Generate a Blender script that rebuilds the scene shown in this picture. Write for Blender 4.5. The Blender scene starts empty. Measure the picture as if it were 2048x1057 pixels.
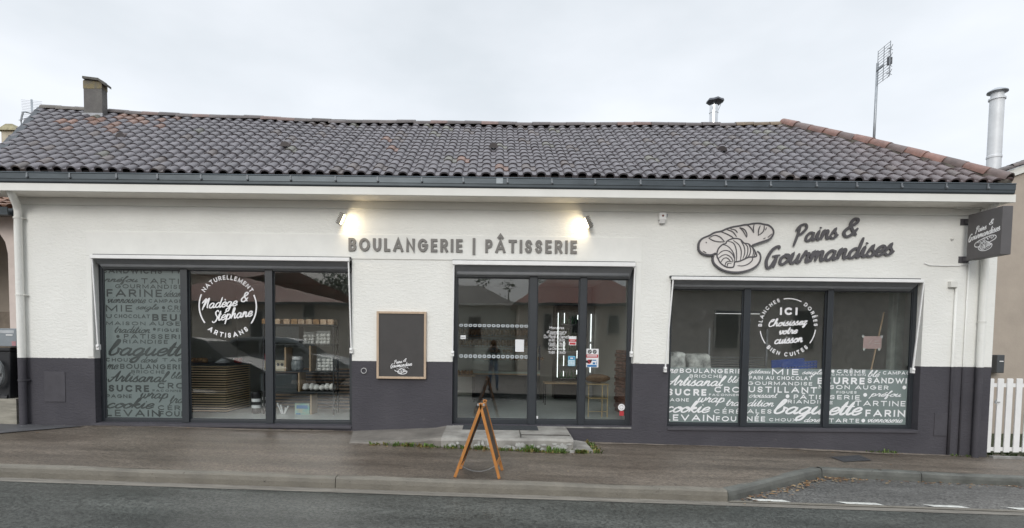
import bpy, bmesh, math, random
from mathutils import Vector, Matrix
random.seed(7)
SC = bpy.context.scene
COL = SC.collection
rad = math.radians

# ------------------------------------------------------------------ camera
CF, CD, CH = 1150.0, 9.2, 1.55            # focal length in photo pixels, distance to the facade, eye height
PITCH, ROLL, PX, PY = rad(2.83), 0.0118, 988.0, 747.0
_f = Vector((0, math.cos(PITCH), -math.sin(PITCH)))
_u = Vector((0, math.sin(PITCH), math.cos(PITCH)))
_r = Vector((1, 0, 0))
CR = _r * math.cos(ROLL) + _u * math.sin(ROLL)
CU = _u * math.cos(ROLL) - _r * math.sin(ROLL)
CAM0 = Vector((0, -CD, CH))
cam = bpy.data.cameras.new('camera')
cam.sensor_width = 36
cam.lens = CF / 2048 * 36
cam.shift_x = (1024 - PX) / 2048
cam.shift_y = (PY - 528.5) / 2048
cam.clip_start = 0.05
cam.clip_end = 2000
camo = bpy.data.objects.new('camera', cam)
COL.objects.link(camo)
m = Matrix((CR, CU, -_f)).transposed().to_4x4()
m.translation = CAM0
camo.matrix_world = m
SC.camera = camo


def P(px, py, Y):
    """point of the plane y = Y seen at a photo pixel"""
    d = CR * ((px - PX) / CF) + CU * ((PY - py) / CF) + _f
    return CAM0 + d * ((Y + CD) / d.y)


def PXW(px, py, Y): return P(px, py, Y).x
def PZ(px, py, Y): return P(px, py, Y).z


# ------------------------------------------------------------------ sky, sun, exposure
W = bpy.data.worlds.new('World')
SC.world = W
W.use_nodes = True
nt = W.node_tree
N = nt.nodes; L = nt.links
bg = N['Background']
SUN_EL, SUN_AZ = rad(25), rad(200)
sky = N.new('ShaderNodeTexSky'); sky.sky_type = 'NISHITA'; sky.sun_disc = False
sky.sun_elevation = SUN_EL; sky.sun_rotation = SUN_AZ
sky.air_density = 1.0; sky.dust_density = 4.0
tc = N.new('ShaderNodeTexCoord')
sep = N.new('ShaderNodeSeparateXYZ'); L.new(tc.outputs['Generated'], sep.inputs[0])
# overcast dome: much brighter overhead than near the horizon
grad = N.new('ShaderNodeFloatCurve'); L.new(sep.outputs['Z'], grad.inputs['Value'])
gc = grad.mapping.curves[0]; gc.points[0].location = (0, .315); gc.points[1].location = (1, 1.0)
for q in ((.35, .325), (.58, .335), (.75, .58)): gc.points.new(*q)
grad.mapping.update()
gsc = N.new('ShaderNodeMath'); gsc.operation = 'MULTIPLY'; gsc.inputs[1].default_value = 3.3; L.new(grad.outputs[0], gsc.inputs[0])
no = N.new('ShaderNodeTexNoise'); no.inputs['Scale'].default_value = 2.2; no.inputs['Detail'].default_value = 5
no.inputs['Roughness'].default_value = 0.5
mp = N.new('ShaderNodeMapping'); mp.inputs['Scale'].default_value = (1, 1, 2.4); mp.inputs['Location'].default_value = (3.1, .4, 1.2)
L.new(tc.outputs['Generated'], mp.inputs[0]); L.new(mp.outputs[0], no.inputs['Vector'])
ramp = N.new('ShaderNodeValToRGB'); L.new(no.outputs['Fac'], ramp.inputs[0])
ramp.color_ramp.elements[0].position = 0.36; ramp.color_ramp.elements[0].color = (6.9, 7.35, 7.8, 1)
ramp.color_ramp.elements[1].position = 0.66; ramp.color_ramp.elements[1].color = (8.5, 8.85, 9.35, 1)
mul = N.new('ShaderNodeVectorMath'); mul.operation = 'SCALE'
L.new(ramp.outputs[0], mul.inputs[0]); L.new(gsc.outputs[0], mul.inputs['Scale'])
mix = N.new('ShaderNodeMix'); mix.data_type = 'RGBA'; mix.inputs[0].default_value = 0.92
L.new(sky.outputs[0], mix.inputs[6]); L.new(mul.outputs[0], mix.inputs[7])
L.new(mix.outputs[2], bg.inputs['Color'])
bg.inputs['Strength'].default_value = 0.1

sun = bpy.data.lights.new('sun', 'SUN')
sun.energy = 1.2; sun.angle = rad(24); sun.color = (1, .975, .935)
suno = bpy.data.objects.new('sun', sun); COL.objects.link(suno)
# light travels from the front (camera side), slightly from the left, down to the facade
sd = Vector((0.25, 0.86, -0.42))
suno.rotation_euler = sd.to_track_quat('-Z', 'Y').to_euler()
suno.location = (-6, -20, 20)
SC.view_settings.view_transform = 'Standard'
SC.view_settings.look = 'None'
SC.view_settings.gamma = 1
SC.view_settings.exposure = 0.15
SC.cycles.max_bounces = 10
SC.cycles.transparent_max_bounces = 16
SC.cycles.sample_clamp_indirect = 4.0

# ------------------------------------------------------------------ materials
def mat(name, col, rough=.7, spec=.4, metal=0, noise=.12, nscale=6, bump=0, bscale=60, col2=None, dist=.01, emit=None, estr=0, coat=0, vcol=False, nstretch=None, rnoise=0, pits=None, pscale=16):
    m = bpy.data.materials.new(name); m.use_nodes = True
    t = m.node_tree; n = t.nodes; l = t.links
    b = n['Principled BSDF']
    b.inputs['Roughness'].default_value = rough
    b.inputs['Specular IOR Level'].default_value = spec
    b.inputs['Metallic'].default_value = metal
    b.inputs['Coat Weight'].default_value = coat
    g = n.new('ShaderNodeTexCoord'); src = g.outputs['Object']
    if nstretch:
        mpn = n.new('ShaderNodeMapping'); mpn.inputs['Scale'].default_value = nstretch
        l.new(src, mpn.inputs[0]); src = mpn.outputs[0]
    nz = n.new('ShaderNodeTexNoise'); nz.inputs['Scale'].default_value = nscale; nz.inputs['Detail'].default_value = 6
    nz.inputs['Roughness'].default_value = .6
    l.new(src, nz.inputs['Vector'])
    mx = n.new('ShaderNodeMix'); mx.data_type = 'RGBA'
    c2 = col2 or tuple(max(0, x * (1 - 2 * noise)) for x in col)
    mr = n.new('ShaderNodeMapRange'); mr.inputs['From Min'].default_value = .32; mr.inputs['From Max'].default_value = .68
    l.new(nz.outputs['Fac'], mr.inputs['Value'])
    l.new(mr.outputs[0], mx.inputs[0])
    mx.inputs[6].default_value = (*c2, 1); mx.inputs[7].default_value = (*tuple(min(1, x * (1 + noise * .5)) for x in col), 1)
    out = mx.outputs[2]
    if vcol:
        a = n.new('ShaderNodeVertexColor'); a.layer_name = 'Col'
        mm = n.new('ShaderNodeMix'); mm.data_type = 'RGBA'; mm.blend_type = 'MULTIPLY'; mm.inputs[0].default_value = 1
        l.new(out, mm.inputs[6]); l.new(a.outputs[0], mm.inputs[7]); out = mm.outputs[2]
    if pits:
        pn = n.new('ShaderNodeTexNoise'); pn.inputs['Scale'].default_value = pscale; pn.inputs['Detail'].default_value = 5; pn.inputs['Roughness'].default_value = .65; l.new(src, pn.inputs['Vector'])
        pr_ = n.new('ShaderNodeMapRange'); pr_.inputs['From Min'].default_value = .66; pr_.inputs['From Max'].default_value = .72; l.new(pn.outputs['Fac'], pr_.inputs['Value'])
        px_ = n.new('ShaderNodeMix'); px_.data_type = 'RGBA'; l.new(pr_.outputs[0], px_.inputs[0]); l.new(out, px_.inputs[6]); px_.inputs[7].default_value = (*pits, 1); out = px_.outputs[2]
    l.new(out, b.inputs['Base Color'])
    if rnoise:
        rr = n.new('ShaderNodeMapRange'); l.new(nz.outputs['Fac'], rr.inputs['Value'])
        rr.inputs['From Min'].default_value = .3; rr.inputs['From Max'].default_value = .7
        rr.inputs['To Min'].default_value = rough - rnoise; rr.inputs['To Max'].default_value = rough + rnoise
        l.new(rr.outputs[0], b.inputs['Roughness'])
    if bump:
        bn = n.new('ShaderNodeTexNoise'); bn.inputs['Scale'].default_value = bscale; bn.inputs['Detail'].default_value = 4
        l.new(src, bn.inputs['Vector'])
        bp = n.new('ShaderNodeBump'); bp.inputs['Strength'].default_value = bump; bp.inputs['Distance'].default_value = dist
        l.new(bn.outputs['Fac'], bp.inputs['Height']); l.new(bp.outputs[0], b.inputs['Normal'])
    if emit:
        b.inputs['Emission Color'].default_value = (*emit, 1); b.inputs['Emission Strength'].default_value = estr
    return m


def wall_mat():
    """white roughcast above, charcoal paint on the dado, ragged brush line between"""
    m = bpy.data.materials.new('painted_roughcast'); m.use_nodes = True
    t = m.node_tree; n = t.nodes; l = t.links; b = n['Principled BSDF']
    b.inputs['Roughness'].default_value = .8; b.inputs['Specular IOR Level'].default_value = .25
    g = n.new('ShaderNodeTexCoord'); s = n.new('ShaderNodeSeparateXYZ'); l.new(g.outputs['Object'], s.inputs[0])
    # painted line: z = 1.27 + .0018 x
    ma = n.new('ShaderNodeMath'); ma.operation = 'MULTIPLY_ADD'; l.new(s.outputs['X'], ma.inputs[0]); ma.inputs[1].default_value = -.0019
    l.new(s.outputs['Z'], ma.inputs[2])
    nz0 = n.new('ShaderNodeTexNoise'); nz0.inputs['Scale'].default_value = 22; l.new(g.outputs['Object'], nz0.inputs['Vector'])
    mb = n.new('ShaderNodeMath'); mb.operation = 'MULTIPLY_ADD'; l.new(nz0.outputs['Fac'], mb.inputs[0]); mb.inputs[1].default_value = .012
    l.new(ma.outputs[0], mb.inputs[2])
    gt = n.new('ShaderNodeMath'); gt.operation = 'GREATER_THAN'; gt.inputs[1].default_value = 1.278; l.new(mb.outputs[0], gt.inputs[0])
    nz = n.new('ShaderNodeTexNoise'); nz.inputs['Scale'].default_value = 1.6; nz.inputs['Detail'].default_value = 7; l.new(g.outputs['Object'], nz.inputs['Vector'])
    r1 = n.new('ShaderNodeValToRGB'); l.new(nz.outputs['Fac'], r1.inputs[0])
    r1.color_ramp.elements[0].position = .3; r1.color_ramp.elements[0].color = (.745, .745, .71, 1)
    r1.color_ramp.elements[1].position = .7; r1.color_ramp.elements[1].color = (.80, .80, .765, 1)
    r2 = n.new('ShaderNodeValToRGB'); l.new(nz.outputs['Fac'], r2.inputs[0])
    r2.color_ramp.elements[0].position = .3; r2.color_ramp.elements[0].color = (.058, .056, .065, 1)
    r2.color_ramp.elements[1].position = .72; r2.color_ramp.elements[1].color = (.076, .073, .083, 1)
    # splash marks and scuffs low on the dado
    nz4 = n.new('ShaderNodeTexNoise'); nz4.inputs['Scale'].default_value = 5; nz4.inputs['Detail'].default_value = 8; nz4.inputs['Roughness'].default_value = .7
    l.new(g.outputs['Object'], nz4.inputs['Vector'])
    r4 = n.new('ShaderNodeValToRGB'); l.new(nz4.outputs['Fac'], r4.inputs[0])
    r4.color_ramp.elements[0].position = .62; r4.color_ramp.elements[0].color = (0, 0, 0, 1)
    r4.color_ramp.elements[1].position = .78; r4.color_ramp.elements[1].color = (.5, .5, .5, 1)
    m4 = n.new('ShaderNodeMix'); m4.data_type = 'RGBA'; l.new(r4.outputs[0], m4.inputs[0]); l.new(r2.outputs[0], m4.inputs[6]); m4.inputs[7].default_value = (.13, .12, .115, 1)
    mx = n.new('ShaderNodeMix'); mx.data_type = 'RGBA'; l.new(gt.outputs[0], mx.inputs[0]); l.new(m4.outputs[2], mx.inputs[6]); l.new(r1.outputs[0], mx.inputs[7])
    l.new(mx.outputs[2], b.inputs['Base Color'])
    mpn = n.new('ShaderNodeMapping'); mpn.inputs['Scale'].default_value = (1, 1, 2.3); l.new(g.outputs['Object'], mpn.inputs[0])
    b1 = n.new('ShaderNodeTexNoise'); b1.inputs['Scale'].default_value = 14; b1.inputs['Detail'].default_value = 5; b1.inputs['Roughness'].default_value = .62
    b1.inputs['Distortion'].default_value = .6
    l.new(mpn.outputs[0], b1.inputs['Vector'])
    bp = n.new('ShaderNodeBump'); bp.inputs['Strength'].default_value = .36; bp.inputs['Distance'].default_value = .03
    l.new(b1.outputs['Fac'], bp.inputs['Height']); l.new(bp.outputs[0], b.inputs['Normal'])
    return m


def glass_mat(name, tint=(.97, .985, .98), f0=.095):
    m = bpy.data.materials.new(name); m.use_nodes = True
    t = m.node_tree; n = t.nodes; l = t.links
    n.remove(n['Principled BSDF'])
    tr = n.new('ShaderNodeBsdfTransparent'); tr.inputs[0].default_value = (*tint, 1)
    gl = n.new('ShaderNodeBsdfGlossy'); gl.inputs['Roughness'].default_value = 0.0
    lw = n.new('ShaderNodeLayerWeight'); lw.inputs[0].default_value = .5
    pw = n.new('ShaderNodeMath'); pw.operation = 'POWER'; pw.inputs[1].default_value = 5; l.new(lw.outputs['Facing'], pw.inputs[0])
    ma = n.new('ShaderNodeMath'); ma.operation = 'MULTIPLY_ADD'; ma.inputs[1].default_value = 1 - f0; ma.inputs[2].default_value = f0; l.new(pw.outputs[0], ma.inputs[0])
    # slight waviness of the panes
    g = n.new('ShaderNodeTexCoord'); nz = n.new('ShaderNodeTexNoise'); nz.inputs['Scale'].default_value = 1.3; l.new(g.outputs['Object'], nz.inputs['Vector'])
    bp = n.new('ShaderNodeBump'); bp.inputs['Strength'].default_value = .02; bp.inputs['Distance'].default_value = .05; l.new(nz.outputs['Fac'], bp.inputs['Height'])
    l.new(bp.outputs[0], gl.inputs['Normal'])
    mx = n.new('ShaderNodeMixShader'); l.new(ma.outputs[0], mx.inputs[0]); l.new(tr.outputs[0], mx.inputs[1]); l.new(gl.outputs[0], mx.inputs[2])
    l.new(mx.outputs[0], n['Material Output'].inputs[0])
    return m


def film_mat(name, col, opac, rough=.4):
    """frosted window film: part scattering, part see-through"""
    m = bpy.data.materials.new(name); m.use_nodes = True
    t = m.node_tree; n = t.nodes; l = t.links; b = n['Principled BSDF']
    b.inputs['Roughness'].default_value = rough
    g = n.new('ShaderNodeTexCoord'); nz = n.new('ShaderNodeTexNoise'); nz.inputs['Scale'].default_value = 2.0; nz.inputs['Detail'].default_value = 4; l.new(g.outputs['Object'], nz.inputs['Vector'])
    mc = n.new('ShaderNodeMix'); mc.data_type = 'RGBA'; l.new(nz.outputs['Fac'], mc.inputs[0])
    mc.inputs[6].default_value = (*[c * .85 for c in col], 1); mc.inputs[7].default_value = (*[min(1, c * 1.12) for c in col], 1)
    l.new(mc.outputs[2], b.inputs['Base Color'])
    tr = n.new('ShaderNodeBsdfTransparent')
    mx = n.new('ShaderNodeMixShader'); mx.inputs[0].default_value = opac
    l.new(tr.outputs[0], mx.inputs[1]); l.new(b.outputs[0], mx.inputs[2]); l.new(mx.outputs[0], n['Material Output'].inputs[0])
    return m


def road_mat(name, c1, c2, rough, spots, wet):
    """asphalt: aggregate grain, worn lighter and damp darker patches"""
    m = bpy.data.materials.new(name); m.use_nodes = True
    t = m.node_tree; n = t.nodes; l = t.links; b = n['Principled BSDF']
    g = n.new('ShaderNodeTexCoord')
    big = n.new('ShaderNodeTexNoise'); big.inputs['Scale'].default_value = .55; big.inputs['Detail'].default_value = 6; big.inputs['Roughness'].default_value = .6
    mpn = n.new('ShaderNodeMapping'); mpn.inputs['Scale'].default_value = (.7, 1.8, 1); l.new(g.outputs['Object'], mpn.inputs[0]); l.new(mpn.outputs[0], big.inputs['Vector'])
    mx = n.new('ShaderNodeMix'); mx.data_type = 'RGBA'
    mr = n.new('ShaderNodeMapRange'); mr.inputs['From Min'].default_value = .33; mr.inputs['From Max'].default_value = .67; l.new(big.outputs['Fac'], mr.inputs['Value'])
    l.new(mr.outputs[0], mx.inputs[0]); mx.inputs[6].default_value = (*c1, 1); mx.inputs[7].default_value = (*c2, 1)
    vo = n.new('ShaderNodeTexVoronoi'); vo.inputs['Scale'].default_value = 50; l.new(g.outputs['Object'], vo.inputs['Vector'])
    hs = n.new('ShaderNodeMapRange'); hs.inputs['To Min'].default_value = 1 - spots; hs.inputs['To Max'].default_value = 1 + spots
    sp = n.new('ShaderNodeSeparateColor'); l.new(vo.outputs['Color'], sp.inputs[0]); l.new(sp.outputs[0], hs.inputs['Value'])
    sc = n.new('ShaderNodeVectorMath'); sc.operation = 'SCALE'; l.new(mx.outputs[2], sc.inputs[0]); l.new(hs.outputs[0], sc.inputs['Scale'])
    # broad damp and worn stains, drawn out along the street, and sparse dark specks
    st = n.new('ShaderNodeTexNoise'); st.inputs['Scale'].default_value = 1.1; st.inputs['Detail'].default_value = 8; st.inputs['Roughness'].default_value = .65
    mps = n.new('ShaderNodeMapping'); mps.inputs['Scale'].default_value = (.35, 2.6, 1); mps.inputs['Location'].default_value = (4.2, 1.7, 0); l.new(g.outputs['Object'], mps.inputs[0]); l.new(mps.outputs[0], st.inputs['Vector'])
    s1 = n.new('ShaderNodeMapRange'); s1.inputs['From Min'].default_value = .38; s1.inputs['From Max'].default_value = .66; s1.inputs['To Min'].default_value = .72; s1.inputs['To Max'].default_value = 1.22; l.new(st.outputs['Fac'], s1.inputs['Value'])
    sc2 = n.new('ShaderNodeVectorMath'); sc2.operation = 'SCALE'; l.new(sc.outputs[0], sc2.inputs[0]); l.new(s1.outputs[0], sc2.inputs['Scale'])
    fk = n.new('ShaderNodeTexNoise'); fk.inputs['Scale'].default_value = 24; fk.inputs['Detail'].default_value = 3; l.new(g.outputs['Object'], fk.inputs['Vector'])
    f1 = n.new('ShaderNodeMapRange'); f1.inputs['From Min'].default_value = .70; f1.inputs['From Max'].default_value = .76; f1.inputs['To Min'].default_value = 1; f1.inputs['To Max'].default_value = .45; l.new(fk.outputs['Fac'], f1.inputs['Value'])
    sc3 = n.new('ShaderNodeVectorMath'); sc3.operation = 'SCALE'; l.new(sc2.outputs[0], sc3.inputs[0]); l.new(f1.outputs[0], sc3.inputs['Scale'])
    l.new(sc3.outputs[0], b.inputs['Base Color'])
    b.inputs['Specular IOR Level'].default_value = .36
    rr = n.new('ShaderNodeMapRange'); rr.inputs['From Min'].default_value = .35; rr.inputs['From Max'].default_value = .65
    rr.inputs['To Min'].default_value = rough - wet; rr.inputs['To Max'].default_value = rough; l.new(big.outputs['Fac'], rr.inputs['Value']); l.new(rr.outputs[0], b.inputs['Roughness'])
    nb = n.new('ShaderNodeTexNoise'); nb.inputs['Scale'].default_value = 130; nb.inputs['Detail'].default_value = 3; l.new(g.outputs['Object'], nb.inputs['Vector'])
    bp = n.new('ShaderNodeBump'); bp.inputs['Strength'].default_value = .5; bp.inputs['Distance'].default_value = .006
    l.new(nb.outputs['Fac'], bp.inputs['Height']); l.new(bp.outputs[0], b.inputs['Normal'])
    return m


M = {}
M['wall'] = wall_mat()
M['smooth'] = mat('smooth_white_render', (.79, .79, .755), .75, noise=.03, nscale=3, bump=.1, bscale=25)
M['cream'] = mat('cream_paint', (.72, .715, .675), .6, noise=.03, nscale=2)
M['soffit'] = mat('soffit_paint', (.84, .81, .75), .75, noise=.04)
M['dadop'] = mat('dado_paint', (.070, .067, .077), .7, noise=.1, nscale=4, bump=.2, bscale=20)
M['zinc'] = mat('slate_grey_zinc', (.078, .092, .102), .38, metal=.55, noise=.10, nscale=3, nstretch=(1, 1, 4))
M['alu'] = mat('anthracite_aluminium', (.030, .035, .041), .38, spec=.5, noise=.06)
M['white'] = mat('white_lacquer', (.80, .80, .79), .35, noise=.03)
M['tile'] = mat('concrete_tile', (1, 1, 1), .52, spec=.45, noise=.2, nscale=9, bump=.35, bscale=70, vcol=True, dist=.006)
M['fabric'] = mat('dark_awning_fabric', (.26, .27, .285), .85, noise=.06)
M['signgrey'] = mat('sign_grey', (.185, .178, .168), .5, noise=.05)
M['signdark'] = mat('sign_dark', (.092, .088, .095), .5, noise=.06)
M['vinyl'] = mat('white_vinyl', (.82, .82, .83), .5, noise=.02)
M['vinyldim'] = mat('pale_vinyl', (.42, .46, .48), .5, noise=.05)
M['clear'] = mat('clear_cutout', (.055, .066, .064), .35, noise=.25, nscale=1.5)
M['board'] = mat('blackboard', (.052, .049, .048), .55, noise=.06)
M['oak'] = mat('oak', (.48, .34, .21), .5, noise=.12, nscale=5, nstretch=(6, 6, 1))
M['orange'] = mat('varnished_pine', (.50, .21, .055), .4, noise=.16, nscale=4, nstretch=(8, 8, 1), coat=.3)
M['glass'] = glass_mat('window_glass')
M['film'] = film_mat('frosted_film', (.27, .33, .32), .62)
M['filmfull'] = film_mat('frosted_full_film', (.17, .21, .205), .86)
M['concrete'] = mat('weathered_concrete', (.27, .265, .25), .8, noise=.22, nscale=5, bump=.5, bscale=40, dist=.008)
M['kerb'] = mat('kerb_concrete', (.175, .16, .132), .65, noise=.14, nscale=3.5, pits=(.045, .035, .03), bump=.6, bscale=45, dist=.01, rnoise=.12)
M['steel'] = mat('stainless', (.72, .73, .74), .22, metal=1, noise=.05)
M['galv'] = mat('galvanised', (.35, .37, .39), .45, metal=.7, noise=.1)
M['black'] = mat('black_metal', (.018, .018, .02), .45, noise=.1)


# ------------------------------------------------------------------ mesh helpers
class MB:
    def __init__(self): self.v = []; self.f = []; self.c = []; self.cc = (1, 1, 1)
    def face(self, idx): self.f.append(idx); self.c.append(self.cc)
    def poly(self, pts):
        n = len(self.v); self.v += [tuple(p) for p in pts]; self.face(tuple(range(n, n + len(pts))))
    def box(self, x0, x1, y0, y1, z0, z1):
        n = len(self.v)
        self.v += [(x0, y0, z0), (x1, y0, z0), (x1, y1, z0), (x0, y1, z0), (x0, y0, z1), (x1, y0, z1), (x1, y1, z1), (x0, y1, z1)]
        for q in ((0, 3, 2, 1), (4, 5, 6, 7), (0, 1, 5, 4), (1, 2, 6, 5), (2, 3, 7, 6), (3, 0, 4, 7)): self.face(tuple(n + i for i in q))
        return self
    def bar(self, a, b, w, h, up=(0, 0, 1)):
        """rectangular bar from a to b"""
        a = Vector(a); b = Vector(b); d = (b - a).normalized(); u = Vector(up)
        s = d.cross(u)
        if s.length < 1e-4: s = d.cross(Vector((0, 1, 0)))
        s.normalize(); u = s.cross(d).normalized()
        n = len(self.v)
        for p in (a, b):
            for i, j in ((-1, -1), (1, -1), (1, 1), (-1, 1)): self.v.append(tuple(p + s * (i * w / 2) + u * (j * h / 2)))
        for q in ((3, 2, 1, 0), (4, 5, 6, 7), (0, 1, 5, 4), (1, 2, 6, 5), (2, 3, 7, 6), (3, 0, 4, 7)): self.face(tuple(n + i for i in q))
        return self
    def tube(self, pts, r, k=8, caps=True):
        pts = [Vector(p) for p in pts]
        rings = []
        for i, p in enumerate(pts):
            d = (pts[min(i + 1, len(pts) - 1)] - pts[max(i - 1, 0)]).normalized()
            a = d.cross(Vector((0, 0, 1)))
            if a.length < .05: a = d.cross(Vector((0, 1, 0)))
            a.normalize(); b = d.cross(a)
            rr = r[i] if isinstance(r, (list, tuple)) else r
            n = len(self.v); rings.append(n)
            for j in range(k):
                t = 2 * math.pi * j / k
                self.v.append(tuple(p + a * (rr * math.cos(t)) + b * (rr * math.sin(t))))
        for q in range(len(rings) - 1):
            for j in range(k):
                self.face((rings[q] + j, rings[q] + (j + 1) % k, rings[q + 1] + (j + 1) % k, rings[q + 1] + j))
        if caps:
            self.face(tuple(rings[0] + j for j in range(k))[::-1]); self.face(tuple(rings[-1] + j for j in range(k)))
        return self
    def lathe(self, c, prof, k=20, sx=1, sy=1):
        """prof: list of (radius, z) about a vertical axis at c"""
        c = Vector(c); rings = []
        for r, z in prof:
            n = len(self.v); rings.append(n)
            for j in range(k):
                t = 2 * math.pi * j / k
                self.v.append((c.x + sx * r * math.cos(t), c.y + sy * r * math.sin(t), c.z + z))
        for q in range(len(rings) - 1):
            for j in range(k): self.face((rings[q] + j, rings[q] + (j + 1) % k, rings[q + 1] + (j + 1) % k, rings[q + 1] + j))
        self.face(tuple(rings[0] + j for j in range(k))[::-1]); self.face(tuple(rings[-1] + j for j in range(k)))
        return self
    def prism(self, poly, y0, y1):
        """outline in (x, z) given depth along y"""
        n = len(self.v); k = len(poly)
        self.v += [(p[0], y0, p[1]) for p in poly] + [(p[0], y1, p[1]) for p in poly]
        self.face(tuple(range(n, n + k))); self.face(tuple(range(n + k, n + 2 * k))[::-1])
        for i in range(k): self.face((n + i, n + k + i, n + k + (i + 1) % k, n + (i + 1) % k))
        return self
    def prism_x(self, poly, x0, x1):
        """outline in (y, z) given depth along x"""
        n = len(self.v); k = len(poly)
        self.v += [(x0, p[0], p[1]) for p in poly] + [(x1, p[0], p[1]) for p in poly]
        self.face(tuple(range(n, n + k))[::-1]); self.face(tuple(range(n + k, n + 2 * k)))
        for i in range(k): self.face((n + i, n + (i + 1) % k, n + k + (i + 1) % k, n + k + i))
        return self
    def blob(self, c, r, k=8, j=6, jit=.12, rnd=random):
        """a lumpy rounded body with radii r"""
        c = Vector(c); rings = []
        top = len(self.v); self.v.append((c.x, c.y, c.z + r[2]))
        for a in range(1, j):
            th = math.pi * a / j; n = len(self.v); rings.append(n)
            for b in range(k):
                ph = 2 * math.pi * b / k; s = 1 + rnd.uniform(-jit, jit)
                self.v.append((c.x + r[0] * s * math.sin(th) * math.cos(ph), c.y + r[1] * s * math.sin(th) * math.sin(ph), c.z + r[2] * s * math.cos(th)))
        bot = len(self.v); self.v.append((c.x, c.y, c.z - r[2]))
        for b in range(k):
            self.face((top, rings[0] + b, rings[0] + (b + 1) % k)); self.face((bot, rings[-1] + (b + 1) % k, rings[-1] + b))
        for q in range(len(rings) - 1):
            for b in range(k): self.face((rings[q] + b, rings[q + 1] + b, rings[q + 1] + (b + 1) % k, rings[q] + (b + 1) % k))
        return self
    def build(self, name, m, parent=None, smooth=False, bevel=0, cols=False, recalc=True):
        me = bpy.data.meshes.new(name)
        me.from_pydata(self.v, [], self.f); me.update()
        if recalc:
            bm = bmesh.new(); bm.from_mesh(me); bmesh.ops.recalc_face_normals(bm, faces=bm.faces); bm.to_mesh(me); bm.free()
        if cols:
            ca = me.color_attributes.new('Col', 'FLOAT_COLOR', 'CORNER')
            for p in me.polygons:
                for li in p.loop_indices: ca.data[li].color = (*self.c[p.index], 1)
        return link(name, me, m, parent, smooth, bevel)


def link(name, me, m, parent=None, smooth=False, bevel=0):
    o = bpy.data.objects.new(name, me); COL.objects.link(o)
    if m: me.materials.append(M[m] if isinstance(m, str) else m)
    if smooth:
        for p in me.polygons: p.use_smooth = True
    if bevel:
        b = o.modifiers.new('edge', 'BEVEL'); b.width = bevel; b.segments = 2; b.limit_method = 'ANGLE'; b.angle_limit = rad(40)
    if parent: attach(o, parent)
    return o


def attach(o, parent):
    o.parent = parent
    if parent.type == 'EMPTY': o.matrix_parent_inverse = Matrix.Translation(-parent.location)


def thing(name, label, cat, loc=(0, 0, 0), group=None):
    o = bpy.data.objects.new(name, None); o.empty_display_size = .1; COL.objects.link(o); o.location = loc
    return tag(o, label, cat, group)


def tag(o, label, cat, group=None):
    o['label'] = label; o['category'] = cat
    if group: o['group'] = group
    return o


def struct(o, kind='structure'): o['kind'] = kind; return o


def dup(root, delta, label=None):
    r = root.copy(); COL.objects.link(r); r.location = root.location + Vector(delta)
    if label: r['label'] = label
    for ch in list(root.children):
        c = ch.copy(); COL.objects.link(c); c.parent = r
        for g in ch.children:
            d = g.copy(); COL.objects.link(d); d.parent = c
    return r


# ------------------------------------------------------------------ lettering
def arc(cx, cy, rx, ry, a0, a1, n=10):
    return [(cx + rx * math.cos(rad(a0 + (a1 - a0) * i / n)), cy + ry * math.sin(rad(a0 + (a1 - a0) * i / n))) for i in range(n + 1)]


def cr(pts, n=7):
    """smooth curve through points"""
    p = [pts[0]] + list(pts) + [pts[-1]]; out = []
    for i in range(1, len(p) - 2):
        a, b, c, d = p[i - 1], p[i], p[i + 1], p[i + 2]
        for k in range(n):
            t = k / n
            out.append(tuple(.5 * (2 * b[q] + (c[q] - a[q]) * t + (2 * a[q] - 5 * b[q] + 4 * c[q] - d[q]) * t * t + (3 * b[q] - a[q] - 3 * c[q] + d[q]) * t ** 3) for q in (0, 1)))
    out.append(tuple(pts[-1])); return out


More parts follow.
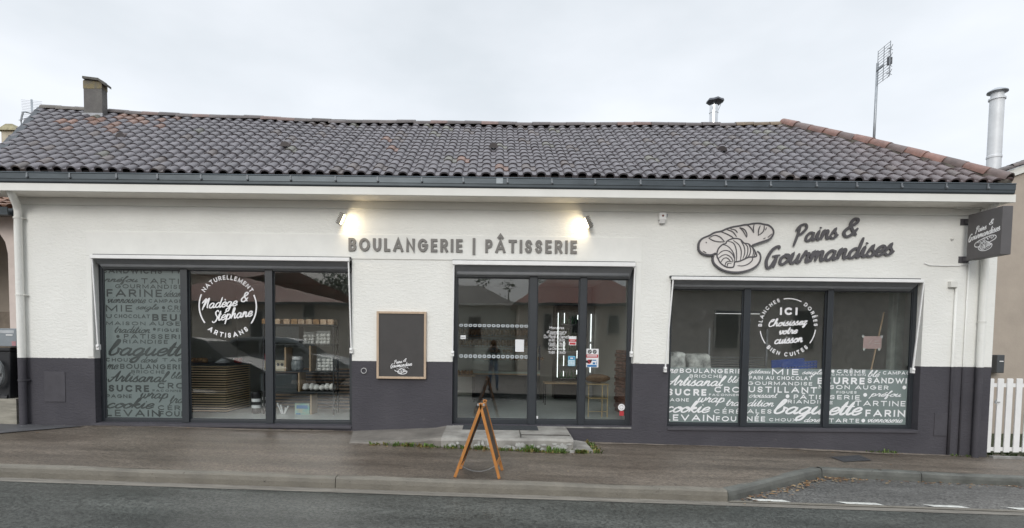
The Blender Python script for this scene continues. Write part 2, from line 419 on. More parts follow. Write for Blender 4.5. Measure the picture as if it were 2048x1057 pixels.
_S = cr([(.95, .8), (.78, .96), (.5, 1), (.2, .93), (.07, .74), (.2, .57), (.5, .5), (.8, .43), (.95, .25), (.8, .06), (.5, 0), (.2, .05), (.03, .22)], 4)
CAPS = {
    'A': (.95, [[(0, 0), (.5, 1), (1, 0)], [(.18, .3), (.82, .3)]]),
    'B': (.72, [[(0, 0), (0, 1), (.6, 1)] + arc(.6, .76, .34, .24, 90, -90) + [(0, .52)], [(0, .52), (.66, .52)] + arc(.66, .26, .34, .26, 90, -90) + [(0, 0)]]),
    'C': (.92, [arc(.5, .5, .5, .5, 48, 312, 20)]),
    'D': (.85, [[(0, 0), (0, 1), (.42, 1)] + arc(.42, .5, .58, .5, 90, -90, 14) + [(0, 0)]]),
    'E': (.62, [[(1, 1), (0, 1), (0, 0), (1, 0)], [(0, .5), (.9, .5)]]),
    'F': (.6, [[(1, 1), (0, 1), (0, 0)], [(0, .48), (.9, .48)]]),
    'G': (.95, [arc(.5, .5, .5, .5, 48, 360, 22) + [(.56, .5)]]),
    'H': (.8, [[(0, 0), (0, 1)], [(1, 0), (1, 1)], [(0, .5), (1, .5)]]),
    'I': (0, [[(.5, 0), (.5, 1)]]), '|': (0, [[(.5, -.22), (.5, 1.12)]]),
    'L': (.58, [[(0, 1), (0, 0), (1, 0)]]),
    'M': (1.0, [[(0, 0), (0, 1), (.5, .12), (1, 1), (1, 0)]]),
    'N': (.82, [[(0, 0), (0, 1), (1, 0), (1, 1)]]),
    'O': (1.02, [arc(.5, .5, .5, .5, 90, 450, 26)]),
    'P': (.68, [[(0, 0), (0, 1), (.6, 1)] + arc(.6, .72, .4, .28, 90, -90) + [(0, .44)]]),
    'R': (.72, [[(0, 0), (0, 1), (.58, 1)] + arc(.58, .73, .4, .27, 90, -90) + [(0, .46)], [(.5, .46), (1, 0)]]),
    'S': (.68, [_S]),
    'T': (.8, [[(0, 1), (1, 1)], [(.5, 1), (.5, 0)]]),
    'U': (.78, [[(0, 1), (0, .42)] + arc(.5, .42, .5, .42, 180, 360, 12) + [(1, 1)]]),
    'V': (.9, [[(0, 1), (.5, 0), (1, 1)]]),
    'W': (1.3, [[(0, 1), (.27, 0), (.5, .9), (.73, 0), (1, 1)]]),
    'X': (.85, [[(0, 0), (1, 1)], [(0, 1), (1, 0)]]),
    ' ': (.3, []), '•': (.5, []),
}
ACC = {'É': ('E', [(.4, 1.2), (.7, 1.4)]), 'È': ('E', [(.3, 1.4), (.6, 1.2)]), 'Ê': ('E', [(.2, 1.2), (.5, 1.38), (.8, 1.2)]), 'Â': ('A', [(.28, 1.18), (.5, 1.36), (.72, 1.18)])}
_bowl = [(.82, .82), (.5, 1), (.14, .62), (.13, .15), (.42, 0), (.74, .4), (.86, .98)]
_stemh = [(0, .4), (.38, 1.4), (.5, 2.0), (.3, 2.12), (.17, 1.2), (.1, 0)]
SCR = {
    'a': (1.12, [_bowl, [(.86, .98), (.78, .3), (.92, 0), (1.2, .3)]]),
    'b': (1.0, [[(0, .4), (.4, 1.4), (.5, 2.0), (.3, 2.12), (.14, 1.2), (.12, .25), (.42, 0), (.78, .35), (.72, .88), (.62, .98), (1.05, .8)]]),
    'c': (.88, [[(.78, .78), (.5, 1), (.13, .6), (.16, .12), (.5, 0), (.95, .35)]]),
    'd': (1.12, [_bowl[:-1] + [(.9, 1.2), (1.0, 2.1)], [(1.0, 2.1), (.83, .6), (.9, 0), (1.2, .3)]]),
    'e': (.88, [[(.08, .42), (.55, .5), (.78, .8), (.52, 1.02), (.15, .65), (.17, .1), (.5, 0), (.95, .35)]]),
    'f': (.8, [[(0, .3), (.4, 1.3), (.62, 1.95), (.45, 2.15), (.33, 1.6), (.28, 0), (.22, -.8), (.42, -.95), (.5, -.3), (.35, .15), (.85, .4)]]),
    'g': (1.06, [_bowl, [(.86, .98), (.78, 0), (.62, -.85), (.3, -1), (.2, -.6), (.7, -.1), (1.15, .3)]]),
    'h': (1.0, [_stemh, [(.1, .3), (.42, .95), (.68, .95), (.66, .4), (.74, .02), (1.05, .3)]]),
    'i': (.58, [[(0, .35), (.25, 1), (.2, .3), (.35, 0), (.65, .3)], [(.34, 1.38), (.38, 1.5)]]),
    'k': (.95, [_stemh, [(.1, .4), (.5, .97), (.72, .8), (.3, .5), (.6, .1), (.76, 0), (1.0, .3)]]),
    'l': (.6, [[(0, .35), (.42, 1.4), (.52, 2.0), (.32, 2.12), (.19, 1.3), (.2, .2), (.4, 0), (.68, .3)]]),
    'm': (1.34, [[(0, .4), (.2, 1), (.12, 0)], [(.14, .3), (.42, .97), (.6, .9), (.52, 0)], [(.54, .3), (.84, .97), (1.04, .9), (1.0, .25), (1.12, 0), (1.4, .3)]]),
    'n': (1.0, [[(0, .4), (.2, 1), (.12, 0)], [(.14, .3), (.45, .97), (.66, .9), (.62, .25), (.76, 0), (1.05, .3)]]),
    'o': (.92, [[(.5, 1), (.13, .65), (.14, .12), (.45, 0), (.8, .4), (.75, .9), (.47, 1), (.6, .75), (1.0, .82)]]),
    'p': (.98, [[(0, .4), (.22, 1), (.12, 0), (.02, -.95)], [(.13, .4), (.42, .97), (.75, .85), (.75, .25), (.45, 0), (.15, .1)], [(.5, .02), (1.02, .35)]]),
    'r': (.84, [[(0, .35), (.24, .98), (.3, 1.15), (.37, .9), (.62, .9), (.52, .3), (.62, 0), (.9, .3)]]),
    's': (.76, [[(0, .3), (.4, 1.08), (.42, .75), (.62, .35), (.5, .02), (.2, 0), (.08, .18)], [(.5, .02), (.85, .33)]]),
    't': (.62, [[(0, .35), (.35, 1.75), (.22, .3), (.38, 0), (.68, .3)], [(.02, 1.15), (.62, 1.22)]]),
    'u': (1.06, [[(0, .4), (.22, 1), (.14, .25), (.35, 0), (.68, .4), (.8, 1)], [(.8, 1), (.72, .3), (.86, 0), (1.12, .3)]]),
    'v': (.88, [[(0, .5), (.2, 1), (.3, .1), (.4, 0), (.72, .5), (.7, 1), (.95, .85)]]),
    'w': (1.28, [[(0, .5), (.2, 1), (.18, .2), (.4, 0), (.62, .5), (.66, .95), (.64, .2), (.84, 0), (1.12, .5), (1.08, 1), (1.35, .85)]]),
    'z': (.85, [[(.05, .85), (.3, 1), (.7, .95), (.1, .05), (.5, .1), (.55, -.4), (.3, -.8), (.25, -.5), (.9, .3)]]),
    'P': (1.1, [[(.32, 1.9), (.2, .8), (.02, -.5)], [(-.1, 1.4), (.3, 2.0), (.8, 2.1), (1.0, 1.6), (.6, 1.0), (.22, .85)]]),
    'G': (1.25, [[(1.0, 1.7), (.8, 2.0), (.32, 1.6), (.06, .6), (.3, -.25), (.62, -.1), (.95, .95)], [(.5, .95), (1.2, 1.0)], [(.95, .95), (.85, -.3)]]),
    'N': (1.25, [[(-.15, 1.1), (.2, 1.7), (.47, 2.0), (.32, 1.0), (.15, -.3)], [(.15, -.1), (.7, 1.6), (1.0, 2.05), (.92, 1.0), (.97, .2), (1.15, .1)]]),
    'S': (.98, [[(1.0, 1.7), (.75, 2.05), (.42, 1.7), (.55, 1.2), (.85, .6), (.65, -.1), (.25, -.3), (0, .05)]]),
    'C': (1.05, [[(.35, 1.3), (.7, 1.5), (.85, 2.0), (.4, 1.85), (.08, 1.0), (.2, .15), (.6, 0), (1.1, .4)]]),
    'A': (1.35, [[(-.1, .5), (.15, -.05), (.45, .3), (.8, 1.2), (1.1, 2.05), (1.04, 1.0), (1.08, .1), (1.4, .3)], [(.2, .85), (1.2, .95)]]),
    '&': (1.25, [[(1.15, .0), (.75, .6), (.4, 1.35), (.55, 1.95), (.85, 1.9), (.85, 1.5), (.35, 1.0), (.08, .5), (.3, 0), (.7, .1), (1.1, .85)]]),
    ' ': (.6, []),
}
SACC = {'é': ('e', [(.5, 1.3), (.8, 1.65)]), 'è': ('e', [(.35, 1.65), (.6, 1.3)]), 'â': ('a', [(.3, 1.25), (.55, 1.55), (.8, 1.25)]), 'ê': ('e', [(.25, 1.25), (.5, 1.55), (.75, 1.25)])}


def strokes(text, style, t):
    """centre lines of a word: caps on a cap height of 1 with stroke weight t, script on an x height of 1"""
    out = []; x = 0
    for ch in text:
        if style == 'caps':
            base, acc = ACC.get(ch, (ch, None)); w, st = CAPS[base]
            W_ = max(w, t)
            for s in st: out.append([(x + t / 2 + p[0] * (W_ - t), t / 2 + p[1] * (1 - t)) for p in s])
            if acc: out.append([(x + t / 2 + p[0] * (W_ - t), p[1]) for p in acc])
            x += W_ + .2
        else:
            base, acc = SACC.get(ch, (ch, None)); w, st = SCR[base]
            for s in st + ([acc] if acc else []):
                out.append([(x + p[0] + .32 * p[1], p[1]) for p in cr(s, 6)])
            x += w
    return out


def ribbon(mb, pts, w, y, depth, mod=0, square=True, dy=0.0):
    """a stroke of width w in the xz plane, front face at y, with thickness; grows towards +y"""
    pts = [Vector((p[0], p[1])) for p in pts]
    q = [pts[0]]
    for p in pts[1:]:
        if (p - q[-1]).length > 1e-5: q.append(p)
    pts = q
    if len(pts) < 2: return
    closed = (pts[0] - pts[-1]).length < 1e-4 and len(pts) > 3
    if not closed and square:
        a = (pts[0] - pts[1]).normalized(); b = (pts[-1] - pts[-2]).normalized()
        pts = [pts[0] + a * (w * .48)] + pts[1:-1] + [pts[-1] + b * (w * .48)]
    n0 = len(mb.v); k = len(pts)
    for i, p in enumerate(pts):
        pa = pts[i - 1] if i else (pts[-2] if closed else p); pb = pts[i + 1] if i < k - 1 else (pts[1] if closed else p)
        d1 = (p - pa); d2 = (pb - p)
        if d1.length < 1e-6: d1 = d2
        if d2.length < 1e-6: d2 = d1
        d1 = d1.normalized(); d2 = d2.normalized()
        n1 = Vector((-d1.y, d1.x)); n2 = Vector((-d2.y, d2.x)); nn = n1 + n2
        nn = n1 if nn.length < .3 else nn.normalized()
        sc = 1 / max(.45, nn.dot(n1))
        h = w / 2 * sc
        if mod:
            h *= (1 - mod) + mod * abs((d1 + d2).normalized().y)
            e = min(i, k - 1 - i) / 3.0
            if e < 1: h *= .55 + .45 * e
        yy = y - dy * i / k
        for s, dd in ((1, 0), (-1, 0), (-1, depth), (1, depth)):
            mb.v.append((p.x + nn.x * h * s, yy + dd, p.y + nn.y * h * s))
    for i in range(k - 1):
        a = n0 + 4 * i; b = a + 4
        for u, v in ((0, 1), (1, 2), (2, 3), (3, 0)): mb.face((a + u, a + v, b + v, b + u))
    if not closed:
        mb.face((n0, n0 + 3, n0 + 2, n0 + 1)); e = n0 + 4 * (k - 1); mb.face((e, e + 1, e + 2, e + 3))


def extent(sts, w):
    xs = [p[0] for s in sts for p in s]; ys = [p[1] for s in sts for p in s]
    return min(xs) - w / 2, max(xs) + w / 2, min(ys) - w / 2, max(ys) + w / 2


def word(mb, text, style, box, y, depth=.002, weight=None, rot=0, clip=None, mod=.35):
    """fit a word into box = (x0, z0, x1, z1) of the plane y"""
    bx0, bz0, bx1, bz1 = box
    t = weight or (.17 if style == 'caps' else .22)
    H_ = bz1 - bz0
    if style == 'caps':
        # keep an even stroke weight while the word is set wide: solve the stroke in target units
        accents = any(c in ACC for c in text)
        cap = H_ / (1.38 if accents else 1.0)
        sts = strokes(text, style, t)
        ex = extent([[(p[0], p[1]) for p in s] for s in sts], t)
        wpx = t * cap
        sx = (bx1 - bx0 - wpx) / (ex[1] - ex[0] - t)
        sz = (cap - wpx) / (1 - t)
        sts = [[(bx0 + wpx / 2 + (p[0] - ex[0] - t / 2) * sx, bz0 + wpx / 2 + (p[1] - t / 2) * sz) for p in s] for s in sts]
        w = wpx
    else:
        sts = strokes(text, style, t)
        if rot:
            c, s_ = math.cos(rot), math.sin(rot)
            sts = [[(p[0] * c - p[1] * s_, p[0] * s_ + p[1] * c) for p in s] for s in sts]
        ex = extent(sts, t)
        sx = (bx1 - bx0) / (ex[1] - ex[0]); sz = (bz1 - bz0) / (ex[3] - ex[2])
        sts = [[(bx0 + (p[0] - ex[0]) * sx, bz0 + (p[1] - ex[2]) * sz) for p in s] for s in sts]
        w = t * (sx + sz) / 2
    for i, s in enumerate(sts):
        ribbon(mb, s, w, y - .0003 * (i % 5), depth, mod=mod if style != 'caps' else 0, square=style == 'caps', dy=.0002)


def pbox(x0, y0, x1, y1, Y):
    """photo rectangle to (x0, z0, x1, z1) on plane Y"""
    cx, cy = (x0 + x1) / 2, (y0 + y1) / 2
    a = P(x0, cy, Y); b = P(x1, cy, Y); c = P(cx, y1, Y); d = P(cx, y0, Y)
    return (a.x, c.z, b.x, d.z)


def disc(mb, x, z, r, y, depth=.002, k=14):
    mb.prism([(x + r * math.cos(2 * math.pi * i / k), z + r * math.sin(2 * math.pi * i / k)) for i in range(k)], y, y + depth)


def arc_word(mb, text, cx, cz, r, a0, a1, h, y, depth=.002, inward=False, weight=.17, wide=1.0):
    """capitals set round a circle, from angle a0 to a1 (degrees), feet towards the centre (or away)"""
    adv = []
    for ch in text:
        base = ACC.get(ch, (ch, None))[0]; adv.append(max(CAPS[base][0], weight) + .24)
    tot = sum(adv) - .24; x = 0
    for ch, a in zip(text, adv):
        mid = x + (a - .24) / 2; x += a
        ang = rad(a0 + (a1 - a0) * mid / tot)
        sts = strokes(ch, 'caps', weight)
        wd = a - .24
        px, pz = cx + r * math.cos(ang), cz + r * math.sin(ang)
        up = Vector((math.cos(ang), math.sin(ang))) * (-1 if inward else 1)
        rt = Vector((up.y, -up.x))
        for i, s in enumerate(sts):
            q = []
            for p in s:
                lx = (p[0] - wd / 2) * h * wide; lz = (p[1] - .5) * h
                q.append((px + rt.x * lx + up.x * lz, pz + rt.y * lx + up.y * lz))
            ribbon(mb, q, weight * h, y - .0003 * i, depth, dy=.0002)


def plain_text(body, box, y, name, m, parent=None, depth=.001):
    """small printed text in Blender's own typeface, fitted to box"""
    cu = bpy.data.curves.new(name, 'FONT'); cu.body = body; cu.extrude = depth; cu.align_x = 'CENTER'
    o = bpy.data.objects.new(name + '_tmp', cu); COL.objects.link(o)
    dg = bpy.context.evaluated_depsgraph_get(); me = bpy.data.meshes.new_from_object(o.evaluated_get(dg))
    bpy.data.objects.remove(o)
    xs = [v.co.x for v in me.vertices]; ys = [v.co.y for v in me.vertices]
    sx = (box[2] - box[0]) / (max(xs) - min(xs)); sz = (box[3] - box[1]) / (max(ys) - min(ys)); x0, y0 = min(xs), min(ys)
    for v in me.vertices:
        v.co = Vector((box[0] + (v.co.x - x0) * sx, y + v.co.z * -1, box[1] + (v.co.y - y0) * sz))
    me.name = name; me.materials.clear()
    return link(name, me, m, parent)

# ------------------------------------------------------------------ ground, street
SL = -.022
def road_z(x, y=0): return -.118 + SL * x
KERB = [(-60, -2.84), (2.62, -2.86), (4.5, -1.40), (7.1, -1.58), (14, -2.05), (60, -2.05)]
def kerb_y(x):
    for (a, ya), (b, yb) in zip(KERB, KERB[1:]):
        if a <= x <= b: return ya + (yb - ya) * (x - a) / (b - a)
    return -2.05
BASE = [(-60, 1.3), (-10, .235), (-7.5, .178), (-5.4, .177), (-3.8, .147), (-2.3, .138), (1.64, .001), (2.75, -.026), (4.95, -.065), (8, -.167), (14, -.30), (60, -1.31)]
def base_z(x):
    for (a, za), (b, zb) in zip(BASE, BASE[1:]):
        if a <= x <= b: return za + (zb - za) * (x - a) / (b - a)
    return 0
def pave_z(x, y):
    k = kerb_y(x); t = min(1, max(0, (y - k) / (0 - k)))
    return (.014 + SL * x) * (1 - t) + base_z(x) * t

M['road'] = road_mat('wet_asphalt', (.039, .043, .039), (.070, .073, .066), .46, .62, .12)
M['bay'] = road_mat('worn_bay_asphalt', (.075, .075, .072), (.118, .115, .108), .6, .55, .12)
M['pave'] = road_mat('reddish_pavement_asphalt', (.086, .069, .053), (.155, .130, .104), .52, .40, .14)
M['earth'] = mat('earth_and_grass', (.05, .06, .025), .9, noise=.3, nscale=8, bump=.5, bscale=30)

def sheet(name, m, xs, ys, zf):
    mb = MB()
    for y in ys:
        for x in xs: mb.v.append((x, y, zf(x, y)))
    k = len(xs)
    for j in range(len(ys) - 1):
        for i in range(k - 1): mb.face((j * k + i, j * k + i + 1, (j + 1) * k + i + 1, (j + 1) * k + i))
    return struct(mb.build(name, m, smooth=True))

sheet('ground', 'earth', [-600, -60, -20, 0, 20, 60, 600], [-600, -60, -20, 0, 60, 600], lambda x, y: -.55 + SL * max(-60, min(60, x)))
sheet('road', 'road', [-60, -20, -8, 0, 8, 20, 60], [-8.7, -6, -2.5], road_z)
xs = sorted(set([-60, -30, -15] + [-12 + .4 * i for i in range(62)] + [2.62, 4.5, 7.1, 14, 30, 60] + [b[0] for b in BASE if abs(b[0]) < 12]))
mb = MB(); NR = 9
for x in xs:
    k = kerb_y(x) + .10
    for j in range(NR + 1):
        y = k + (.34 - k) * j / NR
        mb.v.append((x, y, pave_z(x, y) + (.004 * math.sin(x * 2.1 + y * 3) if abs(x) < 12 else 0)))
for i in range(len(xs) - 1):
    for j in range(NR):
        a = i * (NR + 1) + j; mb.face((a, a + NR + 1, a + NR + 2, a + 1))
struct(mb.build('pavement', 'pave', smooth=True))
# dusty lighter margin of the pavement along the wall foot
mb = MB(); er = random.Random(6); px_ = None
for i in range(70):
    x = -6.45 + i * .205
    if -2.5 < x < 1.5: px_ = None; continue
    w = .10 + .05 * math.sin(x * 1.3) + er.uniform(-.03, .03); q_ = ((x, -w, pave_z(x, -w) + .0065), (x, .0, pave_z(x, 0) + .0075))
    if px_: mb.poly([px_[0], q_[0], q_[1], px_[1]])
    px_ = q_
struct(mb.build('pavement_margin', mat('dusty_margin', (.23, .195, .16), .8, noise=.25, nscale=6, bump=.3, bscale=80, dist=.004)))
# darker asphalt patch at the left corner of the pavement
mb = MB()
q = [(-6.55, -.12), (-6.47, -1.72), (-7.3, -2.2), (-9, -2.3), (-9.5, -.1)]
q = [(-6.5, -.10), (-7.9, -1.95), (-10, -2.5), (-11, -.1), (-8.0, .25), (-7.65, .1), (-7.6, -.02)]
mb.poly([(x, y, pave_z(x, y) + .009) for x, y in q])
struct(mb.build('pavement_patch', mat('dark_patch_asphalt', (.10, .10, .105), .55, noise=.2, nscale=3, bump=.3, bscale=120, dist=.004)))
# parking bay surface, slightly above the road sheet
mb = MB()
bx = [2.4, 2.62, 3.2, 3.8, 4.5, 5.5, 7.1, 10, 14, 24]
for x in bx:
    for j in range(4):
        k = max(kerb_y(x), -2.84) + .02; y = -2.86 + (k + 2.86) * j / 3; mb.v.append((x, y, road_z(x) + .005 + .002 * j))
for i in range(len(bx) - 1):
    for j in range(3): a = i * 4 + j; mb.face((a, a + 4, a + 5, a + 1))
struct(mb.build('parking_bay', 'bay', smooth=True))
# kerb: cast lengths with open joints
def kerb_run(name, pts, w=.115, h=.0, gap=.008, seg=3.9, m='kerb'):
    for (xa, ya), (xb, yb) in zip(pts, pts[1:]):
        Lg = math.hypot(xb - xa, yb - ya); n = max(1, round(Lg / seg)); mb = MB()
        for i in range(n):
            t0 = i / n + gap / Lg / 2 * (1 if i else 0); t1 = (i + 1) / n - gap / Lg / 2 * (1 if i < n - 1 else 0)
            rows = []
            K = 10
            for j in range(K + 1):
                t = t0 + (t1 - t0) * j / K
                x = xa + (xb - xa) * t; y = ya + (yb - ya) * t
                nx, ny = -(yb - ya) / Lg, (xb - xa) / Lg
                zt = .014 + SL * x + .003 * math.sin(x * 3.7) ; zr = road_z(x) - .05
                prof = [(-.012, zr), (-.006, zr + .12), (0.004, zt - .018), (.016, zt - .002), (w, zt + .004), (w, zr)]
                rows.append(len(mb.v))
                for d, z in prof: mb.v.append((x + nx * d, y + ny * d, z))
            for a, b in zip(rows, rows[1:]):
                for u in range(5): mb.face((a + u, b + u, b + u + 1, a + u + 1))
            mb.face(tuple(rows[0] + u for u in range(6))); mb.face(tuple(rows[-1] + u for u in range(6))[::-1])
        struct(mb.build(name, m))
kerb_run('kerb', [(-28, -2.84), (2.62, -2.86)], seg=4.3)
M['kerbdark'] = mat('dark_kerb_concrete', (.125, .128, .115), .55, noise=.2, nscale=4, pits=(.05, .05, .04), bump=.5, bscale=45, dist=.008, rnoise=.12)  # darker, greener concrete for the kerbs round the bay
kerb_run('kerb', [(2.63, -2.86), (4.5, -1.40)], seg=2.4, m='kerbdark')
kerb_run('kerb', [(4.51, -1.40), (7.1, -1.58), (14, -2.05), (30, -2.05)], seg=1.3, m='kerbdark')
# concrete gutter strip along the kerb, carried on past the bay as a double band
mb = MB()
for x0 in [-28 + 2 * i for i in range(29)]:
    x1 = x0 + 2
    mb.poly([(x0, -3.01, road_z(x0) + .004), (x1, -3.01, road_z(x1) + .004), (x1, -2.84, road_z(x1) + .012), (x0, -2.84, road_z(x0) + .012)])
struct(mb.build('gutter_strip', mat('gutter_concrete', (.19, .175, .15), .6, noise=.22, nscale=5, nstretch=(.5, 4, 1), bump=.4, bscale=60, dist=.004)))
mb = MB()
for x0 in [2.62 + 2 * i for i in range(12)]:
    x1 = x0 + 2; z = lambda x: road_z(x) + .016
    mb.poly([(x0, -2.90, z(x0)), (x1, -2.90, z(x1)), (x1, -2.825, z(x1)), (x0, -2.825, z(x0))])
struct(mb.build('gutter_strip', 'kerb'))
# white dashes along the bay
for i, (xa, xb) in enumerate([(2.93, 3.36), (3.92, 4.42), (4.91, 5.38), (5.86, 6.35), (6.85, 7.33)]):
    mb = MB(); z = lambda x: road_z(x) + .013
    ys = (-2.80, -2.71)
    mb.poly([(xa, ys[1], z(xa)), (xa + .07, ys[0], z(xa)), (xb, ys[0], z(xb)), (xb - .05, ys[1], z(xb))])
    struct(mb.build('road_marking', mat('worn_road_paint', (.62, .62, .58), .6, noise=.2, nscale=14) if i == 0 else bpy.data.materials['worn_road_paint']))
# far side: pavement and forecourt behind the camera
sheet('far_pavement', 'pave', [-60, -15, 0, 15, 60], [-40, -20, -12, -8.65], lambda x, y: .02 + SL * x * .5 + .01 * max(0, -8.65 - y) * .6)
# manhole cover in the pavement
c = P(1700, 917, 0)
def GP(px, py, z0, dz=0.0):
    d = CR * ((px - PX) / CF) + CU * ((PY - py) / CF) + _f
    # plane z = z0 + SL x
    t = (z0 + SL * CAM0.x - CAM0.z) / (d.z - SL * d.x)
    return CAM0 + d * t
mb = MB(); pts = [GP(1661, 915, .036), GP(1718, 911, .036), GP(1744, 921, .036), GP(1688, 924, .036)]
mb.poly([(p.x, p.y, pave_z(p.x, p.y) + .012) for p in pts]); mb.poly([(p.x, p.y, pave_z(p.x, p.y) - .02) for p in pts][::-1])
tag(mb.build('manhole_cover', mat('iron_cover', (.07, .072, .078), .55, metal=.3, noise=.2, nscale=20, bump=.6, bscale=90)), 'flat grey inspection cover set in the pavement before the right shop window', 'manhole cover')

# ------------------------------------------------------------------ bakery building
M['darkf'] = mat('dark_timber', (.05, .045, .04), .8)
B = thing('bakery_building', 'low white bakery with charcoal dado and brown canal tile roof', 'building', (0, 0, .0))
XL, XR = -7.60, 7.96
WIN = [(-6.40, -2.275, .222, 2.86), (-.668, 2.225, .262, 2.80), (2.793, 6.827, .262, 2.625)]
TOPZ = 3.788

def wall_with_holes(mb, x0, x1, z0, z1, holes, y0, y1, step=None):
    xs = sorted(set([x0, x1] + [h[0] for h in holes] + [h[1] for h in holes]))
    zs = sorted(set([z0, z1] + [h[2] for h in holes] + [h[3] for h in holes]))
    inh = lambda x, z: any(h[0] < x < h[1] and h[2] < z < h[3] for h in holes)
    for xa, xb in zip(xs, xs[1:]):
        for za, zb in zip(zs, zs[1:]):
            if inh((xa + xb) / 2, (za + zb) / 2): continue
            mb.poly([(xa, y0, za), (xb, y0, za), (xb, y0, zb), (xa, y0, zb)])
            mb.poly([(xa, y1, za), (xa, y1, zb), (xb, y1, zb), (xb, y1, za)])
    for h in holes:
        a, b, c, d = h
        mb.poly([(a, y0, c), (a, y0, d), (a, y1, d), (a, y1, c)]); mb.poly([(b, y0, c), (b, y1, c), (b, y1, d), (b, y0, d)])
        mb.poly([(a, y0, d), (b, y0, d), (b, y1, d), (a, y1, d)]); mb.poly([(a, y0, c), (a, y1, c), (b, y1, c), (b, y0, c)])
    mb.poly([(x0, y0, z0), (x0, y0, z1), (x0, y1, z1), (x0, y1, z0)]); mb.poly([(x1, y0, z0), (x1, y1, z0), (x1, y1, z1), (x1, y0, z1)])
mb = MB(); wall_with_holes(mb, XL, XR, -.6, TOPZ, WIN, 0, .30)
mb.build('front_wall', 'wall', B, recalc=False)
mb = MB(); mb.poly([(XR, .3, -.6), (XR - .002, 5.6, -.6), (XR - .002, 5.6, TOPZ), (XR, .3, TOPZ)]); mb.poly([(XL, .3, -.6), (XL, .3, TOPZ), (-9.2, 5.6, TOPZ), (-9.2, 5.6, -.6)])
mb.poly([(-9.2, 5.6, -.6), (-9.2, 5.6, TOPZ), (XR, 5.6, TOPZ), (XR, 5.6, -.6)])
mb.poly([(-7.62, .31, TOPZ), (-9.15, 2.75, TOPZ), (-9.15, 2.75, 6.05), (-7.75, .0, 4.3)])
mb.build('side_wall', 'wall', B)
# smooth rendered sign band and window surrounds
mb = MB(); mb.box(-6.49, 2.32, -.014, 0.001, 2.885, 3.27)
mb.box(-6.49, -6.405, -.012, .001, 1.282, 2.884); mb.box(2.232, 2.32, -.012, .001, 1.286, 2.884)
mb.build('sign_band', 'smooth', B, bevel=.004)
mb = MB(); mb.box(XL - .02, XR, -.022, .0, 3.673, TOPZ); mb.build('wall_cornice', 'cream', B, bevel=.004)
mb = MB(); mb.box(-7.85, 7.80, -.450, -.42, 3.778, 3.893); mb.build('eaves_board', 'cream', B, bevel=.004)
mb = MB(); mb.box(-7.84, 7.79, -.4195, .02, 3.79, 3.815); mb.build('soffit', 'soffit', B)
# gutter: square zinc box gutter with brackets
mb = MB()
gz0, gz1 = 3.895, 4.045
prof = [(-.337, gz0 + .02), (-.455, gz0), (-.468, gz0 + .02), (-.470, gz0 + .055), (-.478, gz0 + .06), (-.478, gz1 - .012), (-.49, gz1 - .006), (-.484, gz1 + .006), (-.466, gz1), (-.462, gz0 + .03), (-.34, gz0 + .05)]
mb.prism_x(prof, -7.9, 7.765)
gut = mb.build('gutter', 'zinc', B)
M['zincl'] = mat('dull_zinc', (.19, .205, .22), .5, metal=.3)
for i in range(23):
    x = -7.0 + i * .653 + random.uniform(-.03, .03)
    if x > 7.6: break
    mb = MB(); mb.box(x - .012, x + .012, -.487, -.474, gz0 + .06, gz1); mb.blob((x + .004, -.492, gz0 + .08), (.018, .014, .018), 8, 5, 0)
    mb.build('gutter_bracket', 'zincl', gut)
mb = MB(); mb.box(.0, .1, -.4855, -.4765, gz0 + .062, gz1 - .008); mb.build('gutter_joint', mat('bright_zinc', (.26, .29, .31), .4, metal=.4), gut)

mb = MB(); mb.box(-7.8, 7.70, -.32, -.29, 3.83, 4.115); mb.build('eaves_fillet', 'darkf', B)
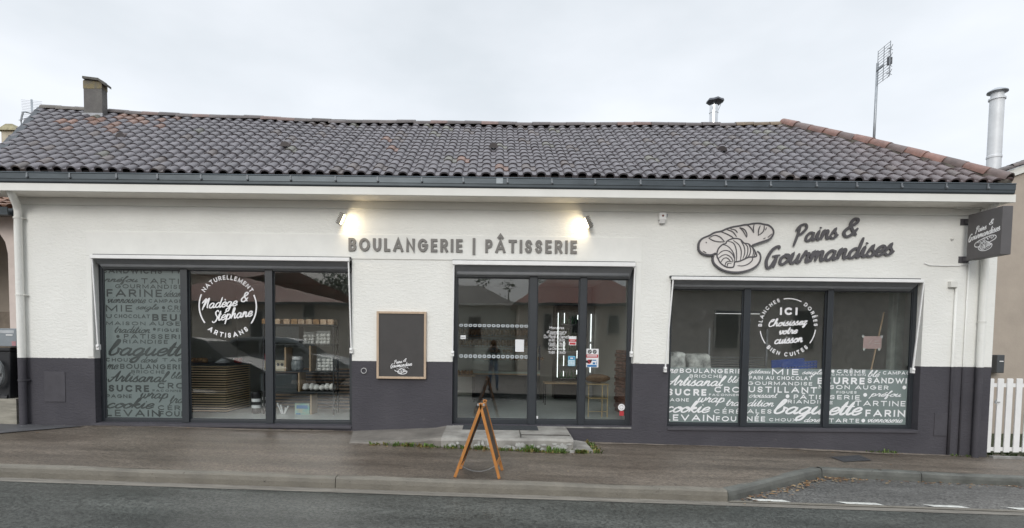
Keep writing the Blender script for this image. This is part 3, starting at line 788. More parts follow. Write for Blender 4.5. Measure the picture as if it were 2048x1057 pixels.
# ---- roof
TANP = .61; CP = 1 / math.hypot(1, TANP); SP = TANP * CP
EY, EZ = -.425, 4.078
RY = 2.6; SLEN = (RY - EY) / CP
def sag(x, s): return .0026 * x * x * (s / SLEN)
def roofp(x, s, n):
    wob = .010 * math.sin(x * 1.7 + s) + .008 * math.sin(x * .61 + 2 * s)
    return (x, EY + s * CP - n * SP, EZ + s * SP + n * CP + sag(x, s) + wob)
def roof_xl(y): return -7.80 - .47 * (y - EY)
HIP0 = Vector((7.70, EY)); HIP1 = Vector((5.75, RY))
def roof_xr(y): return HIP0.x + (HIP1.x - HIP0.x) * (y - HIP0.y) / (HIP1.y - HIP0.y)
PIT = .2075; ROWS = 15; EXPO = SLEN / ROWS
mb = MB(); rnd = random.Random(3)
ncol = int(17.6 / PIT)
for r in range(ROWS):
    s0 = r * EXPO; s1 = min(SLEN, s0 + EXPO + .045)
    for c in range(ncol):
        x = -9.6 + (c + .5) * PIT + rnd.uniform(-.006, .006)
        ym = EY + (s0 + EXPO * .5) * CP
        if x < roof_xl(ym) - .10 or x > roof_xr(ym) + .12: continue
        g = rnd.gauss(1, .09); base = Vector((.122, .112, .122)) * g
        u = rnd.random()
        near_ch = math.exp(-(((x + 7.2) / 1.2) ** 2 + ((s0 - 2.9) / .6) ** 2))
        if u < .006 + .45 * near_ch: base = Vector((.20, .115, .085)) * g
        elif u < .06: base = Vector((.118, .098, .092)) * g
        elif u > .985: base = Vector((.15, .145, .12)) * g
        if x > 5.2: base = base.lerp(Vector((.135, .098, .095)) * g, min(1, (x - 5.2) / 2.5))
        mb.cc = tuple(base)
        lift = .014 + rnd.uniform(-.003, .003)
        r0, r1 = .074, .066; h0, h1 = .056, .050; K = 8
        n = len(mb.v)
        skew = rnd.uniform(-.004, .004)
        for (ss, rr, hh, ll) in ((s0, r0, h0, lift), (s1, r1, h1, 0.0)):
            for j in range(K + 1):
                t = math.pi * j / K
                mb.v.append(roofp(x - rr * math.cos(t) + (skew if ss == s1 else 0), ss, ll + hh * math.sin(t) ** .85))
        for j in range(K): mb.face((n + j, n + j + 1, n + K + 2 + j, n + K + 1 + j))
        # lip: thickness of the front edge
        m_ = len(mb.v)
        for j in range(K + 1):
            t = math.pi * j / K
            mb.v.append(roofp(x - (r0 - .016) * math.cos(t), s0 + .002, lift - .006 + (h0 - .018) * math.sin(t) ** .85))
        for j in range(K): mb.face((n + j, m_ + j, m_ + j + 1, n + j + 1))
        if r == 0:
            q_ = len(mb.v)
            for j in range(K + 1):
                t = math.pi * j / K; mb.v.append(roofp(x - (r0 - .016) * math.cos(t), s0 + .22, (h0 - .02) * math.sin(t) ** .85))
            mb.cc = (.04, .035, .035)  # shade of the hollow put into the colour of the cover's inner face
            for j in range(K): mb.face((m_ + j, q_ + j, q_ + j + 1, m_ + j + 1))
            mb.cc = tuple(base)
        # pan beside the cover
        xa, xb = x + .066, x + PIT - .066
        n = len(mb.v)
        for (ss, ll) in ((s0, .016), (s1, 0)):
            for xx, dn in ((xa - .004, .008), ((xa + xb) / 2, 0), (xb + .004, .008)): mb.v.append(roofp(xx, ss, ll + dn))
        fl_ = -.045 if r == 0 else 0
        for xx, dn in ((xa - .012, -.012), ((xa + xb) / 2, -.016), (xb + .012, -.012)): mb.v.append(roofp(xx, s0, dn + .012 + fl_))
        for j in range(2): mb.face((n + j, n + j + 1, n + 4 + j, n + 3 + j)); mb.face((n + 6 + j, n + 7 + j, n + 1 + j, n + j))
# underlay sheet so that nothing shows through, following the sag
mb.cc = (.05, .045, .045)
K = 40
for j in range(K):
    for i in range(4):
        def q(a, b):
            s = SLEN * b / 4; y = EY + s * CP; xl, xr = roof_xl(y), roof_xr(y); return roofp(xl + (xr - xl) * a / K, s, -.012)
        mb.poly([q(j, i), q(j + 1, i), q(j + 1, i + 1), q(j, i + 1)])
me_roof = mb.build('roof', 'tile', B, smooth=False, cols=True, recalc=False)
bm = bmesh.new(); bm.from_mesh(me_roof.data)
for co, no_ in ((Vector((HIP0.x + .03, EY, 0)), Vector((HIP1.y - HIP0.y, -(HIP1.x - HIP0.x), 0))), (Vector((roof_xl(EY) - .02, EY, 0)), Vector((-1, -.47, 0)))):
    bmesh.ops.bisect_plane(bm, geom=bm.verts[:] + bm.edges[:] + bm.faces[:], plane_co=co, plane_no=no_, clear_outer=True)
bm.to_mesh(me_roof.data); bm.free()
# smooth shading on covers only by angle
for p in me_roof.data.polygons: p.use_smooth = True
es = me_roof.modifiers.new('split', 'EDGE_SPLIT'); es.split_angle = rad(42)
# back slopes and hip side
mb = MB(); mb.cc = (.11, .095, .09)
rz = EZ + SLEN * SP
mb.poly([(-9.2, RY + .02, rz + .18), (5.75, RY + .02, rz + .05), (7.9, 5.9, 4.2), (-10.4, 5.9, 4.2)]); mb.poly([(5.75, RY, rz + .05), (7.72, EY, EZ), (8.0, 5.9, 4.2)])
mb.build('roof_back', 'tile', B, cols=True)
# ridge and hip caps: overlapping half-round tiles
def caps(name, pts_f, n, r, colf, parent):
    mb = MB(); cr_ = random.Random(2)
    for i in range(n):
        jz = Vector((0, cr_.uniform(-.012, .012), cr_.uniform(-.008, .010)))
        a = Vector(pts_f(i / n)) + jz; b = Vector(pts_f((i + 1.10) / n)) + jz; d = (b - a).normalized()
        side = d.cross(Vector((0, 0, 1))).normalized(); up = side.cross(d).normalized(); mb.cc = colf(i / n)
        K = 9; nn = len(mb.v)
        for (p, rr, lf) in ((a, r, .0), (b, r * .80, .02)):
            for j in range(K + 1):
                t = math.pi * (j / K) ; mb.v.append(tuple(p + side * (rr * math.cos(t)) + up * (rr * .85 * math.sin(t) + lf - .03)))
        for j in range(K): mb.face((nn + j, nn + j + 1, nn + K + 2 + j, nn + K + 1 + j))
        m2 = len(mb.v)
        for (p, rr, lf) in ((b, r * .80 - .014, .02), (a, r - .016, 0)):
            for j in range(K + 1):
                t = math.pi * (j / K); mb.v.append(tuple(p + side * (rr * math.cos(t)) + up * (rr * .85 * math.sin(t) + lf - .03)))
        for j in range(K): mb.face((nn + K + 1 + j, nn + K + 2 + j, m2 + j + 1, m2 + j)); mb.face((nn + j + 1, nn + j, m2 + K + 1 + j, m2 + K + 2 + j))
    o = mb.build(name, 'tile', parent, cols=True, smooth=True); e = o.modifiers.new('split', 'EDGE_SPLIT'); e.split_angle = rad(45); return o
rc = random.Random(11)
def ridge_pt(t):
    x = -9.13 + (5.80 + 9.13) * t; q = roofp(x, SLEN, 0); return (x, q[1] + .005, q[2] + .03)
def ridge_col(t):
    g = rc.gauss(1, .09)
    if t < .09: return tuple(Vector((.14, .125, .108)) * g)
    if t > .93: return tuple(Vector((.17, .125, .08)) * g)
    return tuple((Vector((.105, .088, .085)) if rc.random() > .12 else Vector((.17, .11, .095))) * g)
caps('ridge_cap', lambda t: ridge_pt(t), 44, .12, ridge_col, me_roof)
def hip_pt(t):
    y = RY + (EY - RY) * t; s = (y - EY) / CP; x = roof_xr(y); q = roofp(x, s, 0); return (x + .02, y, q[2] + .045)
def hip_col(t):
    g = rc.gauss(1, .08); u = rc.random()
    return tuple((Vector((.215, .11, .085)) if u < .55 else Vector((.13, .09, .08))) * g)
caps('hip_cap', lambda t: hip_pt(1 - t), 13, .148, hip_col, me_roof)
# mortar bed under the hip and ridge
mb = MB()
for i in range(24):
    a = Vector(hip_pt(i / 24)); b = Vector(hip_pt((i + 1) / 24)); mb.bar(a + Vector((-.04, -.03, -.055)), b + Vector((-.04, -.03, -.055)), .16, .07)
mb.build('hip_mortar', mat('mossy_mortar', (.15, .135, .115), .9, noise=.25, nscale=8, bump=.4), me_roof)
# zinc verge strip on the left slope edge
mb = MB()
for i in range(12):
    def vp(t):
        s = SLEN * t; y = EY + s * CP; q = roofp(roof_xl(y), s, .035); return Vector((q[0] + .07, q[1], q[2] - .02))
    mb.bar(vp(i / 12), vp((i + 1) / 12), .10, .07)
mb.build('verge_trim', mat('dark_zinc', (.045, .052, .06), .6, metal=0, noise=.1), me_roof)
# vent tiles
for (px, py) in ((987, 293), (573, 290), (246, 272), (1441, 299)):
    # solve for the point of the slope under this pixel
    d = P(px, py, 1) - CAM0; lo, hi = 0.0, SLEN
    for _ in range(30):
        s = (lo + hi) / 2; y = EY + s * CP; p = P(px, py, y); q = roofp(p.x, s, .07)
        if q[2] > p.z: hi = s
        else: lo = s
    mb = MB(); q = Vector(roofp(p.x, s, .05)); mb.cc = (.085, .055, .05)
    K = 8; n = len(mb.v)
    for dy, rr, hh in ((-.06, .085, .085), (.12, .05, .02)):
        for j in range(K + 1):
            t = math.pi * j / K; mb.v.append((q.x - rr * math.cos(t), q.y + dy, q.z + dy * TANP + hh * math.sin(t)))
    for j in range(K): mb.face((n + j, n + j + 1, n + K + 2 + j, n + K + 1 + j))
    mb.cc = (.03, .02, .02); mb.face(tuple(n + j for j in range(K + 1)))
    mb.build('vent_tile', 'tile', me_roof, cols=True, recalc=False)

# chimney
yc = 2.33
x0, x1 = PXW(168, 236, yc), PXW(205, 236, yc); zt = PZ(188, 160, yc)
mb = MB(); n = 5
mb.box(x0, x1, yc, yc + .16, 5.3, zt)
ch = mb.build('chimney', mat('stained_render', (.135, .13, .122), .85, noise=.2, nscale=4, col2=(.105, .10, .098), bump=.4, bscale=22), B, bevel=.006)
# lichen collar and tilted cap slabs
mb = MB(); mb.box(x0 - .003, x1 + .003, yc - .004, yc + .164, zt - .17, zt - .02)
mb.build('chimney_collar', mat('lichen_render', (.20, .165, .085), .9, noise=.3, nscale=9, col2=(.13, .125, .115), bump=.5, bscale=25), ch)
mb = MB(); a = P(164, 152, yc - .05); b = P(196, 156, yc - .05); c = P(209, 166, yc - .05)
for p, q in ((a, b), (b, c)):
    mb.poly([p, q, q + Vector((0, .20, 0)), p + Vector((0, .20, 0))]); lo_ = Vector((0, 0, -.045))
    mb.poly([p + lo_, p + lo_ + Vector((0, .20, 0)), q + lo_ + Vector((0, .20, 0)), q + lo_]); mb.poly([p, p + lo_, q + lo_, q])
    mb.poly([p, p + Vector((0, .20, 0)), p + lo_ + Vector((0, .20, 0)), p + lo_]); mb.poly([q, q + lo_, q + lo_ + Vector((0, .20, 0)), q + Vector((0, .20, 0))])
mb.build('chimney_cap', mat('cap_slab', (.12, .115, .105), .85, noise=.25, nscale=7, bump=.4), ch)
mb = MB(); z = roofp(x0, (yc - EY) / CP, .0)[2]; mb.box(x0 - .02, x1 + .02, yc - .03, yc - .004, z - .02, z + .065); mb.build('flashing', mat('lead_flashing', (.30, .31, .33), .5, metal=.4, noise=.1), ch)

# small flue with cowl on the back slope
yf = 2.95
a = P(1427, 243, yf); zb = a.z - .5; zt = PZ(1427, 212, yf)
mb = MB(); mb.lathe((a.x, yf, 0), [(.085, zb), (.085, zt - .16), (.092, zt - .155), (.092, zt - .13), (.085, zt - .125), (.085, zt)], 18)
fl = mb.build('flue', 'steel', B, smooth=False)
mb = MB(); zz = PZ(1430, 207, yf)
K = 12; prof = [(.06, zz - .07), (.095, zz - .03), (.165, zz + .02), (.15, zz + .06), (.12, zz + .03), (.0, zz + .05)]
rings = []
for r_, z_ in prof:
    n = len(mb.v); rings.append(n)
    for j in range(K):
        t = 2 * math.pi * j / K; f = 1 + (.10 if j % 2 and r_ > .1 else 0); mb.v.append((a.x + .02 + r_ * f * math.cos(t), yf + r_ * f * math.sin(t), z_ + (.012 if j % 2 else 0)))
for q_ in range(len(rings) - 1):
    for j in range(K): mb.face((rings[q_] + j, rings[q_] + (j + 1) % K, rings[q_ + 1] + (j + 1) % K, rings[q_ + 1] + j))
cw = mb.build('cowl', mat('dark_cowl', (.10, .105, .12), .45, metal=.5), fl)
for t in (0, 2.1, 4.2):
    mb = MB(); mb.tube([(a.x + .088 * math.cos(t), yf + .088 * math.sin(t), zt - .1), (a.x + .02 + .12 * math.cos(t), yf + .12 * math.sin(t), zz - .02)], .005, 5); mb.build('cowl_stay', 'galv', fl)

# downpipes, painted with the wall
def pipe(pts, r, k=12):
    mb = MB(); mb.tube(pts, r, k); o = mb.build('downpipe', 'wall', B, smooth=True); es = o.modifiers.new('split', 'EDGE_SPLIT'); es.split_angle = rad(50); return o
xp = -7.50
dp = pipe([P(20, 372, -.36), P(21, 384, -.34), P(33, 410, -.12), P(36, 424, -.075), (xp, -.075, 3.3), (xp, -.075, .13)], .055)
for z in (3.45, 2.25, .9):
    mb = MB(); mb.lathe((xp, -.075, z), [(.062, -.012), (.062, .012)], 14); mb.box(xp + .055, xp + .085, -.085, -.0, -.006 + z, z + .006); mb.build('pipe_clamp', 'cream' if z > 1.3 else 'dadop', dp)
xp2 = PXW(1961, 700, -.07)
dp2 = pipe([P(1994, 398, -.34), P(1992, 404, -.33), P(1975, 432, -.09), (xp2, -.07, 3.15), (xp2, -.07, -.19)], .05)
for z in (2.0,):
    mb = MB(); mb.lathe((xp2, -.07, z), [(.057, -.012), (.057, .012)], 14); mb.build('pipe_clamp', 'cream', dp2)
# conduits, junction box, small fittings on the right of the facade
def conduit(name, pts, r, m='wall'):
    mb = MB(); mb.tube(pts, r, 8); return mb.build(name, m, B, smooth=True)
xa = PXW(1906, 700, -.02); conduit('conduit', [(xa, -.022, PZ(1908, 575, 0)), (xa, -.022, -.12)], .02)
xb = PXW(1928, 700, -.02); conduit('conduit', [(xb + .01, -.016, PZ(1930, 520, 0)), (xb, -.016, -.14)], .012)
bx = pbox(1901, 563, 1915, 575, -.06); mb = MB(); mb.box(bx[0], bx[2], -.07, 0, bx[1], bx[3]); mb.build('junction_box', 'cream', B, bevel=.006)
bx = pbox(1911, 406, 1961, 418, -.06); mb = MB(); mb.box(bx[0], bx[2], -.09, -.022, bx[1], bx[3]); mb.build('cable_box', 'cream', B, bevel=.006)
conduit('cable', [P(1849, 527, -.012), P(1860, 531, -.012), P(1885, 532, -.012), P(1915, 532, -.012), P(1938, 529, -.015), P(1950, 523, -.06)], .008, 'white')
conduit('cable', [P(1961, 410, -.03), P(1963, 420, -.03), P(1955, 432, -.03), P(1942, 437, -.03)], .006, 'cream')
c = P(1905, 478, -.02); mb = MB(); mb.blob((c.x, -.02, c.z), (.022, .025, .022), 10, 6, 0); mb.build('wall_plug', 'cream', B, smooth=True)
# access hatches in the dado
for k, (a, b, c, d) in enumerate(((89, 744, 131, 804), (1868, 827, 1894, 872))):
    q = pbox(a, b, c, d, 0); mb = MB(); mb.box(q[0], q[2], -.010, .004, q[1], q[3]); mb.build('meter_hatch', 'dadop', B, bevel=.003)
# ring on the dado
c = P(728, 742, 0); mb = MB(); mb.tube([(c.x + .042 * math.cos(t * math.pi / 10), -.012, c.z + .042 * math.sin(t * math.pi / 10)) for t in range(21)], .007, 6, caps=False); mb.build('wall_ring', mat('pale_ring', (.5, .5, .5), .5), B, smooth=True)
# sills
def sill(x0, x1, z, m, y=-.03, h=.05, name='window_sill'):
    mb = MB(); mb.prism_x([(y, z - h), (y, z - .012), (.16, z), (.16, z - h)], x0, x1); return mb.build(name, m, B, bevel=.004)
sill(-6.45, -2.283, .226, 'dadop', -.035); sill(2.80, 6.82, .263, 'dadop', -.02)
sill(-.66, 2.218, .262, 'concrete', -.012, .035, 'door_sill')

# ------------------------------------------------------------------ shop windows and entrance
YF = .15
def shopfront(name, hole, mull, zb, zt, zg0, zg1, extra=None):
    """dark aluminium frame with mullions; panes are sub-parts; returns (frame, pane rectangles)"""
    x0, x1 = hole[0], hole[1]
    mb = MB(); fy0, fy1 = YF - .01, YF + .06
    mb.box(x0, x0 + .06, fy0, fy1, zb, zt); mb.box(x1 - .06, x1, fy0, fy1, zb, zt)
    mb.box(x0 + .06, x1 - .06, fy0 + .002, fy1 - .002, zg1, zt); mb.box(x0 + .06, x1 - .06, fy0 + .002, fy1 - .002, zb, zg0)
    edges = [x0 + .06]
    for a, b in mull:
        mb.box(a, b, fy0 - .035, fy1, zb + .002, zt - .002); edges += [a, b]
    edges.append(x1 - .06)
    fr = mb.build(name, 'alu', B, bevel=.004)
    rects = []
    for i in range(0, len(edges), 2):
        g = MB(); g.box(edges[i] - .004, edges[i + 1] + .004, YF + .02, YF + .026, zg0 - .004, zg1 + .004); g.build('pane', 'glass', fr)
        # glazing bead
        bb = MB(); a, b = edges[i], edges[i + 1]
        bb.box(a, a + .018, YF + .004, YF + .018, zg0, zg1); bb.box(b - .018, b, YF + .004, YF + .018, zg0, zg1)
        bb.box(a + .018, b - .018, YF + .005, YF + .017, zg0, zg0 + .018); bb.box(a + .018, b - .018, YF + .005, YF + .017, zg1 - .018, zg1)
        bb.build('glazing_bead', 'alu', fr)
        rects.append((a + .018, b - .018, zg0 + .018, zg1 - .018))
    return fr, rects
fr1, r1 = shopfront('shop_window', WIN[0], [(-5.066, -4.955), (-3.706, -3.583)], .224, 2.84, .275, 2.70)
fr2, r2 = shopfront('entrance', WIN[1], [(.560, .682), (1.372, 1.478)], .2635, 2.79, .335, 2.635)
fr3, r3 = shopfront('shop_window', WIN[2], [(4.018, 4.125), (5.365, 5.458)], .2635, 2.61, .305, 2.49)
# door furniture
mb = MB(); mb.bar((.735, YF - .05, 1.15), (.735, YF - .05, 1.55), .022, .022); mb.box(.725, .745, YF - .05, YF + .02, 1.18, 1.20); mb.box(.725, .745, YF - .05, YF + .02, 1.50, 1.52)
mb.build('handle', 'black', fr2)

YV = YF + .0165          # lettering stands just in front of the panes
YFILM = YF + .0185
# left panel: full frosted film with clear words; the photo frame of reference is a zoom at 2.7816x from (180, 490)
mb = MB(); a = r1[0]; mb.box(a[0], a[1], YFILM, YFILM + .001, a[2], a[3]); mb.build('frosted_film', 'filmfull', fr1)
Z3 = lambda x0, y0, x1, y1: pbox(180 + x0 / 2.7816, 490 + y0 / 2.7816, 180 + x1 / 2.7816, 490 + y1 / 2.7816, YV)
def clipwords(mb, a):
    """keep lettering inside its own pane"""
    return (Vector((a[0], 0, a[2])), Vector((a[1], 0, a[3])))
LEFT = [
    ('SANDWICHS', 'caps', 70, 128, 400, 160, .20), ('TR', 'caps', 440, 128, 520, 160, .20),
    ('nnéfou', 'scr', 78, 172, 270, 222, 0), ('TARTIN', 'caps', 285, 188, 545, 217, .18), ('GOURMANDISE', 'caps', 140, 221, 514, 244, .19),
    ('FARINE', 'caps', 92, 248, 400, 290, .20), ('sésam', 'scr', 408, 252, 520, 292, 0), ('viennoiserie', 'scr', 96, 292, 312, 326, 0), ('CAMPAGN', 'caps', 326, 303, 516, 323, .20),
    ('MIE', 'caps', 88, 335, 235, 372, .18), ('seigle', 'scr', 252, 328, 385, 374, 0), ('•', 'dot', 400, 340, 418, 360, 0), ('CRE', 'caps', 432, 338, 520, 362, .19), ('CHAUS', 'caps', 402, 364, 520, 374, .2),
    ('U', 'caps', 90, 386, 120, 408, .20), ('CHOCOLAT', 'caps', 134, 387, 333, 408, .20), ('BEUR', 'caps', 346, 386, 535, 424, .24),
    ('MAISON', 'caps', 90, 427, 308, 447, .19), ('AUGER', 'caps', 330, 427, 540, 450, .19),
    ('tradition', 'scr', 132, 448, 338, 492, 0), ('•', 'dot', 350, 462, 366, 478, 0), ('FIGUES', 'caps', 376, 466, 520, 484, .20),
    ('•', 'dot', 146, 500, 164, 520, 0), ('PÂTISSERIE', 'caps', 188, 488, 535, 523, .19), ('FRIANDISE', 'caps', 152, 528, 432, 550, .19),
    ('baguett', 'scr', 96, 525, 530, 660, .25), ('CHOUX', 'caps', 88, 630, 240, 650, .20), ('doré', 'scr', 282, 620, 382, 656, 0), ('TART', 'caps', 402, 632, 560, 651, .18),
    ('me', 'scr', 94, 664, 160, 694, 0), ('BOULANGERIE', 'caps', 168, 664, 528, 692, .2), ('BRIOCHE', 'caps', 230, 698, 414, 716, .18),
    ('Artisanal', 'scr', 96, 700, 446, 766, .25), ('blé', 'scr', 448, 706, 522, 746, 0), ('SUCRE', 'caps', 104, 780, 328, 818, .24), ('CROU', 'caps', 376, 768, 575, 800, .21), ('FACONNER', 'caps', 348, 806, 528, 818, .2),
    ('PAGNE', 'caps', 92, 832, 232, 852, .19), ('wrap', 'scr', 276, 822, 440, 880, 0), ('tra', 'scr', 440, 838, 528, 882, 0),
    ('cookie', 'scr', 92, 850, 362, 912, .25), ('CÉRÉ', 'caps', 378, 884, 540, 920, .19), ('LEVAIN', 'caps', 92, 918, 388, 955, .20), ('FOUR', 'caps', 388, 926, 535, 955, .20),
]
def wordcloud(items, conv, a, m, parent, y):
    mb = MB()
    for (t, st, x0, y0, x1, y1, wt) in items:
        b = conv(x0, y0, x1, y1)
        if st == 'dot': disc(mb, (b[0] + b[2]) / 2, (b[1] + b[3]) / 2, (b[2] - b[0]) / 2, y, .0012); continue
        word(mb, t, 'caps' if st == 'caps' else 'scr', b, y, .0012, wt or None)
    o = mb.build('lettering', m, parent, recalc=False)
    bm = bmesh.new(); bm.from_mesh(o.data)
    for co, nn in (((a[0], 0, 0), (-1, 0, 0)), ((a[1], 0, 0), (1, 0, 0)), ((0, 0, a[2]), (0, 0, -1)), ((0, 0, a[3]), (0, 0, 1))):
        bmesh.ops.bisect_plane(bm, geom=bm.verts[:] + bm.edges[:] + bm.faces[:], plane_co=co, plane_no=nn, clear_outer=True)
    bm.to_mesh(o.data); bm.free(); return o
wordcloud(LEFT, Z3, r1[0], 'clear', fr1, YV)
# right window: film on the lower part of each pane, white words; zoom at 3.657x from (1300, 700)
Z7 = lambda x0, y0, x1, y1: pbox(1300 + x0 / 3.657, 700 + y0 / 3.657, 1300 + x1 / 3.657, 700 + y1 / 3.657, YV)
ZF = PZ(1575, 738, YF)
for a in r3:
    mb = MB(); mb.box(a[0], a[1], YFILM, YFILM + .001, a[2], ZF); mb.build('frosted_film', 'film', fr3)
RIGHT = [
    [('me', 'scr', 124, 138, 208, 172, 0), ('BOULANGERIE', 'caps', 218, 139, 668, 171, .21), ('BRIOCHE', 'caps', 290, 182, 526, 205, .18), ('Artisanal', 'scr', 120, 185, 560, 268, .26), ('blé', 'scr', 566, 190, 656, 242, 0),
     ('SUCRE', 'caps', 128, 286, 412, 335, .25), ('CRO', 'caps', 472, 270, 660, 313, .20), ('FACONNER', 'caps', 432, 322, 650, 338, .2), ('PAGNE', 'caps', 116, 354, 284, 378, .19), ('wrap', 'scr', 344, 345, 552, 415, 0), ('tra', 'scr', 552, 362, 662, 412, 0),
     ('cookie', 'scr', 112, 370, 446, 462, .26), ('CÉRÉ', 'caps', 468, 425, 660, 466, .18), ('LEVAIN', 'caps', 112, 474, 470, 520, .20), ('FOUR', 'caps', 482, 487, 680, 524, .20)],
    [('gâteau', 'scr', 716, 144, 886, 188, 0), ('MIE', 'caps', 893, 140, 1086, 183, .20), ('seigle', 'scr', 1110, 142, 1272, 196, 0), ('PAIN AU CHOCOLAT', 'caps', 726, 193, 1186, 220, .19), ('GOURMANDISE', 'caps', 716, 234, 1186, 259, .19),
     ('E', 'caps', 1226, 204, 1282, 250, .22), ('USTILLANT', 'caps', 722, 271, 1222, 314, .20), ('M', 'caps', 1234, 256, 1276, 286, .19), ('croissant', 'scr', 724, 316, 936, 352, 0), ('•', 'dot', 992, 326, 1020, 354, 0), ('PÂTIS', 'caps', 1052, 316, 1266, 362, .19),
     ('dition', 'scr', 712, 358, 912, 416, 0), ('FRIANDIS', 'caps', 970, 367, 1270, 393, .19), ('ALES', 'caps', 712, 435, 888, 466, .19), ('bagu', 'scr', 896, 360, 1285, 520, .26), ('NÉE', 'caps', 708, 474, 842, 524, .2), ('CHOUX', 'caps', 872, 501, 1074, 524, .18), ('doré', 'scr', 1126, 488, 1256, 530, 0)],
    [('•', 'dot', 1326, 146, 1350, 168, 0), ('CRÈME', 'caps', 1368, 136, 1576, 172, .21), ('CHAUSSON', 'caps', 1328, 176, 1578, 190, .2), ('blé', 'scr', 1592, 148, 1690, 200, 0), ('CAMPAG', 'caps', 1704, 157, 1905, 182, .18),
     ('EURRE', 'caps', 1286, 203, 1570, 252, .24), ('SANDWI', 'caps', 1592, 206, 1878, 246, .21), ('SON AUGER', 'caps', 1316, 260, 1744, 290, .19), ('•', 'dot', 1846, 262, 1874, 290, 0), ('FIGUES', 'caps', 1364, 302, 1510, 320, .20),
     ('•', 'dot', 1560, 316, 1588, 344, 0), ('préfou', 'scr', 1596, 298, 1842, 362, 0), ('SERIE', 'caps', 1316, 332, 1534, 363, .18), ('E', 'caps', 1310, 376, 1336, 398, .19), ('TARTINE', 'caps', 1500, 374, 1868, 412, .17),
     ('ette', 'scr', 1308, 380, 1560, 482, .27), ('FARINE', 'caps', 1576, 440, 1925, 490, .21), ('TARTE', 'caps', 1310, 504, 1530, 532, .19), ('•', 'dot', 1546, 504, 1574, 532, 0), ('viennoiserie', 'scr', 1590, 498, 1850, 534, 0)]]
for items, a in zip(RIGHT, r3): wordcloud(items, Z7, a, 'vinyl', fr3, YV)
# round decal "Nadège & Stéphane" on the middle left pane
c = P(455.5, 613, YV); Rr = 57 / (CF / (CD + YV)); mb = MB()
sc_ = CF / (CD + YV)
for a0, a1 in ((156, 216), (-36, 24)):
    ribbon(mb, arc(c.x, c.z, Rr, Rr, a0, a1, 18), .022, YV, .0012, square=False)
arc_word(mb, 'NATURELLEMENT', c.x, c.z, Rr, 149, 31, .072, YV, .0012, weight=.2, wide=1.0)
arc_word(mb, 'ARTISANS', c.x, c.z, Rr + .005, 228, 312, .078, YV, .0012, inward=True, weight=.21, wide=1.05)
Z1 = lambda x0, y0, x1, y1: pbox(360 + x0 / 5.872, 520 + y0 / 5.872, 360 + x1 / 5.872, 520 + y1 / 5.872, YV)
word(mb, 'Nadège', 'scr', Z1(250, 430, 685, 612), YV - .001, .0012, .27, rot=.12)
word(mb, '&', 'scr', Z1(712, 375, 810, 500), YV - .001, .0012, .27, rot=.1)
word(mb, 'Stéphane', 'scr', Z1(370, 555, 865, 765), YV - .001, .0012, .27, rot=.16)
mb.build('lettering', 'vinyl', fr1, recalc=False)
# round decal "ICI Choisissez votre cuisson" on the middle right pane; zoom 5.8735 from (1500, 580)
Z8 = lambda x0, y0, x1, y1: pbox(1500 + x0 / 5.8735, 580 + y0 / 5.8735, 1500 + x1 / 5.8735, 580 + y1 / 5.8735, YV)
c = P(1500 + 445 / 5.8735, 580 + 432 / 5.8735, YV); Rr = 55.5 / sc_; mb = MB()
for a0, a1 in ((190, 218), (-36, -6), (63, 101)): ribbon(mb, arc(c.x, c.z, Rr, Rr, a0, a1, 12), .016, YV, .0012, square=False)
arc_word(mb, 'BLANCHES', c.x, c.z, Rr, 181, 109, .062, YV, .0012, weight=.2)
arc_word(mb, 'DORÉES', c.x, c.z, Rr, 56, 1, .062, YV, .0012, weight=.2)
arc_word(mb, 'BIEN CUITES', c.x, c.z, Rr, 225, 316, .066, YV, .0012, inward=True, weight=.2)
word(mb, 'ICI', 'caps', Z8(352, 208, 558, 297), YV, .0012, .27)
word(mb, 'Choisissez', 'scr', Z8(216, 335, 680, 445), YV, .0012, .32, rot=.1)
word(mb, 'votre', 'scr', Z8(335, 440, 568, 532), YV, .0012, .32, rot=.1)
word(mb, 'cuisson', 'scr', Z8(285, 548, 630, 644), YV, .0012, .32, rot=.1)
mb.build('lettering', 'vinyl', fr3, recalc=False)
# opening hours on the door leaf
YD = YF + .010
for body, q in (('Horaires\nd\'ouverture', (1094, 653, 1133, 667)), ('Du Mardi au Samedi', (1088, 670, 1138, 677)), ('6h30 - 13h30\n15h00 - 19h00', (1097, 678, 1131, 691)), ('Le Dimanche\n7h00 - 13h00', (1097, 695, 1131, 708))):
    plain_text(body, pbox(*q, YV), YV, 'lettering', 'vinyl', fr2)
mb = MB()
for y_ in (668.5, 692.5): q = pbox(1098, y_ - .5, 1130, y_ + .5, YV); mb.box(q[0], q[2], YV, YV + .001, q[1], q[3])
mb.build('lettering', 'vinyl', fr2)
# manifestation dots across the sliding leaf
for yy0, yy1, name in ((648, 654, 'glass_marking'), (709, 716, 'glass_marking')):
    mb = MB()
    for i in range(15):
        q = pbox(918.5 + i * 9.3, yy0 + i * .13, 926 + i * 9.3, yy1 + i * .13, YV); cx, cz = (q[0] + q[2]) / 2, (q[1] + q[3]) / 2; w, h = (q[2] - q[0]) / 2, (q[3] - q[1]) / 2
        o_ = [(cx + w * math.copysign(abs(math.cos(t)) ** .6, math.cos(t)), cz + h * math.copysign(abs(math.sin(t)) ** .6, math.sin(t))) for t in [2 * math.pi * k / 16 for k in range(16)]]
        inn = [(cx + (p[0] - cx) * .38, cz + (p[1] - cz) * .38) for p in o_]
        for k in range(16):
            a, b = o_[k], o_[(k + 1) % 16]; c_, d = inn[(k + 1) % 16], inn[k]
            mb.poly([(a[0], YV, a[1]), (b[0], YV, b[1]), (c_[0], YV, c_[1]), (d[0], YV, d[1])])
    mb.build(name, 'vinyldim', fr2)
mb = MB(); q = pbox(1071, 832, 1077, 838, YV); word(mb, 'r', 'scr', q, YV, .001, .4); mb.build('glass_marking', 'vinyl', fr2)

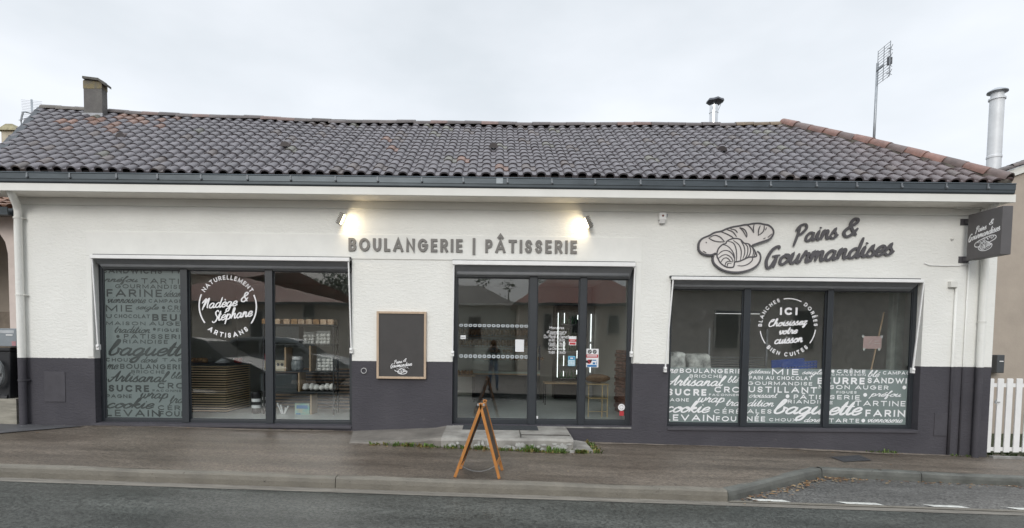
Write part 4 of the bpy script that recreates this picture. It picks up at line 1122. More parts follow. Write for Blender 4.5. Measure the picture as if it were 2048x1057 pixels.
# ------------------------------------------------------------------ awnings
def awning(label, x0, x1, zb0, zb1, piv, topz):
    """drop-arm screen, rolled up: white front bar, fabric, roller, two arms on pivots"""
    t = thing('awning', label, 'awning', ((x0 + x1) / 2, -.05, zb0))
    mb = MB(); mb.box(x0, x1, -.135, -.085, zb0, zb1); mb.build('front_bar', 'white', t, bevel=.006)
    mb = MB(); mb.box(x0 - .005, x1 + .005, -.06, .0, zb1 - .005, zb1 + .022); mb.build('cassette', 'alu', t, bevel=.004)
    mb = MB(); mb.prism_x([(-.10, zb0 + .01), (-.085, zb0 + .012), (.135, topz), (.13, topz - .012)], x0 + .035, x1 - .03); mb.build('fabric', 'fabric', t)
    mb = MB(); mb.tube([(x0 + .06, .06, topz + .045), (x1 - .06, .06, topz + .045)], .038, 12); mb.build('roller', 'fabric', t, smooth=True)
    for (xt, xb, zp) in piv:
        mb = MB(); mb.bar((xt, -.10, zb0 + .01), (xb, -.035, zp), .020, .026, up=(0, 1, 0)); a = mb.build('arm', 'white', t, bevel=.004)
        mb = MB(); mb.box(xb - .022, xb + .022, -.055, .0, zp - .055, zp + .03); mb.blob((xb, -.06, zp), (.022, .014, .022), 10, 5, 0); mb.build('arm_pivot', 'white', a)
    return t
def AX(px, py): return P(px, py, -.05)
za, zb_ = PZ(445, 520.5, -.11), PZ(445, 513, -.11)
awning('rolled up window awning with white bar above the left shop window', PXW(181, 514, -.11), PXW(699, 518, -.11), za, zb_, [(PXW(188, 560, -.07), AX(195, 693).x, AX(195, 693).z), (PXW(698, 560, -.07), AX(702, 700).x, AX(702, 700).z)], 2.71)
za, zb_ = PZ(1088, 532, -.11), PZ(1088, 523.5, -.11)
awning('rolled up awning with white bar above the glazed shop entrance', PXW(905, 525, -.11), PXW(1271, 529, -.11), za, zb_, [(PXW(907.5, 600, -.07), AX(905, 706).x, AX(905, 706).z), (PXW(1267.5, 600, -.07), AX(1263, 707).x, AX(1263, 707).z)], 2.65)
za, zb_ = PZ(1592, 563, -.11), PZ(1592, 556.5, -.11)
awning('rolled up window awning with white bar above the right shop window', PXW(1343, 560, -.11), PXW(1846, 562, -.11), za, zb_, [(PXW(1344, 600, -.07), AX(1331, 738).x, AX(1331, 738).z), (PXW(1843, 600, -.07), AX(1827, 740).x, AX(1827, 740).z)], 2.50)

# ------------------------------------------------------------------ lit wall lamps
def wall_lamp(label, top, bot, side):
    a = P(*top, -.13); b = P(*bot, -.13)
    t = thing('wall_lamp', label, 'wall lamp', ((a.x + b.x) / 2, -.05, (a.z + b.z) / 2), 'lit wall lamps over the shop sign')
    d = (b - a).normalized(); nrm = Vector((-d.z, 0, d.x)) * side
    if nrm.x * side < 0: nrm = -nrm
    mb = MB(); mb.bar(a, b, .055, .09, up=(0, 1, 0))
    # cooling fins at the back
    for i in range(7):
        p = a.lerp(b, (i + .5) / 7); mb.bar(p - nrm * .026, p - nrm * .046, .012, .085, up=(0, 1, 0))
    mb.build('housing', mat('grey_lamp_housing' + label[:5], (.17, .16, .14), .45, metal=.3), t, bevel=.003)
    mb = MB(); p = a.lerp(b, .5); q0 = a.lerp(b, .08) + nrm * .030; q1 = a.lerp(b, .92) + nrm * .030
    mb.bar(q0, q1, .006, .07, up=(0, 1, 0)); mb.build('lens', mat('lit_lens' + label[:5], (1, .9, .7), .3, emit=(1, .83, .55), estr=9), t)
    mb = MB(); p0 = a.lerp(b, .5) - nrm * .04; mb.tube([p0, p0 - nrm * .03 + Vector((0, .06, -.03)), Vector((p0.x - nrm.x * .03, 0, p0.z - .03))], .008, 6); mb.lathe((p0.x - nrm.x * .03, -.004, p0.z - .03), [(.03, -.03), (.03, .03)], 12)
    mb.build('bracket', 'galv', t)
    li = bpy.data.lights.new('lamp_light', 'AREA'); li.shape = 'RECTANGLE'; li.size = .20; li.size_y = .06; li.energy = 1.25; li.color = (1, .80, .50)
    lo = bpy.data.objects.new('lamp_light', li); COL.objects.link(lo)
    dirv = (nrm + Vector((0, .45, 0))).normalized()
    lo.rotation_euler = dirv.to_track_quat('-Z', 'Y').to_euler(); lo.location = p + nrm * .045
    attach(lo, t)
    # square the lamp's long side to the housing
    zax = -dirv; xax = d - zax * d.dot(zax); xax.normalize(); yax = zax.cross(xax)
    mm = Matrix((xax, yax, zax)).transposed().to_4x4(); mm.translation = p + nrm * .045; lo.matrix_basis = mm
wall_lamp('lit wall lamp above the letter B of the shop name', (687, 427), (677, 449), 1)
wall_lamp('lit wall lamp above the final letter E of the shop name', (1172, 434), (1181, 456), -1)

# ------------------------------------------------------------------ fascia lettering
c0 = PZ(930, 507, -.03)
t = thing('shop_sign', 'raised grey capital letters naming the bakery trade above the entrance', 'sign', (.4, -.02, 3.0))
# one mesh per letter
line = 'BOULANGERIE | PÂTISSERIE'
q = pbox(697, 480, 1154, 509, -.03)
zb0 = P(926, 505, -.03).z; cap = .205; wt = .2
x = 0; lay = []
for ch in line:
    base = ACC.get(ch, (ch, None))[0]; w = max(CAPS[base][0], wt) * (.95 if ch != ' ' else 1.3); lay.append((x, w)); x += w + .27
tot = x - .27; s = (PXW(1154, 494, -.03) - PXW(697, 494, -.03)) / tot; x0 = PXW(697, 494, -.03)
for ch, (lx, w) in zip(line, lay):
    if ch == ' ': continue
    mb = MB(); base, acc = ACC.get(ch, (ch, None)); W_ = w * s; T = wt * cap
    sts = [[(x0 + lx * s + T / 2 + p[0] * (W_ - T), zb0 + T / 2 + p[1] * (cap - T)) for p in st] for st in CAPS[base][1]]
    if acc: sts.append([(x0 + lx * s + T / 2 + p[0] * (W_ - T), zb0 + p[1] * cap * .98) for p in acc])
    for i, st in enumerate(sts): ribbon(mb, st, T, -.036 - .0008 * i, .022, dy=.0007)
    mb.build('letter', 'signgrey', t, recalc=False)

# ---- emblem: loaf and croissant on a plate, traced in a zoom at 4.6545x from (1380, 420)
BAG = [(80, 340), (88, 300), (120, 265), (180, 240), (230, 212), (290, 200), (340, 178), (400, 160), (450, 152), (500, 142), (545, 138), (580, 130), (640, 127), (690, 137), (730, 145), (765, 175), (777, 210), (765, 245), (735, 275), (690, 292), (640, 308), (580, 330)]
BAG2 = [(80, 340), (83, 372), (100, 395), (130, 413), (165, 420), (200, 420), (238, 404)]
PLATE = [(222, 425), (212, 455), (222, 495), (255, 530), (300, 558), (360, 576), (430, 582), (500, 574), (570, 552), (620, 520), (648, 480), (656, 440), (645, 405), (625, 388)]
CROI = [(252, 440), (250, 405), (265, 360), (300, 325), (330, 315), (345, 292), (385, 272), (430, 268), (470, 280), (500, 310), (540, 318), (562, 335), (590, 365), (612, 405), (617, 432), (590, 440), (545, 442), (500, 462), (455, 480), (415, 488), (408, 520), (395, 536), (350, 536), (310, 518), (278, 490), (252, 440)]
LINES = [[(300, 325), (350, 340), (395, 390), (412, 440), (412, 488)], [(345, 292), (400, 310), (425, 360), (432, 430), (428, 482)], [(400, 285), (455, 330), (475, 390), (468, 470)],
         [(258, 420), (300, 385), (350, 382), (390, 410), (408, 450)], [(262, 455), (300, 425), (340, 420), (380, 445), (400, 485)], [(285, 490), (310, 455), (345, 450), (375, 480)], [(325, 520), (335, 490), (365, 480), (395, 488)], [(345, 528), (352, 500), (385, 500)],
         [(505, 312), (535, 350), (530, 420), (505, 458)], [(545, 325), (562, 370), (552, 420), (530, 445)], [(575, 350), (590, 390), (580, 435)], [(600, 385), (603, 410), (592, 436)], [(470, 290), (500, 340), (508, 400), (490, 455)],
         [(440, 520), (490, 522), (540, 505), (575, 475), (582, 445)],
         [(172, 262), (210, 285), (260, 297), (320, 298)], [(180, 258), (230, 238), (280, 255), (320, 298)], [(288, 205), (340, 225), (385, 250), (405, 268)], [(340, 185), (395, 205), (432, 252)], [(375, 178), (420, 190), (440, 215)],
         [(458, 168), (490, 195), (525, 258)], [(462, 165), (505, 185), (527, 225), (525, 258)], [(530, 145), (560, 165), (592, 215)], [(595, 138), (588, 175), (592, 215)], [(652, 148), (637, 190), (634, 240)], [(690, 148), (682, 200), (634, 240)],
         [(712, 165), (700, 190)], [(760, 225), (722, 258)], [(120, 385), (150, 402)], [(145, 300), (155, 310)], [(680, 272), (700, 262)]]
def emblem(mb_fill, mb_line, f, y, w, full=True, dy=.006):
    if mb_fill is not None:
        loaf = [f(*p) for p in cr(BAG + BAG2[::-1][0:1] + [(200, 420), (130, 413), (100, 395), (83, 372), (80, 340)], 4)]
        mb_fill.prism(loaf[:-1], y, y + .02)
        pl = [f(*p) for p in cr(PLATE, 4)]; mb_fill.prism(pl, y - .003, y + .018)
        cs = [f(*p) for p in cr(CROI, 4)][:-1]; mb_fill.prism(cs, y - .006, y + .016)
    for i, st in enumerate([BAG, BAG2, PLATE, CROI]):
        ribbon(mb_line, [f(*p) for p in cr(st, 4)], w * (1.25 if i < 3 else 1), y - .008 - .0005 * i, dy, square=False)
    for i, st in enumerate(LINES if full else LINES[::2]):
        ribbon(mb_line, [f(*p) for p in cr(st, 4)], w * .8, y - .0105 - .0003 * (i % 6), dy, mod=.3, square=False)
YS = -.045
def fz(x, y): p = P(1380 + x / 4.6545, 420 + y / 4.6545, YS); return (p.x, p.z)
t = thing('bread_emblem', 'cut-out wall emblem of a long loaf and a croissant on a plate', 'sign', (fz(430, 350)[0], -.03, fz(430, 350)[1]))
mf = MB(); ml = MB(); emblem(mf, ml, fz, YS, .021)
mf.build('backing', mat('emblem_pale', (.70, .67, .645), .6, noise=.03), t); ml.build('drawing', 'signdark', t, recalc=False)
# dark edge of the cut-out board
mb = MB()
for st in (BAG, BAG2, PLATE): ribbon(mb, [fz(*p) for p in cr(st, 4)], .026, YS + .004, .030, square=False)
mb.build('rim', 'signdark', t, recalc=False)
# ---- shop name in brush script
def zbx(x0, y0, x1, y1): return pbox(1380 + x0 / 4.6545, 420 + y0 / 4.6545, 1380 + x1 / 4.6545, 420 + y1 / 4.6545, YS)
t = thing('name_sign', 'dark brush script letters of the shop name beside the bread emblem', 'sign', (zbx(960, 70, 1920, 560)[0], -.03, 3.1))
for w_, bx_, rt in (('Pains', (958, 122, 1398, 352), .15), ('&', (1424, 68, 1588, 258), .12), ('Gourmandises', (702, 240, 1922, 562), .125)):
    mb = MB(); word(mb, w_, 'scr', zbx(*bx_), YS + .008, .016, .29, rot=rt, mod=.3); mb.build('word', 'signdark', t, recalc=False)

# ------------------------------------------------------------------ projecting sign
xs_ = 7.36; xe = 7.51; y0_, y1_ = -.74, -.13; z0_, z1_ = 2.955, 3.655
t = thing('projecting_sign', 'dark box sign on two brackets projecting at the right corner of the facade', 'sign', (7.5, -.1, 3.3))
mb = MB(); mb.box(xs_, xe, y0_, y1_, z0_, z1_); mb.build('box', mat('sign_box_paint', (.105, .10, .102), .55, noise=.04), t, bevel=.004)
for z in (z1_ - .08, z0_ + .03):
    mb = MB(); mb.box(xs_ + .03, xe - .05, y1_, -.01, z - .03, z + .03); mb.box(xs_ - .02, xe, -.012, 0, z - .05, z + .05); mb.build('bracket', 'signdark', t)
# side face lettering: build flat then turn on to the plane x = const
def on_side(mb, name, m, parent, xface):
    """turn lettering built in the xz plane on to the left-hand face of the box: x runs towards the street"""
    me_v = []
    for v in mb.v: me_v.append((xface - (.0 - v[1]) * -1 if False else xface + v[1], y1_ - v[0], v[2]))
    mb.v = me_v; return mb.build(name, m, parent)
def sidebox(u0, v0, u1, v1):
    H_ = z1_ - z0_; Wd = y1_ - y0_; return (u0 * Wd, z1_ - v1 * H_, u1 * Wd, z1_ - v0 * H_)
mb = MB(); word(mb, 'Pains', 'scr', sidebox(.24, .29, .58, .47), 0, .004, .26, rot=.1); word(mb, '&', 'scr', sidebox(.64, .22, .77, .34), 0, .004, .26, rot=.1); word(mb, 'Gourmandises', 'scr', sidebox(.05, .36, .97, .62), 0, .004, .26, rot=.12)
on_side(mb, 'lettering', 'vinyl', t, xs_ - .0045)
bxs = sidebox(.24, .56, .86, .86)
def fs(x, y): return (bxs[0] + (x - 80) / 700 * (bxs[2] - bxs[0]), bxs[3] - (y - 125) / 460 * (bxs[3] - bxs[1]))
mb = MB(); emblem(None, mb, fs, .012, .009, full=True, dy=.002); on_side(mb, 'drawing', 'vinyl', t, xs_ - .0045)

# ------------------------------------------------------------------ blackboard on the wall
q = pbox(753.5, 623.5, 852.5, 758, -.03)
t = thing('menu_board', 'empty framed blackboard with a small white bakery mark on the wall', 'blackboard', ((q[0] + q[2]) / 2, -.02, q[1]))
mb = MB(); fw = .035
mb.box(q[0], q[0] + fw, -.05, -.003, q[1], q[3]); mb.box(q[2] - fw, q[2], -.05, -.003, q[1], q[3]); mb.box(q[0] + fw, q[2] - fw, -.049, -.003, q[1], q[1] + fw); mb.box(q[0] + fw, q[2] - fw, -.049, -.003, q[3] - fw, q[3])
mb.build('frame', mat('pale_oak_frame', (.50, .38, .275), .5, noise=.08, nscale=4, nstretch=(5, 5, 1)), t, bevel=.003)
mb = MB(); mb.box(q[0] + fw, q[2] - fw, -.034, -.006, q[1] + fw, q[3] - fw); mb.build('panel', 'board', t)
Z4 = lambda x0, y0, x1, y1: pbox(500 + x0 / 2.7825, 490 + y0 / 2.7825, 500 + x1 / 2.7825, 490 + y1 / 2.7825, -.035)
mb = MB(); word(mb, 'Pains', 'scr', Z4(800, 640, 848, 668), -.036, .0015, .26, rot=.12); word(mb, '&', 'scr', Z4(852, 632, 872, 652), -.036, .0015, .26); word(mb, 'Gourmandises', 'scr', Z4(782, 650, 904, 690), -.036, .0015, .26, rot=.12)
mb.build('lettering', 'vinyl', t, recalc=False)
bx2 = Z4(806, 676, 888, 720)
mb = MB(); emblem(None, mb, lambda x, y: (bx2[0] + (x - 80) / 700 * (bx2[2] - bx2[0]), bx2[3] - (y - 125) / 460 * (bx2[3] - bx2[1])), -.026, .0075, full=False, dy=.0015); mb.build('drawing', 'vinyl', t, recalc=False)

# ------------------------------------------------------------------ alarm sensor
q = pbox(1318, 426, 1332, 447, -.06)
t = thing('alarm_sensor', 'small white alarm sensor under the eaves above the bread emblem', 'sensor', ((q[0] + q[2]) / 2, 0, q[1]))
mb = MB(); mb.box(q[0], q[2], -.09, -.0, q[1] + .05, q[3]); mb.prism_x([(-.085, q[1] + .05), (-.06, q[1]), (-.015, q[1]), (-.0, q[1] + .05)], q[0] + .012, q[2] - .012); mb.build('casing', 'white', t, bevel=.006)
mb = MB(); mb.blob(((q[0] + q[2]) / 2, -.09, (q[1] + q[3]) / 2 + .03), (.017, .012, .017), 10, 6, 0); mb.build('eye', mat('red_eye', (.25, .09, .06), .3), t, smooth=True)
mb = MB(); mb.box(q[2], q[2] + .035, -.03, 0, q[3] - .05, q[3] - .01); mb.build('bracket', 'galv', t)

# ------------------------------------------------------------------ concrete step and ramp before the door
M['ramp'] = mat('worn_ramp_concrete', (.19, .175, .155), .7, noise=.2, nscale=3, bump=.4, bscale=40, dist=.008)
def slab_top(x):
    if x < -.75: t_ = max(0, (x + 2.45) / 1.7); return base_z(-2.4) - .06 + t_ * (.20 - base_z(-2.4) + .06)
    return .20
mb = MB()
xs2 = [-2.45 + .17 * i for i in range(22)]; xs2[-1] = 1.16
rows = []; rs = random.Random(5)
for x in xs2:
    fy = -.94 - .02 * math.sin(x * 5) - rs.uniform(0, .02); zt = slab_top(x); zbk = min(.243, base_z(x) + (x + 2.45) * .085 - .012) if x < -.75 else .245
    rows.append(len(mb.v))
    mb.v += [(x, fy + .01, -.4), (x, fy, zt - .035 + rs.uniform(-.01, .01)), (x, fy + .03, zt), (x, -.45, (zt + zbk) / 2 + .002), (x, -.001, zbk), (x, -.001, -.4)]
K_ = next(i for i, x in enumerate(xs2) if x > -.80)
def slab_mesh(rws):
    m2 = MB(); m2.v = mb.v[rws[0]:rws[-1] + 6]; o_ = rws[0]; rws = [q - o_ for q in rws]
    for a, b in zip(rws, rws[1:]):
        for u in range(5): m2.face((a + u, b + u, b + u + 1, a + u + 1))
    m2.face(tuple(rws[0] + u for u in range(6))); m2.face(tuple(rws[-1] + u for u in range(6))[::-1]); return m2
M['step'] = mat('step_concrete', (.31, .30, .275), .75, noise=.22, nscale=3.5, bump=.5, bscale=30, dist=.01, col2=(.17, .16, .145))
stepo = slab_mesh(rows[K_:]).build('entrance_step', 'step', None)
slab_mesh(rows[:K_ + 1]).build('ramp', 'ramp', stepo)
tag(stepo, 'weathered concrete step with side ramp before the shop door', 'step')
# flaking limewash and joints on the step
mb = MB(); pr = random.Random(8)
for i in range(46):
    x = pr.uniform(-.6, 1.13); zc = pr.uniform(.02, .14); rx, rz = pr.uniform(.02, .07), pr.uniform(.012, .05)
    mb.poly([(x + rx * math.cos(a) * pr.uniform(.6, 1.1), -.968 - .0004 * (i % 9), zc + rz * math.sin(a) * pr.uniform(.6, 1.1)) for a in [2 * math.pi * k / 9 for k in range(9)]])
mb.build('flaking_limewash', mat('old_limewash', (.46, .46, .44), .9, noise=.2, nscale=20, bump=.5), stepo)
mb = MB(); mb.box(.40, .405, -.9, -.3, .10, .2445); mb.box(.405, 1.14, -.7, -.695, .1, .212 + .012); mb.build('joint', mat('dark_joint', (.06, .055, .05), .9), stepo)
mb = MB(); pts = [(1.162, -.93), (1.45, -.93), (1.42, -.42), (1.18, -.30)]
n = 4; tz = [.055, .04, .08, .10]
mb.v += [(p[0], p[1], z) for p, z in zip(pts, tz)] + [(p[0], p[1], -.3) for p in pts]
mb.face((0, 1, 2, 3)); mb.face((7, 6, 5, 4))
for i in range(4): mb.face((i, 4 + i, 4 + (i + 1) % 4, (i + 1) % 4))
tag(mb.build('side_slab', 'step', None, bevel=.008), 'low broken concrete slab at the right end of the entrance step', 'slab')
# door mats
q = [(-.52, -.30), (.30, -.30), (.30, -.015), (-.50, -.015)]
def mat_thing(label, x0, x1, y0, y1, z, m):
    mb = MB(); mb.prism_x([(y0, z - .012), (y0, z), (y1, z + .016), (y1, z + .004)], x0, x1); return tag(mb.build('door_mat', m, None, bevel=.003), label, 'door mat')
M['mat'] = mat('rubber_mat', (.045, .05, .055), .8, noise=.2, nscale=40, bump=.6, bscale=150)
mat_thing('dark rubber door mat on the step under the left entrance pane', -.48, .70, -.33, -.02, .242, 'mat')

# ------------------------------------------------------------------ A-board, seen from its side
gz = lambda x, y: pave_z(x, y)
t = thing('pavement_sign', 'folding wooden A-board standing open on the pavement before the entrance', 'A-board', (-.16, -2.45, gz(-.16, -2.45)))
yf_, yb_ = -2.66, -2.25
apex = P(962, 806, -2.62)
for side, (fx, tx) in ((-1, (-.435, apex.x + .012)), (1, (.075, apex.x - .012))):
    legs = []
    for y in (yf_, yb_):
        o_ = .040 if y == yb_ else 0
        a = Vector((tx + o_, y, apex.z)); b = Vector((fx + o_, y, gz(fx, y)))
        ov = (a - b).normalized() * .0
        mb = MB(); mb.bar(a + ov, b, .034, .030, up=(0, 1, 0)); mb.build('leg', 'orange', t, bevel=.004)
        legs.append((a, b))
    for f0, f1, m_ in ((.03, .085, 'orange'), (.80, .85, 'orange')):
        a0 = legs[0][0].lerp(legs[0][1], (f0 + f1) / 2); a1 = legs[1][0].lerp(legs[1][1], (f0 + f1) / 2)
        mb = MB(); mb.bar(a0 + Vector((0, .017, 0)), a1 - Vector((0, .017, 0)), .030, .045, up=(legs[0][0] - legs[0][1])); mb.build('rail', m_, t, bevel=.003)
    a0, a1 = legs[0][0].lerp(legs[0][1], .08), legs[0][0].lerp(legs[0][1], .81); b0, b1 = legs[1][0].lerp(legs[1][1], .08), legs[1][0].lerp(legs[1][1], .81)
    nrm = (a1 - a0).cross(b0 - a0).normalized() * .004; yy = Vector((0, .016, 0))
    mb = MB()
    for s_ in (1, -1):
        pts = [a0 + yy, a1 + yy, b1 - yy, b0 - yy]; pts = [p + nrm * s_ for p in pts]; mb.poly(pts if s_ > 0 else pts[::-1])
    mb.build('panel', mat('slate_brown_panel', (.075, .058, .045), .5, noise=.2) if side < 0 else bpy.data.materials['slate_brown_panel'], t)
    mb = MB(); mb.tube([(tx - side * .02, yf_ - .02, apex.z - .02), (tx - side * .02, yf_ + .05, apex.z - .02)], .012, 8); mb.build('hinge', 'galv', t)
mb = MB(); p0 = Vector((-.385, yf_ + .03, .17)); p1 = Vector((.03, yf_ + .03, .16))
pts = [p0.lerp(p1, i / 24) + Vector((0, 0, -.075 * (1 - (2 * i / 24 - 1) ** 2))) for i in range(25)]
mb.tube(pts, .0019, 5); mb.build('chain', 'galv', t)

# ------------------------------------------------------------------ aerials and neighbours
def aerial(label, cx, cy, z0, z1, turn, px_top, arm=.28, w=.55, h=.62, up=0.0):
    t = thing('tv_aerial', label, 'aerial', (cx, cy, z0))
    mb = MB(); mb.tube([(cx, cy, z0), (cx + .01, cy, z1)], .022, 10); mb.build('mast', 'galv', t, smooth=True)
    ax = Vector((math.cos(turn), math.sin(turn), 0)); nx = Vector((-math.sin(turn), math.cos(turn), 0))
    c = Vector((cx, cy, z1 + up)) + ax * (w * .5 + .02)
    mb = MB()
    for i in range(13): z = -h / 2 + h * i / 12; mb.tube([c - ax * w / 2 + Vector((0, 0, z)), c + ax * w / 2 + Vector((0, 0, z))], .005, 4)
    for s in (-.5, 0, .5): mb.tube([c + ax * (w * s) + Vector((0, 0, -h / 2 - .01)), c + ax * (w * s) + Vector((0, 0, h / 2 + .01))], .007, 5)
    mb.build('reflector_grid', 'galv', t)
    mb = MB(); mb.bar(Vector((cx, cy, z1 - .03 + up)), c + Vector((0, 0, -.03)), .03, .03); mb.tube([(cx, cy, z1), (cx, cy, z1 + up - .03)], .015, 6); mb.build('boom', 'galv', t)
    mb = MB()
    for k in range(4):
        z = -h * .36 + h * .24 * k; o = c + nx * .06 + ax * w * .25 + Vector((0, 0, z)); mb.tube([o, o - nx * .06], .006, 4)
        for s in (-1, 1): mb.tube([o, o + ax * (s * .06) + Vector((0, 0, .05))], .005, 4); mb.tube([o, o + ax * (s * .06) + Vector((0, 0, -.05))], .005, 4)
    o = c + nx * .06 + ax * w * .25; mb.tube([o + Vector((0, 0, -h * .42)), o + Vector((0, 0, h * .42))], .007, 5)
    o = c + nx * .05 + ax * w * .25; mb.box(o.x - .03, o.x + .03, o.y - .03, o.y + .03, o.z - .06, o.z + .06); mb.build('dipoles', mat('aerial_dark', (.15, .155, .17), .5) if 'aerial_dark' not in bpy.data.materials else bpy.data.materials['aerial_dark'], t)
    return t
YA = 1.7
a = P(1747, 292, YA); b = P(1752, 127, YA)
# the grid panel is seen obliquely
aerial('tall mast aerial with grid reflector behind the right end of the roof', a.x, YA, a.z - .5, b.z, rad(-93), 0, w=.36, h=.60, up=-.10)
# left neighbour's yagi with curved reflector
YB = 4.0
c = P(64, 232, YB)
t = thing('tv_aerial', 'yagi aerial with slatted reflector behind the left end of the roof', 'aerial', (c.x, YB, c.z - 1.5))
s_ = (YB + CD) / CF
mb = MB(); mb.tube([(c.x + .03, YB, c.z - 1.6), (c.x + .0, YB, c.z + .36)], .02, 8); mb.build('mast', 'galv', t, smooth=True)
mb = MB()
A = lambda px, py, dy=0: P(px, py, YB + dy)
mb.tube([A(44, 225, -.3), A(50, 224, -.2), A(64, 228), A(80, 232, .3)], .014, 6); mb.tube([A(46, 225, -.3), A(44, 232, -.3), A(42, 242, -.3), A(43, 252, -.3)], .02, 6)
mb.build('boom', 'galv', t)
mb = MB()
for i in range(11): mb.tube([A(42 + i * .3, 200 + i * 3.2, .15), A(84 + i * .1, 204 + i * 3.2, .35)], .0035, 4)
mb.build('reflector_grid', mat('pale_wire', (.45, .46, .48), .5), t)
mb = MB()
for k in range(5): p = A(50 + k * 5, 238 - k * 1.5, -.1 + .08 * k); mb.tube([p + Vector((-.06, -.1, -.07)), p + Vector((.06, .1, .07))], .006, 4)
mb.build('dipoles', bpy.data.materials['aerial_dark'], t)

# left neighbour house
M['pink'] = mat('pinkish_render', (.62, .535, .49), .85, noise=.06, nscale=3, bump=.3, bscale=20)
M['beige'] = mat('beige_render', (.40, .345, .29), .85, noise=.06, nscale=2, bump=.3, bscale=25)
t = thing('neighbour_house', 'pinkish neighbouring house with arched porch at the left edge', 'house', (-10, .6, .2))
YN = .35
xe_ = PXW(17, 480, YN) ; archz = PZ(10, 425, YN); pr0 = PXW(16.5, 500, YN); zt = 3.55
mb = MB()
# arched opening between x=-11 and the pier
ax0, ax1 = -11.2, PXW(18, 500, YN) - .02
sp = PZ(8, 452, YN); pts = []
outer = [(-7.72, -.4), (-7.72, zt), (-14, zt), (-14, -.4), (ax0, -.4)]
n_ = 14; cxx = (ax0 + ax1) / 2; rx = (ax1 - ax0) / 2
arch_pts = [(cxx - rx * math.cos(math.pi * k / n_), sp - .45 + .85 * math.sin(math.pi * k / n_)) for k in range(n_ + 1)]
mb.prism(outer + arch_pts + [(ax1, -.4)], YN, YN + .3); mb.build('wall', 'pink', t)
mb = MB(); mb.box(-14, -7.7, YN + 1.9, YN + 2.1, -.4, 4.4); mb.build('porch_wall', 'beige', t)
mb = MB(); mb.box(-14, ax1 - .1, YN + 1.0, YN + 1.04, -.2, 2.05)
for i in range(30): mb.box(-13.9 + i * .13, -13.9 + i * .13 + .11, YN + .98, YN + 1.0, -.2, 2.08)
mb.build('porch_screen', mat('brown_boards', (.20, .165, .13), .8, noise=.2, nscale=5), t)
mb = MB(); mb.cc = (.36, .21, .14)
for c_ in range(26):
    x = -7.62 - .09 - c_ * .21
    for r_ in range(8):
        n = len(mb.v); mb.cc = tuple(Vector((.38, .22, .15)) * random.uniform(.75, 1.2)); ya, yb2 = YN - .3 + r_ * .35, YN - .3 + (r_ + 1.1) * .35
        for yy, lf in ((ya, .03), (yb2, 0)):
            for j in range(7): tt = math.pi * j / 6; mb.v.append((x - .085 * math.cos(tt), yy, 3.60 + (yy - YN + .3) * .34 + .07 * math.sin(tt) + lf))
        for j in range(6): mb.face((n + j, n + j + 1, n + 8 + j, n + 7 + j))
mb.poly([(-14, YN - .25, 3.59), (-7.68, YN - .25, 3.59), (-7.68, YN + 2.6, 4.55), (-14, YN + 2.6, 4.55)])
mb.build('roof', 'tile', t, cols=True, smooth=True, recalc=False)
mb = MB(); mb.prism_x([(YN - .42, 3.50), (YN - .30, 3.50), (YN - .30, 3.62), (YN - .32, 3.62), (YN - .33, 3.53), (YN - .40, 3.53), (YN - .41, 3.62), (YN - .43, 3.62)], -14, -7.66); mb.build('gutter', 'zinc', t)
# its chimney, seen over the verge
yc = 5.2; x0, x1 = PXW(3, 280, yc), PXW(31, 280, yc); zt = PZ(15, 262, yc)
chn = thing('neighbour_chimney', 'cream chimney with tapered cap behind the left roof edge', 'chimney', ((x0 + x1) / 2, yc, 4))
mb = MB(); mb.box(x0, x1, yc, yc + .5, 4.0, zt); mb.build('stack', mat('cream_render', (.52, .47, .37), .85, noise=.1, bump=.3), chn)
mb = MB(); zc = PZ(15, 246, yc); o = .07
a_ = [(x0 - o, yc - o, zt), (x1 + o, yc - o, zt), (x1 + o, yc + .5 + o, zt), (x0 - o, yc + .5 + o, zt)]
b_ = [(x0 + .06, yc + .06, zc), (x1 - .12, yc + .06, zc), (x1 - .12, yc + .4, zc), (x0 + .06, yc + .4, zc)]
mb.v += a_ + b_; mb.face((3, 2, 1, 0)); mb.face((4, 5, 6, 7))
for i in range(4): mb.face((i, (i + 1) % 4, 4 + (i + 1) % 4, 4 + i))
mb.build('cap', mat('mossy_cap', (.33, .30, .19), .9, noise=.2, nscale=10, bump=.4), chn)

# letter box bank and bins at the left edge
yl = -.02
q = pbox(-34, 657, 33, 693, yl)
t = thing('letter_box', 'grey letter box bank with white label strip left of the downpipe', 'letter box', ((q[0] + q[2]) / 2, yl, q[1]))
mb = MB(); mb.box(q[0], q[2], yl, yl + .3, q[1], q[3]); mb.build('casing', mat('letter_box_grey', (.235, .26, .28), .45, metal=.2, noise=.05), t, bevel=.008)
e = pbox(0, 661, 28, 667, yl); mb = MB(); mb.box(e[0], e[2], yl - .004, yl, e[1], e[3]); mb.build('label_strip', mat('label_strip', (.45, .47, .49), .5), t)
e = pbox(12, 669.5, 25, 671.5, yl); mb = MB(); mb.box(e[0], e[2], yl - .004, yl, e[1], e[3]); mb.build('name_plate', 'white', t)
e = pbox(24, 683, 32, 692, yl); mb = MB(); mb.box(e[0], e[2], yl - .004, yl, e[1], e[3]); mb.build('notice', mat('pink_notice', (.42, .22, .24), .6), t)
q = pbox(-40, 695, 34, 797, .12)
t = thing('wheelie_bin', 'black bin standing below the grey letter boxes', 'bin', ((q[0] + q[2]) / 2, .12, q[1]))
mb = MB(); mb.prism([(q[0] + .04, q[1]), (q[2] - .03, q[1]), (q[2], q[3] - .06), (q[0], q[3] - .06)], .0, .45); mb.build('body', mat('black_plastic', (.022, .023, .026), .45), t, bevel=.02)
mb = MB(); mb.box(q[0] - .02, q[2] + .015, -.025, .48, q[3] - .06, q[3] - .01); mb.build('lid', 'black', t, bevel=.012)
